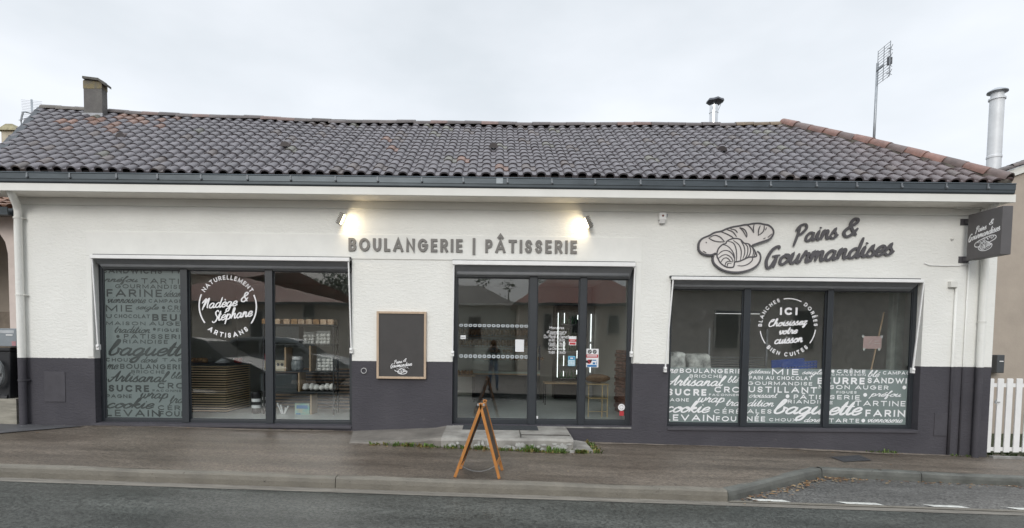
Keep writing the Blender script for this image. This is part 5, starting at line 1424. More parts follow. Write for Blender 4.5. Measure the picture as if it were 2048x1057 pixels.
mb = MB(); mb.tube([(q[2] - .15, .05, q[1] + .01), (q[2] - .05, .05, q[1] + .01)], .09, 12); mb.build('wheel', 'black', t)
hc = P(-4, 748, -.05)
mb = MB(); pts = [(hc.x + .105 * math.cos(a) * (1 + .12 * math.sin(a * .37)), -.06 - .012 * (a / 6.28), hc.z + .21 * math.sin(a)) for a in [i * .3 for i in range(105)]]; mb.tube(pts, .017, 6)
tag(mb.build('garden_hose', mat('grey_hose', (.20, .21, .21), .5), None, smooth=True), 'grey garden hose coiled in front of the black bin', 'hose')
# low pale concrete plinth below the bin
mb = MB(); mb.box(-11, -7.63, -.04, 1.2, -.3, .30); mb.box(-11, -7.62, -.06, 1.2, -.3, .22)
q = pbox(0, 798, 38, 848, -.04); 
mb = MB(); mb.box(-11, -7.63, -.05, 1.4, -.3, q[3]); tag(mb.build('plinth', mat('pale_plinth', (.33, .31, .26), .85, noise=.18, nscale=3, nstretch=(1, 1, 5)), None), 'pale concrete plinth under the black bin left of the bakery', 'plinth')

# right neighbour house with white gable verge, steel flue
t = thing('neighbour_house', 'beige neighbouring house with tiled gable at the right edge', 'house', (13, 3, 0))
yr = 3.0
def rp(px, py): p = P(px, py, yr); return (p.x, p.z)
g0 = rp(1988, 362); g1 = rp(2048, 341); sl = (g1[1] - g0[1]) / (g1[0] - g0[0])
xl = rp(1984, 600)[0] - .3; xr_ = 18; top = lambda x: g0[1] + sl * (x - g0[0])
mb = MB(); mb.prism([(8.6, -.6), (xr_, -.6), (xr_, top(xr_)), (xl, top(xl)), (8.6, top(xl))], yr, yr + .3); mb.build('wall', 'beige', t)
mb = MB(); a = Vector((xl - .3, yr - .04, top(xl - .3) + .03)); b = Vector((xr_, yr - .04, top(xr_) + .03)); mb.bar(a, b, .05, .14, up=(0, 0, 1)); mb.build('verge_board', 'cream', t)
mb = MB()
for c_ in range(24):
    for r_ in range(30):
        if r_ > 5 and c_ > 6: continue
        xa_ = xl - .4 + r_ * .30; xb2 = xa_ + .34; y = yr - .05 + c_ * .22; n = len(mb.v); mb.cc = tuple(Vector((.115, .095, .09)) * random.uniform(.75, 1.25))
        for xx, lf in ((xa_, .03), (xb2, 0)):
            for j in range(7): tt = math.pi * j / 6; mb.v.append((xx, y - .08 * math.cos(tt), top(xx) + .12 + .075 * math.sin(tt) + lf))
        for j in range(6): mb.face((n + j, n + j + 1, n + 8 + j, n + 7 + j))
mb.cc = (.1, .085, .08); mb.poly([(xl - .4, yr - .05, top(xl - .4) + .11), (xr_, yr - .05, top(xr_) + .11), (xr_, yr + 5, top(xr_) + .11), (xl - .4, yr + 5, top(xl - .4) + .11)])
mb.build('roof', 'tile', t, cols=True, smooth=True, recalc=False)
yq = 4.2
fx = PXW(1990, 280, yq); zt = PZ(1992, 192, yq); zb = PZ(1988, 352, yq); r_ = (PXW(2004, 250, yq) - PXW(1980, 250, yq)) / 2; M['palesteel'] = mat('pale_flue_steel', (.66, .68, .70), .5, metal=.12, noise=.05)
t = thing('steel_flue', 'tall stainless steel flue pipe with round cap above the right house', 'flue', (fx, yq, zb))
mb = MB(); mb.lathe((fx, yq, 0), [(r_, zb - .5), (r_, PZ(1988, 318, yq)), (r_ + .01, PZ(1988, 317, yq)), (r_ + .01, PZ(1988, 313, yq)), (r_, PZ(1988, 312, yq)), (r_, zt - .10), (r_ + .025, zt - .095), (r_ + .025, zt - .06), (r_, zt - .055), (r_ * .9, zt - .05), (r_ * .9, zt + .07)], 24); o = mb.build('pipe', 'palesteel', t, smooth=True); e_ = o.modifiers.new('split', 'EDGE_SPLIT'); e_.split_angle = rad(35)
mb = MB(); mb.lathe((fx, yq, zt + .05), [(r_ * .9, 0), (r_ * 1.45, .02), (r_ * 1.42, .045), (r_ * .6, .11), (.01, .125)], 24); mb.build('cap', 'galv', t, smooth=True)
# letter box on the beige wall
q = pbox(1984, 710, 1999, 746, 2.9)
t = thing('wall_letter_box', 'dark grey letter box on the beige wall behind the picket fence', 'letter box', ((q[0] + q[2]) / 2, 2.9, q[1]))
mb = MB(); mb.box(q[0], q[2], 2.78, 3.0, q[1], q[3]); mb.build('casing', mat('dark_box', (.075, .08, .085), .5), t, bevel=.01)
mb = MB(); z = q[1] + (q[3] - q[1]) * .62; mb.box(q[0] + .05, q[2] - .03, 2.772, 2.78, z, z + .02); mb.build('slot', 'white', t)

# picket fence
t = thing('picket_fence', 'white picket fence between the bakery corner and the right edge', 'fence', (8.5, .1, -.15))
yp = .08
for i in range(14):
    px0 = [1979.5, 1999, 2017.5, 2036.5][i] if i < 4 else 2036.5 + 18.8 * (i - 3)
    xp_ = PXW(px0, 830, yp); zt = PZ(px0, 757.5, yp); zb = PZ(px0, 905.5, yp); w = .048
    mb = MB(); mb.prism([(xp_ - w, zb), (xp_ + w, zb), (xp_ + w, zt - .01), (xp_ + w - .012, zt), (xp_ - w + .012, zt), (xp_ - w, zt - .01)], yp, yp + .022); mb.build('picket', 'white', t, bevel=.004)
for py in (771, 899):
    z = PZ(2010, py, yp + .03); mb = MB(); mb.box(7.97, 10.2, yp + .024, yp + .06, z - .03, z + .03); mb.build('rail', 'white', t)
q = pbox(1989, 800, 2000, 812, yp - .01); mb = MB(); mb.box(q[0], q[2], yp - .015, yp, q[1] + .05, q[3] - .03); mb.box(q[0], q[0] + .02, yp - .03, yp - .015, q[1] + .03, q[3]); mb.build('latch', mat('gate_latch', (.42, .43, .43), .5), t)
# strip of grass and low edging under the fence
mb = MB(); mb.box(7.98, 14, .0, 2.9, -.6, -.20); struct(mb.build('lawn', 'earth'))
mb = MB(); mb.bar((7.98, -.06, base_z(7.98) + .01), (14, -.06, base_z(14) + .01), .08, .05); struct(mb.build('edging', 'concrete'))

# ------------------------------------------------------------------ weeds, leaves, litter
def tuft_mesh(name, spots, mats, label=None):
    mb = MB()
    for (x, y, z, h, n, spread, colr) in spots:
        for i in range(n):
            a = wr.uniform(0, 6.283); l = h * wr.uniform(.5, 1.1); lean = wr.uniform(.2, .9); w = wr.uniform(.004, .009); bx_, by_ = x + wr.gauss(0, spread), y + wr.gauss(0, spread * .5)
            dx, dy = math.cos(a), math.sin(a); sx_, sy_ = -dy * w, dx * w
            g = wr.uniform(.7, 1.3); mb.cc = tuple(c * g for c in colr)
            p0 = (bx_, by_, z); p1 = (bx_ + dx * l * lean * .4, by_ + dy * l * lean * .4, z + l * .6); p2 = (bx_ + dx * l * lean, by_ + dy * l * lean, z + l * (.95 - .4 * lean))
            mb.poly([(p0[0] - sx_, p0[1] - sy_, p0[2]), (p0[0] + sx_, p0[1] + sy_, p0[2]), (p1[0] + sx_ * 1.3, p1[1] + sy_ * 1.3, p1[2]), (p1[0] - sx_ * 1.3, p1[1] - sy_ * 1.3, p1[2])])
            mb.poly([(p1[0] - sx_ * 1.3, p1[1] - sy_ * 1.3, p1[2]), (p1[0] + sx_ * 1.3, p1[1] + sy_ * 1.3, p1[2]), p2])
    return mb.build(name, mats, None, cols=True, recalc=False)
wr = random.Random(21)
M['leaf'] = mat('leaf_blades', (1, 1, 1), .6, spec=.3, noise=.15, nscale=12, vcol=True)
GR, YE = (.085, .125, .03), (.22, .18, .06)
sp = []
for i in range(70):
    x = wr.uniform(-1.75, 1.16); u = wr.random(); y = -1.0 - abs(wr.gauss(0, .025))
    sp.append((x, y, pave_z(x, y), wr.uniform(.03, .085), 9, .03, GR if wr.random() < .55 else YE))
for x, h in ((-1.4, .09), (-1.2, .08), (-.95, .08), (-.2, .08), (.45, .08), (.52, .14), (.60, .12), (.82, .14), (.9, .12), (1.0, .09)):
    sp.append((x, -1.02, pave_z(x, -1.02), h, 20, .05, (.10, .17, .035)))
for i in range(22):
    t_ = i / 21; x = 1.2 + .3 * t_ if i < 11 else 1.47 + wr.uniform(-.03, .06); y = -.98 if i < 11 else -.95 + (i - 11) * .075
    sp.append((x, y, pave_z(x, y), wr.uniform(.05, .1), 12, .03, GR if i % 3 else YE))
for x in (-3.6, -3.3, -2.9): sp.append((x, -.02, pave_z(x, 0), .03, 8, .04, (.11, .1, .05)))
for x, h in ((6.1, .05), (6.3, .09), (6.42, .07), (6.2, .05), (7.4, .06), (7.62, .05)): sp.append((x, -.05, pave_z(x, -.05), h, 14, .05, GR))
for x in [8.0 + .05 * i for i in range(60)]: sp.append((x, .0 + wr.uniform(-.05, .5), -.2, .07, 16, .05, (.05, .085, .025)))
struct(tuft_mesh('weeds', sp, 'leaf'), 'stuff')
mb = MB(); lr = random.Random(4)
for i in range(430):
    u = lr.random()
    if u < .38: t_ = lr.random() ** .8; x = 2.75 + (4.45 - 2.75) * t_; y = -2.78 + (1.32) * t_ - abs(lr.gauss(0, .11)) - .02
    elif u < .6: x = 4.5 + abs(lr.gauss(0, .22)); y = -1.44 - abs(lr.gauss(0, .12)); 
    elif u < .85: x = 4.5 + 2.6 * lr.random(); y = kerb_y(x) - .03 - abs(lr.gauss(0, .09))
    elif u < .93: x = lr.uniform(-1.8, 1.6); y = -1.05 - abs(lr.gauss(0, .05))
    else: x = lr.uniform(-7, 7); y = lr.choice((-.05 - abs(lr.gauss(0, .08)), lr.uniform(-2.6, -.2)))
    z = (road_z(x) + .022) if (x > 2.62 and y < kerb_y(x)) else pave_z(x, y) + .008
    s_ = lr.uniform(.010, .03); a = lr.uniform(0, 6.28); mb.cc = lr.choice([(.22, .11, .045), (.28, .16, .06), (.15, .08, .045), (.36, .25, .13), (.10, .065, .04), (.34, .28, .2)])
    ca, sa = math.cos(a), math.sin(a); pts = []
    for (u_, v_, w_) in ((-1, 0, 0), (-.2, .5, .25), (.6, .35, .1), (1.2, 0, .3), (.5, -.4, .15), (-.3, -.5, .2)): pts.append((x + s_ * (u_ * ca - v_ * sa), y + s_ * (u_ * sa + v_ * ca), z + s_ * w_ * lr.uniform(.2, 1.2)))
    mb.poly(pts)
struct(mb.build('fallen_leaves', 'leaf', cols=True, recalc=False), 'stuff')

# ------------------------------------------------------------------ inside the shop
FZ = .262
M['shopfloor'] = mat('grey_shop_floor', (.55, .60, .59), .25, noise=.05, nscale=2)
M['inwall'] = mat('inside_wall', (.60, .60, .56), .8, noise=.05, nscale=1)
M['inceil'] = mat('inside_ceiling', (.68, .67, .64), .8, noise=.03)
M['slat'] = mat('pale_oak_slats', (.80, .60, .38), .55, noise=.1, nscale=4, nstretch=(1, 5, 5))
M['darkpanel'] = mat('dark_laminate', (.045, .05, .055), .45, noise=.1)
M['bread'] = mat('bread_crust', (.50, .30, .14), .7, noise=.25, nscale=14, col2=(.30, .15, .06), bump=.3)
M['breadpale'] = mat('sliced_bread', (.78, .61, .44), .7, noise=.15, nscale=18, col2=(.45, .26, .15))
M['bag'] = mat('white_bag', (.84, .83, .80), .4, noise=.12, nscale=9)
M['paper'] = mat('white_paper', (.75, .76, .77), .6, noise=.03)
M['blue'] = mat('blue_plastic', (.03, .10, .42), .4, noise=.1)
M['red'] = mat('sign_red', (.50, .05, .06), .5, noise=.05)
M['signblue'] = mat('sign_blue', (.03, .18, .42), .5, noise=.05)
M['cyan'] = mat('sign_cyan', (.16, .46, .62), .5, noise=.05)
mb = MB(); mb.box(-6.6, 7.9, .305, 5.5, FZ - .05, FZ); mb.build('interior_floor', 'shopfloor', B)
mb = MB(); mb.box(-6.6, 7.9, .305, 5.5, 3.02, 3.06); mb.build('ceiling', 'inceil', B)
mb = MB(); mb.box(-6.6, 7.9, 5.46, 5.5, FZ, 3.02); mb.box(-6.6, -6.55, .31, 5.46, FZ, 3.02); mb.box(7.85, 7.9, .31, 5.46, FZ, 3.02); mb.box(2.46, 2.56, .305, 5.46, FZ, 3.02); mb.box(2.56, 7.85, 4.3, 4.35, FZ, 3.02)
mb.build('interior_wall', 'inwall', B)
# brick facing on the side wall by the entrance
mb = MB()
for r_ in range(17):
    for c_ in range(9):
        y0_b = .32 + c_ * .22 + (.11 if r_ % 2 else 0); mb.cc = tuple(Vector((.33, .17, .13)) * random.uniform(.7, 1.2)); z = FZ + r_ * .072; mb.box(2.43, 2.459, y0_b, y0_b + .21, z, z + .062)
mb.build('brick_facing', mat('brick', (1, 1, 1), .8, noise=.2, vcol=True), B, cols=True)

# slatted counter
t = thing('slatted_counter', 'pale wood slatted counter with dark top behind the middle left pane', 'counter', (-5.55, 1.7, FZ))
cx0, cx1, cy0, cy1 = -6.3, -4.85, 1.2, 2.2
mb = MB(); mb.box(cx0, cx1 - .02, cy0 + .02, cy1, FZ, 1.07); mb.build('body', 'black', t)
mb = MB(); z0s, z1s = PZ(418, 822, cy0), PZ(418, 734, cy0)
for i in range(19):
    z = z0s + (z1s - z0s) * i / 18.0; mb.box(cx0, cx1, cy0 - .012, cy0 + .02, z - .0095, z + .0095)
    mb.box(cx1 - .018, cx1 + .012, cy0 + .021, cy1, z - .0095, z + .0095)
mb.build('slats', 'slat', t)
mb = MB(); mb.box(cx0 - .02, cx1 + .02, cy0 - .03, cy1 + .02, PZ(418, 734, cy0) + .03, PZ(418, 727, cy0)); top_z = PZ(418, 727, cy0); mb.build('worktop', 'darkpanel', t, bevel=.006)
def lumps(name, label, cat, q, Y, m, n=3, grp=None, ry=.12, k=7):
    w = (q[2] - q[0]); h = q[3] - q[1]; mb = MB()
    for i in range(n): mb.blob((q[0] + w * (i + .5) / n, Y + random.uniform(-.03, .03), q[1] + h * .5), (w / n * .58, ry, h * .5), 9, 7, .1)
    return tag(mb.build(name, m, None, smooth=True), label, cat, grp)
lumps('bread_tray', 'pile of loaves lying on the slatted counter', 'bread', pbox(383, 716, 411, 727, 1.4), 1.45, 'bread', 4)
q = pbox(431, 717, 451, 727, 1.4); mb = MB(); mb.v += [(q[0], 1.35, top_z + .002), (q[2], 1.35, top_z + .002), (q[2], 1.6, top_z + .01), (q[0] + .03, 1.6, top_z + .005), (q[0] + .1, 1.42, q[3]), (q[2] - .02, 1.45, q[3] - .02)]
for f in ((0, 1, 5, 4), (1, 2, 5), (2, 3, 4, 5), (3, 0, 4), (0, 3, 2, 1)): mb.face(f)
tag(mb.build('paper_bag', 'paper', None), 'crumpled white paper bag lying on the slatted counter', 'bag')
lumps('ribbon_bunch', 'bunch of red ribbon at the end of the slatted counter', 'ribbon', pbox(465, 716, 478, 727, 1.6), 1.7, mat('red_ribbon', (.45, .06, .05), .5), 3)
# black bin with white bands
q = pbox(504, 794, 521, 830, 1.15); q2 = pbox(523, 794, 541, 830, 1.45)
for k, (qq, Y, lb) in enumerate(((q, 1.15, 'front black canister with two white bands on the shop floor'), (q2, 1.5, 'rear black canister with two white bands half behind the mullion'))):
    t = thing('canister', lb, 'canister', ((qq[0] + qq[2]) / 2, Y, FZ), 'banded canisters on the shop floor'); r_ = (qq[2] - qq[0]) / 2; cxx = (qq[0] + qq[2]) / 2
    mb = MB(); mb.lathe((cxx, Y, FZ), [(r_ * .9, 0), (r_, .02), (r_, .36), (r_ * .8, .39), (.01, .39)], 18); mb.build('body', 'black', t, smooth=False)
    for z in (.10, .215): mb = MB(); mb.lathe((cxx, Y, FZ), [(r_ + .001, z), (r_ + .003, z), (r_ + .003, z + .055), (r_ + .001, z + .055)], 18); mb.build('band', 'paper', t)

# shelf unit
M['cello'] = film_mat('clear_cellophane', (.6, .62, .62), .14, .2)
YS_ = 1.05
t = thing('shelf_unit', 'dark shelf unit with oak dividers behind the right pane of the left window', 'shelf', (-3.2, 1.2, FZ))
sx0, sx1 = PXW(524, 700, YS_), PXW(667, 700, YS_)
for py in (649, 689, 743.5, 784, 834):
    z = PZ(600, py, YS_); mb = MB(); mb.box(sx0, sx1, YS_, YS_ + .38, z - .014, z); mb.build('board', 'darkpanel', t)
for px, ya, yb in ((619.5, 692, 743.5), (597, 745, 784), (621, 790, 834), (570, 695, 743)):
    x = PXW(px, 740, YS_); mb = MB(); mb.box(x - .012, x + .012, YS_ + .01, YS_ + .36, PZ(px, yb, YS_), PZ(px, ya, YS_) - .002); mb.build('divider', 'oak', t)
for px in (526, 666):
    x = PXW(px, 740, YS_); mb = MB(); mb.box(x - .012, x + .012, YS_ + .02, YS_ + .05, FZ, PZ(px, 649, YS_)); mb.box(x - .012, x + .012, YS_ + .30, YS_ + .33, FZ, PZ(px, 649, YS_)); mb.build('post', 'black', t)
for (a, b, c, d) in ((549, 652, 599, 686), (523, 748, 595, 782)):
    q = pbox(a, b, c, d, YS_ + .1); mb = MB(); mb.box(q[0], q[2], YS_ + .06, YS_ + .34, q[1], q[3]); mb.build('panel', mat('slate_panel%d' % a, (.035, .045, .05), .5), t)
zs = PZ(600, 649, YS_)
ordn = ['first', 'second', 'third', 'fourth', 'fifth', 'sixth', 'seventh', 'eighth', 'last']
for i, zx in enumerate((88, 155, 208, 250, 289, 332, 372, 412, 452)):
    px = 500 + zx / 2.7825; x = PXW(px, 642, YS_ + .1); w = .055; h = .095; t = thing('sliced_loaf', '%s sliced loaf from the left in the row on top of the shelf unit' % ordn[i], 'bread', (x, YS_ + .18, zs), 'wrapped sliced loaves on top of the shelf unit')
    mb = MB(); n = 10; prof = [(-w, 0), (-w, h * .65), (-w * 1.08, h * .8), (-w * .7, h), (w * .7, h), (w * 1.08, h * .8), (w, h * .65), (w, 0)]
    mb.prism([(x + a, zs + .001 + b) for a, b in prof], YS_ + .05, YS_ + .32); mb.build('loaf', 'breadpale' if i % 3 else 'bread', t, bevel=.008)
    mb = MB(); mb.blob((x, YS_ + .34, zs + h * .6), (.02, .03, .03), 6, 5, .2); mb.build('bag_knot', 'bag', t)
def bagged(label, q, Y, rows, cols, grp, m='bag'):
    t = thing('meringue_bag', label, 'bag', ((q[0] + q[2]) / 2, Y, q[1]), grp); w = (q[2] - q[0]) / cols; h = (q[3] - q[1]) * .9 / rows; mb = MB()
    for r_ in range(rows):
        for c_ in range(cols):
            mb.blob((q[0] + w * (c_ + .5) + random.uniform(-.01, .01), Y + random.uniform(-.03, .03), q[1] + h * (r_ + .5)), (w * .52, .05, h * .52), 8, 6, .12)
    mb.build('sweets', m, t, smooth=True)
    g = MB(); g.v += [(q[0] - .01, Y - .07, q[1]), (q[2] + .01, Y - .07, q[1]), (q[2] + .01, Y + .07, q[1]), (q[0] - .01, Y + .07, q[1]), (q[0], Y - .01, q[3] + .03), (q[2], Y - .01, q[3] + .03), (q[2], Y + .01, q[3] + .03), (q[0], Y + .01, q[3] + .03)]
    for f in ((0, 3, 2, 1), (4, 5, 6, 7), (0, 1, 5, 4), (1, 2, 6, 5), (2, 3, 7, 6), (3, 0, 4, 7)): g.face(f)
    g.build('wrapper', 'cello', t)
bagged('small clear bag of meringues on the upper shelf', pbox(602, 667, 624, 689, YS_), YS_ + .15, 3, 3, 'clear bags on the shelf unit')
bagged('wide clear bag of meringues on the upper shelf', pbox(627, 665, 656, 689, YS_), YS_ + .15, 3, 4, 'clear bags on the shelf unit')
bagged('large clear bag of meringues on the middle shelf', pbox(629, 715, 665, 743, YS_), YS_ + .15, 4, 4, 'clear bags on the shelf unit')
q = pbox(577, 714, 601, 743, YS_); t = thing('sweet_jar', 'dark round jar with a pale lid on the middle shelf', 'jar', ((q[0] + q[2]) / 2, YS_ + .15, q[1])); r_ = (q[2] - q[0]) / 2; cxx = (q[0] + q[2]) / 2
mb = MB(); mb.lathe((cxx, YS_ + .15, q[1]), [(r_ * .8, 0), (r_, .04), (r_, (q[3] - q[1]) * .7), (r_ * .8, (q[3] - q[1]) * .8), (.01, (q[3] - q[1]) * .8)], 16); mb.build('body', mat('dark_jar', (.06, .08, .09), .2, noise=.4, nscale=25, col2=(.3, .32, .33)), t, smooth=True)
mb = MB(); mb.lathe((cxx, YS_ + .15, q[1]), [(r_ * .85, (q[3] - q[1]) * .8), (r_ * .85, (q[3] - q[1])), (.01, (q[3] - q[1]))], 16); mb.build('lid', 'paper', t)
q = pbox(549.5, 721, 568, 743, YS_); t = thing('biscuit_box', 'small box with two dark round windows on the middle shelf', 'box', ((q[0] + q[2]) / 2, YS_ + .1, q[1]))
mb = MB(); mb.box(q[0], q[2], YS_ + .03, YS_ + .2, q[1], q[3]); mb.build('carton', mat('cream_carton', (.50, .44, .33), .6), t, bevel=.004)
for f in (.28, .72): mb = MB(); disc(mb, q[0] + (q[2] - q[0]) * f, q[1] + (q[3] - q[1]) * .6, .028, YS_ + .028, .003); mb.build('window', 'black', t)
for i, (a, b, c, d) in enumerate(((602, 768, 624, 783), (624, 770, 646, 783), (645, 768, 666, 783))):
    lumps('flour_bag', ('left', 'middle', 'right')[i] + ' white bag lying on the low shelf', 'bag', pbox(a, b, c, d, YS_), YS_ + .15, 'bag', 2, 'white bags on the low shelf')
q = pbox(589, 808, 618, 834, YS_); t = thing('picture_box', 'turquoise picture box at the bottom of the shelf unit', 'box', ((q[0] + q[2]) / 2, YS_, q[1]))
mb = MB(); mb.box(q[0], q[2], YS_ + .02, YS_ + .09, q[1], q[3]); mb.build('carton', mat('turquoise_print', (.12, .36, .34), .5, noise=.5, nscale=9, col2=(.45, .45, .32)), t)
mb = MB(); mb.box(q[0] + .03, q[2] - .03, YS_ + .016, YS_ + .02, q[3] - .09, q[3] - .03); mb.box(q[0] + .02, q[0] + .1, YS_ + .016, YS_ + .02, q[1] + .03, q[1] + .06); mb.build('label', 'signblue', t)
q = pbox(550, 808, 572, 832, YS_); mb = MB()
for a, b in (((q[0] + .10, q[1]), (q[0] + .0, q[3])), ((q[0] + .12, q[1]), (q[0] + .06, q[3] - .03)), ((q[0] + .13, q[1]), (q[2], q[3] - .05)), ((q[0] + .14, q[1]), (q[2] - .05, q[3] - .08))): mb.bar((a[0], YS_ + .1, a[1]), (b[0], YS_ + .12, b[1]), .012, .05, up=(0, 1, 0))
tag(mb.build('paper_fan', 'paper', None), 'fan of pale paper strips at the bottom of the shelf unit', 'paper')
q = pbox(526, 708, 534, 740, YS_); t = thing('sweet_packet', 'tall red and yellow packet beside the middle mullion', 'packet', (q[0], YS_, q[1])); h = q[3] - q[1]
mb = MB(); mb.box(q[0], q[2], YS_ + .05, YS_ + .1, q[1], q[1] + h * .55); mb.build('lower_wrap', mat('yellow_wrap', (.5, .33, .05), .5), t); mb = MB(); mb.box(q[0], q[2], YS_ + .05, YS_ + .1, q[1] + h * .55, q[3]); mb.build('upper_wrap', 'red', t)
# slatted panel behind the shelf
q = pbox(545, 738, 703, 830, 2.0); t = thing('slatted_screen', 'dark wood slatted panel on the wall behind the shelf unit', 'panel', ((q[0] + q[2]) / 2, 2, FZ))
mb = MB(); mb.box(q[0], q[2], 2.02, 2.06, FZ, q[3]); mb.build('backing', 'darkpanel', t); mb = MB()
for i in range(15): z = q[1] + (q[3] - q[1]) * i / 14; mb.box(q[0], q[2], 2.0, 2.02, z - .016, z + .012)
mb.build('slats', mat('brown_slats', (.28, .19, .13), .6, noise=.15), t)

# refrigerated counter and its contents, seen through the entrance
YC = 4.2
t = thing('display_counter', 'glass fronted pastry counter at the back of the shop', 'counter', (.2, YC, FZ))
q = pbox(944, 750, 1079, 796, YC); mb = MB(); mb.box(q[0], q[2], YC, YC + .7, FZ, q[3]); mb.build('base', 'darkpanel', t)
z = q[3]; mb = MB(); mb.box(q[0] - .02, q[2], YC - .03, YC + .72, z, z + .03); mb.build('ledge', 'oak', t); mb = MB(); mb.box(q[0] - .02, q[2], YC - .035, YC - .03, z + .031, z + .075); mb.build('rail', mat('pale_green_glass_edge', (.42, .52, .47), .3), t)
zt = PZ(1010, 692, YC)
mb = MB(); mb.box(q[0], q[2], YC, YC + .008, z + .08, zt); mb.box(q[0], q[2], YC, YC + .4, zt, zt + .008); mb.build('pane', 'glass', t)
for py in (707, 722): zz = PZ(1010, py, YC); mb = MB(); mb.box(q[0], q[2], YC + .06, YC + .5, zz - .01, zz); mb.build('shelf', mat('glass_shelf%d' % py, (.30, .36, .33), .3), t)
for i in range(9):
    px = 968 + i * 12.5
    for py in (722, 707): 
        if (i + (py == 707)) % 2: continue
        lumps('pastry_tray', 'tray of small pastries on a glass shelf of the counter', 'pastry', pbox(px, py - 8, px + 20, py, YC + .2), YC + .25, 'bread', 4, 'trays of pastries inside the glass counter', .08)
t = thing('bread_rack', 'wall rack of pale loaves behind the pastry counter', 'rack', (0, 5.3, 1.0))
q = pbox(918, 652, 1062, 694, 5.2)
mb = MB()
for f in (0, .5, 1): zz = q[1] + (q[3] - q[1]) * f; mb.box(q[0], q[2], 5.15, 5.45, zz - .02, zz)
mb.build('shelf', 'oak', t); mb = MB()
for f in (0, .5):
    for i in range(24): x = q[0] + (q[2] - q[0]) * (i + .5) / 24; mb.blob((x, 5.25, q[1] + (q[3] - q[1]) * f + .10), (.05, .12, .09), 7, 6, .15)
mb.build('loaves', 'bread', t, smooth=True)
# lit drinks fridge
YR_ = 4.7
q = pbox(1110, 622, 1163, 768, YR_); t = thing('drinks_fridge', 'lit upright drinks fridge with glass door seen through the door leaf', 'fridge', ((q[0] + q[2]) / 2, YR_, FZ))
mb = MB(); mb.box(q[0], q[0] + .05, YR_, YR_ + .6, FZ, q[3]); mb.box(q[2] - .05, q[2], YR_, YR_ + .6, FZ, q[3]); mb.box(q[0], q[2], YR_, YR_ + .6, q[3], q[3] + .14); mb.box(q[0] + .05, q[2] - .05, YR_ + .02, YR_ + .6, FZ, q[1] + .1); mb.build('cabinet', 'black', t)
mb = MB(); mb.box(q[0] + .05, q[2] - .05, YR_ + .55, YR_ + .58, q[1] + .1, q[3]); mb.build('liner', mat('fridge_liner', (.5, .53, .52), .4), t)
for xl_ in (q[0] + .07, q[0] + .22, q[2] - .1): mb = MB(); [mb.box(xl_ - .007, xl_ + .007, YR_ + .03, YR_ + .05, q[1] + .15 + (q[3] - q[1] - .2) * f0, q[1] + .15 + (q[3] - q[1] - .2) * f1) for f0, f1 in (((0, 1),) if xl_ < q[0] + .1 else ((.02, .10), (.18, .34), (.42, .56), (.84, 1.0)) if xl_ < q[0] + .3 else ((.05, .12), (.3, .42), (.9, .97)))]; mb.build('light_strip', mat('led_strip', (1, 1, 1), .3, emit=(.95, 1, .98), estr=1.9) if 'led_strip' not in bpy.data.materials else bpy.data.materials['led_strip'], t)
for k in range(5):
    zz = q[1] + .12 + (q[3] - q[1] - .1) * k / 5; mb = MB(); mb.box(q[0] + .05, q[2] - .05, YR_ + .12, YR_ + .54, zz - .012, zz); mb.build('shelf', 'galv', t)
    mb = MB()
    for i in range(6): x = q[0] + .11 + (q[2] - q[0] - .22) * i / 5; mb.lathe((x, YR_ + .25, zz), [(.03, 0), (.032, .12), (.012, .17), (.012, .21)], 8)
    mb.build('bottles', mat('green_bottles%d' % k, (.10 + .05 * (k % 2), .22, .12), .25, noise=.3, nscale=20), t)
q = pbox(1172, 612, 1188, 770, 4.9); t = thing('wall_fridge', 'narrow lit cooler with vertical light seen behind the prohibition sticker', 'fridge', ((q[0] + q[2]) / 2, 4.9, FZ))
mb = MB(); mb.box(q[0], q[2], 4.95, 5.4, FZ, q[3]); mb.build('cabinet', 'galv', t); mb = MB(); x = q[0] + .12; mb.box(x - .008, x + .008, 4.93, 4.95, q[1] + .3, q[1] + .62), mb.box(x - .008, x + .008, 4.93, 4.95, q[1] + .68, q[1] + 1.0), mb.box(x - .008, x + .008, 4.93, 4.95, q[1] + 1.06, q[3] - .2); mb.build('light_strip', bpy.data.materials['led_strip'], t)
# tables inside
def table(label, q, Y, dep, legs=True, tm='oak'):
    t = thing('side_table', label, 'table', ((q[0] + q[2]) / 2, Y, FZ)); mb = MB(); mb.box(q[0], q[2], Y, Y + dep, q[3] - .03, q[3]); mb.build('top', tm, t)
    for x in (q[0] + .02, q[2] - .02):
        for y in (Y + .02, Y + dep - .02): mb = MB(); mb.box(x - .012, x + .012, y - .012, y + .012, FZ, q[3] - .03); mb.build('leg', 'oak' if tm == 'brass' else 'black', t)
    return t
table('low oak table in front of the lit drinks fridge', pbox(1089, 766, 1162, 800, 3.2), 3.2, .5)
table('brown wood table at the left end of the pastry counter', pbox(906, 751, 950, 800, 3.6), 3.6, .5)
lumps('bread_pile', 'pile of rolls on the brown table left of the counter', 'bread', pbox(914, 741, 946, 751, 3.7), 3.8, 'bread', 5)
q = pbox(1177, 768, 1215, 833, 1.2); M['brass'] = mat('brass_wood', (.5, .38, .2), .4)
t = thing('stool_table', 'tall thin legged display stand behind the right entrance pane', 'table', ((q[0] + q[2]) / 2, 1.3, FZ))
mb = MB(); mb.box(q[0] - .02, q[2] + .02, 1.18, 1.6, q[3] - .02, q[3]); mb.build('top', 'brass', t)
for x in (q[0], q[0] + (q[2] - q[0]) * .72, q[2]):
    mb = MB(); mb.box(x - .009, x + .009, 1.2, 1.218, FZ, q[3] - .02); mb.build('leg', 'brass', t)
mb = MB(); z = PZ(1190, 797, 1.2); mb.box(q[0], q[2], 1.2, 1.5, z - .012, z); z = PZ(1190, 823, 1.2); mb.box(q[0], q[2], 1.2, 1.212, z - .01, z); mb.build('shelf', 'brass', t)
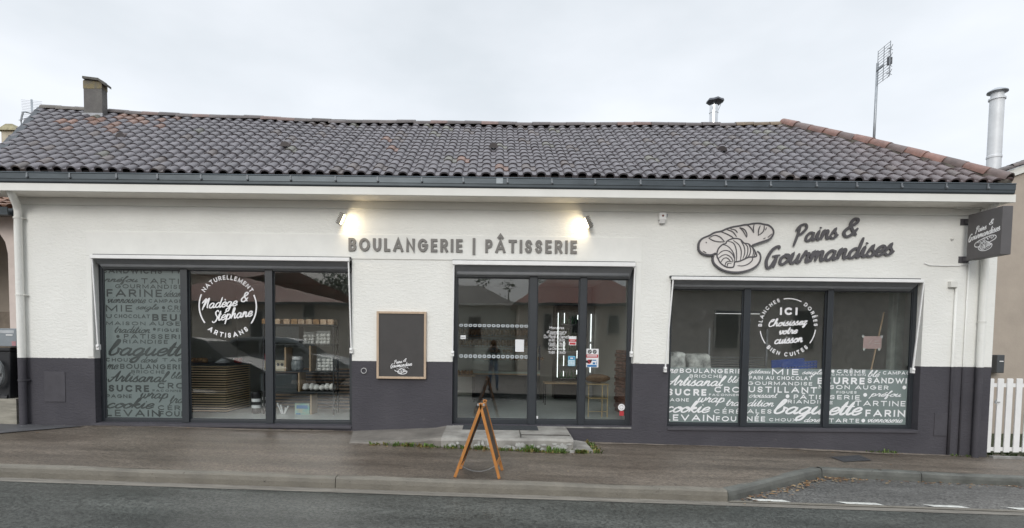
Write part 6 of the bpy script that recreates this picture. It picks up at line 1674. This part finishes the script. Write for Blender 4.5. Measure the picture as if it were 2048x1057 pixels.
lumps('bread_basket', 'big brown country loaf resting on the tall display stand', 'bread', pbox(1176, 749, 1218, 767, 1.3), 1.38, mat('dark_crust', (.27, .16, .08), .7, noise=.25, nscale=10, bump=.4), 1, None, .2)

# notices on the entrance glass
def notice(name, label, cat, q4, m='paper'):
    q = pbox(*q4, YV); t = thing(name, label, cat, ((q[0] + q[2]) / 2, YV, q[1])); mb = MB(); mb.box(q[0], q[2], YV, YV + .0015, q[1], q[3]); mb.build('sheet', m, t); return t, q
notice('paper_notice', 'blank white sheet taped inside the sliding entrance pane', 'notice', (1030.5, 679.5, 1048, 704))
t, q = notice('small_sticker', 'small white sticker near the left edge of the entrance glass', 'sticker', (921, 671, 931.5, 678.5)); mb = MB(); mb.box(q[0] + .015, q[2] - .015, YV - .0012, YV - .0002, q[1] + .02, q[1] + .03); mb.build('print', mat('grey_print', (.3, .3, .3), .6), t)
t, q = notice('red_sticker', 'red and white notice on the door leaf right of the opening hours', 'sticker', (1138, 673, 1152.5, 691)); h = q[3] - q[1]
mb = MB(); mb.box(q[0], q[2], YV - .0012, YV - .0002, q[1] + h * .38, q[1] + h * .66); mb.box(q[0] + .01, q[2] - .01, YV - .0012, YV - .0002, q[1] + h * .06, q[1] + h * .3); mb.build('print', 'red', t)
mb = MB(); mb.box(q[0] + .02, q[2] - .02, YV - .0024, YV - .0014, q[1] + h * .48, q[1] + h * .52); mb.build('print_line', 'paper', t)
t, q = notice('blue_sticker', 'pale blue sticker low on the door leaf', 'sticker', (1136, 712.5, 1150.5, 732.5), 'cyan'); h = q[3] - q[1]; w = q[2] - q[0]
mb = MB(); mb.box(q[0] + w * .12, q[2] - w * .12, YV - .0012, YV - .0002, q[1] + h * .66, q[1] + h * .9); mb.build('print', 'signblue', t)
mb = MB(); mb.box(q[0] + w * .06, q[2] - w * .06, YV - .0012, YV - .0002, q[1] + h * .06, q[1] + h * .56); mb.box(q[0] + w * .3, q[2] - w * .3, YV - .0024, YV - .0014, q[1] + h * .72, q[1] + h * .84); mb.build('print_panel', 'paper', t)
mb = MB()
for i in range(4):
    for j in range(2): mb.box(q[0] + w * (.14 + .2 * i), q[0] + w * (.27 + .2 * i), YV - .0024, YV - .0014, q[1] + h * (.12 + .22 * j), q[1] + h * (.26 + .22 * j))
mb.build('print', 'cyan', t)
# prohibition notice
t, q = notice('prohibition_notice', 'white notice with prohibition rings, red band and blue dog square', 'notice', (1170.5, 698, 1197, 735)); w = q[2] - q[0]; h = q[3] - q[1]; X_ = lambda f: q[0] + w * f; Z_ = lambda f: q[1] + h * f
mb = MB(); mb.box(X_(.04), X_(.97), YV - .0012, YV - .0002, Z_(.52), Z_(.69)); mb.build('red_band', 'red', t)
mb = MB(); mb.box(X_(.55), X_(.88), YV - .0012, YV - .0002, Z_(.16), Z_(.41)); mb.box(X_(.15), X_(.88), YV - .0012, YV - .0002, Z_(.02), Z_(.13)); mb.build('blue_square', 'signblue', t)
for cx_, cz_, r_, m_ in ((.33, .84, .115, 'black'), (.70, .84, .115, 'black'), (.30, .30, .13, 'red')):
    mb = MB(); rr = r_ * w; cx0_, cz0_ = X_(cx_), Z_(cz_); ribbon(mb, arc(cx0_, cz0_, rr, rr, 0, 360, 20), .016, YV - .0005, .0004); ribbon(mb, [(cx0_ - rr * .7, cz0_ + rr * .7), (cx0_ + rr * .7, cz0_ - rr * .7)], .013, YV - .0008, .0004); mb.build('ring', m_, t, recalc=False)
mb = MB(); cx0_, cz0_ = X_(.30), Z_(.30); mb.box(cx0_ - .05, cx0_ + .03, YV - .0006, YV - .0003, cz0_ - .02, cz0_ + .02); mb.box(cx0_ + .02, cx0_ + .05, YV - .0006, YV - .0003, cz0_ + .0, cz0_ + .035); mb.build('dog_shape', 'black', t)
mb = MB(); cx0_ = X_(.715); mb.box(cx0_ - .05, cx0_ + .03, YV - .002, YV - .0014, cz0_ - .01, cz0_ + .015); mb.box(cx0_ + .025, cx0_ + .045, YV - .002, YV - .0014, cz0_ + .0, cz0_ + .05); mb.box(cx0_ - .045, cx0_ - .03, YV - .002, YV - .0014, cz0_ - .05, cz0_ - .01); mb.box(cx0_ + .01, cx0_ + .025, YV - .002, YV - .0014, cz0_ - .05, cz0_ - .01); mb.build('dog_shape', 'paper', t)
for zz in (.58, .63): mb = MB(); mb.box(X_(.12), X_(.88), YV - .0022, YV - .0013, Z_(zz), Z_(zz) + .008); mb.build('print_line', 'paper', t)
c = P(1243, 815, YV); t = thing('round_sticker', 'round white sticker with a small red tag low on the right entrance pane', 'sticker', (c.x, YV, c.z)); mb = MB(); disc(mb, c.x, c.z, .056, YV, .0015, 24); mb.build('sheet', 'vinyl', t)
mb = MB(); ribbon(mb, arc(c.x, c.z, .03, .03, 30, 330, 14), .006, YV - .0006, .0005); mb.build('print', bpy.data.materials['grey_print'], t)
q = pbox(1239, 822.5, 1247.5, 832, YV); mb = MB(); mb.box(q[0], q[2], YV, YV + .0015, q[1], q[3]); mb.build('tag', 'red', t)

# ------------------------------------------------------------------ bakehouse behind the right window
def sack(label, q, Y):
    """a part-filled paper sack: boxy, crumpled, with printed blotches"""
    t = thing('flour_sack', label, 'sack', ((q[0] + q[2]) / 2, Y, q[1]), 'flour sacks behind the right window')
    rn = random.Random(label); mb = MB(); nx, nz_, ny = 8, 7, 4; D_ = .16
    f = lambda u, v, w: (q[0] + (q[2] - q[0]) * u, Y + (w - .5) * 2 * D_, q[1] + (q[3] - q[1]) * v)
    idx = {}
    def vert(i, j, k):
        if (i, j, k) not in idx:
            u, v, w = i / nx, j / nz_, k / ny; p = Vector(f(u, v, w)); c = Vector(f(.5, .5, .5))
            d = p - c; e = abs(2 * u - 1) ** 4 + abs(2 * v - 1) ** 4 + abs(2 * w - 1) ** 4; p = c + d * (1.12 - .07 * e) + Vector((rn.gauss(0, .014), rn.gauss(0, .02), rn.gauss(0, .016)))
            idx[(i, j, k)] = len(mb.v); mb.v.append(tuple(p))
        return idx[(i, j, k)]
    for i in range(nx):
        for j in range(nz_):
            for k in (0, ny): mb.face((vert(i, j, k), vert(i + 1, j, k), vert(i + 1, j + 1, k), vert(i, j + 1, k)))
    for i in range(nx):
        for k in range(ny):
            for j in (0, nz_): mb.face((vert(i, j, k), vert(i + 1, j, k), vert(i + 1, j, k + 1), vert(i, j, k + 1)))
    for j in range(nz_):
        for k in range(ny):
            for i in (0, nx): mb.face((vert(i, j, k), vert(i, j + 1, k), vert(i, j + 1, k + 1), vert(i, j, k + 1)))
    if 'printed_sack' not in bpy.data.materials:
        m_ = mat('printed_sack', (.74, .75, .72), .6, nscale=6, col2=(.10, .11, .11))
    o = mb.build('body', bpy.data.materials['printed_sack'], t, smooth=True); s_ = o.modifiers.new('s', 'SUBSURF'); s_.levels = 1; s_.render_levels = 1
sack('white printed flour sack leaning at the left jamb of the right window', pbox(1330, 706, 1368, 770, .7), .75)
sack('folded printed flour sack next to the left jamb sack', pbox(1370, 708, 1418, 745, .9), .95)
sack('lower flour sack half hidden behind the frosted film', pbox(1345, 750, 1430, 838, .8), 1.05)
t = thing('tray_trolley', 'steel trolley of thin baking trays behind the left pane of the right window', 'trolley', (4, 1.4, FZ))
x0, x1 = PXW(1417, 720, 1.4), PXW(1532, 720, 1.4)
for py in (715, 720, 725, 730, 735): z = PZ(1450, py, 1.4); mb = MB(); mb.box(x0, x1, 1.4, 1.9, z - .008, z); mb.build('tray', 'galv', t)
for x in (x0, x1): mb = MB(); mb.box(x - .015, x + .015, 1.38, 1.41, FZ, 1.9); mb.build('post', 'galv', t)
# blue crate
q = pbox(1562, 725, 1630, 742, .8); t = thing('blue_crate', 'bright blue plastic crate above the film in the middle right pane', 'crate', ((q[0] + q[2]) / 2, .8, q[1]))
mb = MB(); a = Vector((q[0], .75, q[1])); b = Vector((q[2], .75, q[1] + .05))
for k in range(3): mb.bar(a + Vector((0, 0, .02 + .045 * k)), b + Vector((0, 0, .03 + .045 * k)), .02, .03)
for k in range(12): p = a.lerp(b, k / 11); mb.bar(p + Vector((0, .004, 0)), p + Vector((0, .004, .13)), .012, .016)
mb.build('front', 'blue', t); mb = MB(); mb.box(q[0] + .01, q[2] - .01, .79, 1.15, q[1] - .02, q[1] + .02); mb.bar(a + Vector((0, .4, .1)), b + Vector((0, .4, .1)), .02, .14); mb.build('tray', 'blue', t)
mb = MB(); a = P(1768, 625, .8); b = P(1741, 745, .6); b2 = a + (b - a) * 1.95; mb.tube([a, b2], .014, 8); tag(mb.build('broom_handle', 'oak', None, smooth=True), 'wooden pole leaning beside the white door frame in the right pane', 'pole')
q = pbox(1781, 590, 1806, 845, 1.0); mb = MB(); mb.box(q[0], q[2], 1.0, 1.12, FZ, 2.9); tag(mb.build('door_frame', mat('pale_green_white', (.55, .62, .57), .5), None, bevel=.01), 'pale upright door frame inside the right pane', 'door frame')
t = thing('pink_notice', 'faded pink notice taped inside the rightmost shop pane', 'notice', P(1744, 700, .19)); q = pbox(1726.5, 673, 1763, 698, .19); mb = MB(); mb.box(q[0], q[2], .19, .192, q[1], q[3]); mb.build('sheet', mat('faded_pink', (.44, .30, .29), .6, noise=.1), t)
mb = MB(); cx_, cz_ = q[0] + .1, (q[1] + q[3]) / 2
for k in range(7): mb.bar((cx_, .188, cz_), (cx_ + .06 * math.cos(k * .9), .188, cz_ + .06 * math.sin(k * .9)), .008, .002)
mb.box(cx_ + .08, q[2] - .02, .1875, .1885, cz_ - .02, cz_ - .01); mb.box(cx_ + .08, q[2] - .04, .1875, .1885, cz_ + .02, cz_ + .03); mb.build('print', mat('pale_print', (.55, .48, .46), .6), t)
for px, py in ((1726, 673), (1763, 674), (1728, 699), (1758, 699)): qq = pbox(px - 2, py - 2.5, px + 2, py + 2.5, .19); mb = MB(); mb.box(qq[0], qq[2], .186, .1868, qq[1], qq[3]); mb.build('tape', mat('tape', (.5, .52, .5), .3) if 'tape' not in bpy.data.materials else bpy.data.materials['tape'], t)
t = thing('work_table', 'steel work table behind the frosted film of the right window', 'table', (5.2, .8, FZ))
mb = MB(); mb.box(4.2, 6.5, .7, 1.4, 1.02, 1.06); mb.build('top', 'galv', t)
for x in (4.25, 6.45):
    for y in (.75, 1.35): mb = MB(); mb.box(x - .02, x + .02, y - .02, y + .02, FZ, 1.02); mb.build('leg', 'galv', t)
def tub(label, px0, px1, py0, py1, Y, colr, nm): 
    q = pbox(px0, py0, px1, py1, Y); r_ = (q[2] - q[0]) / 2; mb = MB(); mb.lathe(((q[0] + q[2]) / 2, Y + r_, q[1]), [(r_ * .85, 0), (r_, (q[3] - q[1]) * .95), (r_ * 1.05, (q[3] - q[1]) * .96), (r_ * 1.05, q[3] - q[1]), (r_ * .9, q[3] - q[1]), (r_ * .8, .03)], 18); tag(mb.build('tub', mat(nm, colr, .4, noise=.1), None, bevel=0), label, 'tub')
tub('dark pink tub blurred behind the film of the middle pane', 1553, 1600, 762, 838, .55, (.42, .10, .17), 'pink_plastic')
tub('white tub blurred behind the film beside the pink tub', 1606, 1640, 770, 838, .55, (.7, .72, .7), 'white_plastic')
tub('green tub blurred behind the film of the right pane', 1672, 1715, 770, 838, .6, (.10, .32, .10), 'green_plastic')
tub('pale tub blurred behind the film of the left pane', 1440, 1478, 765, 838, .6, (.6, .62, .6), 'pale_plastic')
q = pbox(1432, 627.2, 1520, 628.4, 3.2); mb = MB(); mb.box(q[0], q[2], 3.2, 3.24, q[1], q[3]); t = thing('strip_light', 'thin lit strip light deep inside the bakehouse', 'lamp', ((q[0] + q[2]) / 2, 3.2, q[1])); mb.build('tube', mat('dim_tube', (1, 1, 1), .4, emit=(1, 1, .97), estr=.55), t)
mb = MB(); mb.box(q[0], q[2], 3.2, 3.26, q[3] + .002, q[3] + .05); mb.build('housing', 'galv', t)

# ------------------------------------------------------------------ the far side of the street, seen as reflections in the glass
MIR = .34
def V(px, py, yv): p = P(px, py, yv); return Vector((p.x, MIR - yv, p.z))
def house(name, label, px0, px1, py_eave, py_top, yv, wallm, roofc, wins, hip=1.5, depth=7.0, pw=None):
    a = V(px0, py_eave, yv); b = V(px1, py_eave, yv); tz = V((px0 + px1) / 2, py_top, yv + depth * .5).z; Y = MIR - yv; x0, x1 = a.x, b.x; ez = (a.z + b.z) / 2
    t = thing(name, label, 'house', ((x0 + x1) / 2, Y - depth / 2, .05))
    mb = MB(); mb.box(x0 + .3, x1 - .3, Y - depth, Y, -.4, ez); mb.build('wall', wallm, t)
    mb = MB(); mb.cc = roofc; k = 26
    e0, e1 = Vector((x0, Y + .35, ez - .1)), Vector((x1, Y + .35, ez - .1)); r0, r1 = Vector((x0 + hip, Y - depth / 2, tz)), Vector((x1 - hip, Y - depth / 2, tz)); f0, f1 = Vector((x0, Y - depth - .35, ez - .1)), Vector((x1, Y - depth - .35, ez - .1))
    for i in range(10):
        for j in range(k):
            mb.cc = tuple(Vector(roofc) * random.uniform(.88, 1.12))
            def g(u, v): return e0.lerp(e1, u).lerp(r0.lerp(r1, u), v)
            mb.poly([g(j / k, i / 10), g((j + 1) / k, i / 10), g((j + 1) / k, (i + 1) / 10), g(j / k, (i + 1) / 10)])
    mb.cc = roofc; mb.poly([f0, f1, r1, r0]); mb.poly([e0, r0, f0]); mb.poly([e1, f1, r1]); mb.poly([e0, f0, f1, e1])
    mb.build('roof', 'tile', t, cols=True, recalc=False)
    mb = MB(); mb.box(x0, x1, Y + .34, Y + .46, ez - .16, ez - .04); mb.build('gutter', 'zinc' if roofc[0] > .2 else 'cream', t)
    for (c0, d0, c1, d1, kind) in wins:
        p = V(c0, d1, yv); q = V(c1, d0, yv)
        mb = MB(); mb.box(p.x, q.x, Y + .002, Y + .06, p.z, q.z); w = mb.build('window' if kind else 'door', mat('far_frame', (.5, .49, .46), .5) if 'far_frame' not in bpy.data.materials else bpy.data.materials['far_frame'], t)
        mb = MB(); o = .07; mb.box(p.x + o, q.x - o, Y + .061, Y + .075, p.z + o, q.z - o); mb.build('pane' if kind else 'leaf', 'alu', w)
    return t
M['stone'] = mat('far_stone', (.70, .65, .60), .9, noise=.2, nscale=3, bump=.4, bscale=8)
M['farbeige'] = mat('far_beige', (.74, .66, .56), .9, noise=.1, nscale=1)
M['fargrey'] = mat('far_grey', (.70, .72, .65), .9, noise=.12, nscale=1)
house('far_house', 'beige house with red brown roof reflected in the left shop window', 150, 708, 602, 540, 17, 'farbeige', (.34, .17, .13), [(605, 606, 630, 638, 1), (430, 610, 462, 650, 1), (500, 620, 530, 720, 0), (300, 610, 340, 650, 1)], hip=8.5, depth=9)
house('far_house', 'tall flat beige block reflected in the middle left pane', 230, 598, 545, 540, 27, 'farbeige', (.15, .12, .10), [(470, 560, 500, 585, 1)], hip=1)
house('far_house', 'long grey house with brown roof reflected in the sliding entrance pane', 760, 1040, 606, 572, 24, 'fargrey', (.13, .105, .09), [(935, 632, 965, 680, 1), (840, 630, 870, 690, 1)], hip=2.5)
house('far_house', 'house with bright red tiled roof reflected in the right entrance panes', 1026, 1330, 606, 560, 19, 'farbeige', (.30, .115, .085), [(1085, 625, 1105, 700, 0), (1140, 630, 1165, 670, 1), (1215, 630, 1240, 670, 1)], hip=2.0)
house('far_house', 'tall stone house reflected in the right shop window', 1300, 1960, 575, 530, 16, 'stone', (.16, .10, .08), [(1425, 620, 1480, 700, 1), (1580, 620, 1630, 700, 1)], hip=3)

def tree(label, x, y, h, r, seed, dark):
    rn = random.Random(seed); t = thing('tree', label, 'tree', (x, y, 0), 'trees behind the far houses')
    mb = MB(); pts = [(x, y, -.3), (x + .05, y, h * .25), (x - .05, y + .05, h * .5), (x, y, h * .85)]; mb.tube(pts, [h * .035, h * .028, h * .02, .02], 8)
    tips = []
    for k in range(11):
        z0 = h * rn.uniform(.3, .7); a = rn.uniform(0, 6.28); L_ = r * rn.uniform(.6, 1.0); p = Vector((x, y, z0)); q = p + Vector((math.cos(a) * L_, math.sin(a) * L_, L_ * rn.uniform(.3, .9))); mb.tube([p, p.lerp(q, .5) + Vector((0, 0, .1)), q], [h * .012, h * .008, .01], 5); tips.append(q); tips.append(p.lerp(q, .6))
    tips.append(Vector((x, y, h * .9))); mb.build('trunk', mat('bark%d' % seed, (.10, .08, .06), .9, noise=.3), t)
    mb = MB()
    for c in tips:
        for i in range(70):
            o = Vector((rn.gauss(0, 1), rn.gauss(0, 1), rn.gauss(0, .8))) * (r * .22); p = c + o; s = rn.uniform(.07, .16); n1 = Vector((rn.gauss(0, 1), rn.gauss(0, 1), rn.gauss(0, 1))).normalized(); n2 = n1.cross(Vector((rn.random(), rn.random(), 1))).normalized()
            g = rn.uniform(.6, 1.4); mb.cc = (dark[0] * g, dark[1] * g, dark[2] * g); mb.poly([p - n1 * s, p + n2 * s * .5, p + n1 * s, p - n2 * s * .5])
    mb.build('crown', 'leaf', t, cols=True, recalc=False)
for i, (px, yv, h, r) in enumerate(((655, 29, 6.8, 1.6), (684, 31, 6.4, 1.8), (700, 28, 5.6, 1.4), (962, 34, 6.9, 1.3), (1018, 34, 6.6, 1.4), (1082, 30, 6.6, 1.2))):
    p = V(px, 600, yv); tree(['bushy tree reflected at the edge of the red brown roof', 'broad tree reflected in the top corner of the left window', 'low tree reflected beside the right jamb of the left window', 'thin dark tree reflected above the long grey house', 'dark tree reflected above the middle of the grey roof', 'dark tree reflected above the red roof'][i], p.x, p.y, h, r, 40 + i, (.045, .07, .03))

def car(label, x0, x1, yc, ground, height, paint, pn):
    """parked hatchback facing +x: body, glazing, wheels (> rim), lights"""
    t = thing('parked_car', label, 'car', ((x0 + x1) / 2, yc, ground)); Lc = x1 - x0; W_ = .86
    S = lambda u, v: (x0 + u * Lc, ground + v * height)
    def wid(v): return W_ if v < .55 else W_ - (v - .55) / .45 * .26
    prof = [(.01, .20), (0, .36), (.012, .58), (.03, .66), (.10, .93), (.17, .985), (.35, 1.0), (.50, .985), (.58, .94), (.72, .66), (.88, .57), (.965, .47), (1.0, .36), (.99, .20), (.88, .17)]
    def arch(uc): return [(uc + .085 * math.cos(a), .20 + .20 * math.sin(a)) for a in [math.pi * k / 8 for k in range(9)]]
    prof += arch(.80) + [(.70, .15), (.30, .15)] + arch(.18) + [(.08, .17)]
    mb = MB(); n = len(prof)
    for s in (1, -1):
        for u, v in prof: X, Z = S(u, v); mb.v.append((X, yc + s * wid(v), Z))
    mb.face(tuple(range(n))); mb.face(tuple(range(n, 2 * n))[::-1])
    for i in range(n): mb.face((i, n + i, n + (i + 1) % n, (i + 1) % n))
    body = mb.build('body', mat(pn, paint, .42, spec=.3, noise=.02), t, bevel=.03)
    gm = bpy.data.materials.get('car_glass') or mat('car_glass', (.015, .018, .02), .5, spec=.02)
    for s in (1, -1):
        for poly in ([(.075, .68), (.135, .91), (.32, .945), (.32, .67)], [(.335, .67), (.335, .945), (.50, .93), (.565, .89), (.675, .67)]):
            mb = MB(); off = .006; pts = [(S(u, v)[0], yc + s * (wid(v) + off), S(u, v)[1]) for u, v in poly]; mb.poly(pts if s < 0 else pts[::-1]); pts2 = [(p[0], p[1] - s * .012, p[2]) for p in pts]; mb.poly(pts2[::-1] if s < 0 else pts2); k = len(pts)
            for i in range(k): mb.face((i, k + (k - 1 - i) if False else i + k, (i + 1) % k + k, (i + 1) % k)) if False else None
            mb.build('side_window', gm, t, recalc=False)
    for (u0, v0, u1, v1, nm) in ((.59, .925, .712, .675, 'windscreen'), (.035, .68, .093, .915, 'rear_window')):
        mb = MB(); X0, Z0 = S(u0, v0); X1, Z1 = S(u1, v1); o = Vector((Z0 - Z1, 0, X1 - X0)).normalized() * (.012 if nm == 'windscreen' else -.012)
        mb.poly([Vector((X0, yc - wid(v0) + .08, Z0)) + o, Vector((X1, yc - wid(v1) + .08, Z1)) + o, Vector((X1, yc + wid(v1) - .08, Z1)) + o, Vector((X0, yc + wid(v0) - .08, Z0)) + o]); mb.build(nm, gm, t)
    for uc in (.18, .80):
        for s in (1, -1):
            X, Z = S(uc, 0); R_ = .31
            mb = MB(); mb.tube([(X, yc + s * (W_ - .20), ground + R_), (X, yc + s * (W_ + .005), ground + R_)], R_, 22); w = mb.build('wheel', 'black', t, bevel=.02)
            mb = MB(); mb.tube([(X, yc + s * (W_ - .02), ground + R_), (X, yc + s * (W_ + .012), ground + R_)], .06, 10)
            for k in range(5): a = 2 * math.pi * k / 5; mb.bar((X, yc + s * (W_ + .008), ground + R_), (X + .19 * math.cos(a), yc + s * (W_ + .008), ground + R_ + .19 * math.sin(a)), .045, .015, up=(0, 1, 0))
            mb.tube([(X + .20 * math.cos(2 * math.pi * k / 20), yc + s * (W_ + .006), ground + R_ + .20 * math.sin(2 * math.pi * k / 20)) for k in range(21)], .014, 5, caps=False); mb.build('rim', 'galv', w)
    for s in (1, -1):
        X, Z = S(.975, .46); mb = MB(); mb.blob((X - .05, yc + s * .62, Z), (.09, .16, .06), 8, 6, 0); mb.build('headlight', mat('headlight', (.6, .62, .63), .15) if 'headlight' not in bpy.data.materials else bpy.data.materials['headlight'], t, smooth=True)
        X, Z = S(.64, .66); mb = MB(); mb.blob((X, yc + s * .97, Z + .02), (.06, .09, .06), 8, 6, 0); mb.build('mirror', bpy.data.materials[pn], t, smooth=True)
car('dark grey parked car reflected in the middle left pane', V(240, 760, 6.6).x, V(556, 760, 6.6).x, -6.55, .02, 1.66, (.022, .025, .03), 'dark_car_paint')
car('pale grey parked car reflected in the right pane of the left window', V(430, 760, 9.6).x, V(705, 760, 9.6).x, -10.0, .10, 1.62, (.16, .17, .18), 'grey_car_paint')

# ------------------------------------------------------------------ the photographer, standing behind the camera
gp = .02
bm = bmesh.new(); sk = bm.verts.layers.skin.verify(); bvs = {}
px_ = -.02; py_ = -9.72
J = {'pelvis': ((0, 0, .93), .15), 'spine': ((0, .0, 1.12), .14), 'chest': ((0, .01, 1.30), .155), 'neck': ((0, .02, 1.44), .062), 'head': ((0, .045, 1.53), .088), 'crown': ((0, .04, 1.63), .075)}
for s, n in ((1, 'l'), (-1, 'r')):
    J.update({'sh' + n: ((s * .17, .0, 1.37), .068), 'el' + n: ((s * .25, .12, 1.16), .048), 'wr' + n: ((s * .13, .38, 1.36), .030), 'pm' + n: ((s * .10, .435, 1.44), .033),
              'hip' + n: ((s * .09, 0, .88), .098), 'kn' + n: ((s * .11, .03, .48), .062), 'an' + n: ((s * .12, -.01, .09), .042), 'to' + n: ((s * .14, .17, .035), .036)})
    for k in range(4): J['f%d%s' % (k, n)] = ((s * (.088 + .004 * k), .462 + .006 * (k % 2), 1.485 + .022 - k * .024), .0095); J['g%d%s' % (k, n)] = ((s * .070, .478, 1.507 - k * .024), .008)
    J['th' + n] = ((s * .078, .42, 1.475), .011); J['ti' + n] = ((s * .055, .435, 1.505), .009)
E_ = [('pelvis', 'spine'), ('spine', 'chest'), ('chest', 'neck'), ('neck', 'head'), ('head', 'crown')]
for n in 'lr':
    E_ += [('chest', 'sh' + n), ('sh' + n, 'el' + n), ('el' + n, 'wr' + n), ('wr' + n, 'pm' + n), ('pelvis', 'hip' + n), ('hip' + n, 'kn' + n), ('kn' + n, 'an' + n), ('an' + n, 'to' + n), ('pm' + n, 'th' + n), ('th' + n, 'ti' + n)]
    for k in range(4): E_ += [('pm' + n, 'f%d%s' % (k, n)), ('f%d%s' % (k, n), 'g%d%s' % (k, n))]
for k, (co, r_) in J.items():
    v = bm.verts.new((co[0] + px_, co[1] + py_, co[2] + gp)); v[sk].radius = (r_, r_); bvs[k] = v
bvs['pelvis'][sk].use_root = True
for a, b in E_: bm.edges.new((bvs[a], bvs[b]))
me = bpy.data.meshes.new('person'); bm.to_mesh(me); bm.free()
tmp = bpy.data.objects.new('person_tmp', me); COL.objects.link(tmp)
tmp.modifiers.new('skin', 'SKIN'); s_ = tmp.modifiers.new('sub', 'SUBSURF'); s_.levels = 2; s_.render_levels = 2
dg = bpy.context.evaluated_depsgraph_get(); me2 = bpy.data.meshes.new_from_object(tmp.evaluated_get(dg)); bpy.data.objects.remove(tmp)
me2.name = 'person'; po = bpy.data.objects.new('person', me2); COL.objects.link(po); me2.materials.clear()
for mm_ in (mat('skin', (.50, .32, .24), .5, noise=.05), mat('dark_jacket', (.035, .04, .05), .8), mat('blue_jeans', (.10, .16, .26), .85, noise=.15), mat('dark_shoes', (.03, .025, .025), .6)): me2.materials.append(mm_)
for p in me2.polygons:
    c = p.center; z = c.z - gp; p.use_smooth = True
    p.material_index = 0 if (z > 1.46 and abs(c.x - px_) < .12 and c.y - py_ < .2) or (c.y - py_ > .39 and z > 1.3) else 3 if z < .09 else 2 if z < .92 else 1
tag(po, 'photographer in dark jacket and jeans holding up a phone, reflected in the entrance glass', 'person')
hm = MB(); hm.blob((px_, py_ + .03, 1.60 + gp), (.098, .105, .10), 14, 9, .04); ho = hm.build('hair', mat('brown_hair', (.06, .035, .02), .7, noise=.3, nscale=30), po, smooth=True)
for s in (1, -1):
    fm = MB(); fm.blob((px_ + s * .032, py_ + .128, 1.535 + gp), (.012, .008, .007), 8, 6, 0); fm.build('eye', 'black', po)
fm = MB(); fm.blob((px_, py_ + .14, 1.50 + gp), (.014, .02, .022), 8, 6, 0); fm.blob((px_, py_ + .122, 1.462 + gp), (.024, .008, .008), 8, 6, 0); fm.build('face', bpy.data.materials['skin'], po, smooth=True)
pm = MB(); pm.box(-.078, .078, -9.236, -9.226, CH - .042, CH + .034); ph = pm.build('mobile_phone', 'black', None, bevel=.004); tag(ph, 'black phone held sideways by the photographer', 'phone')
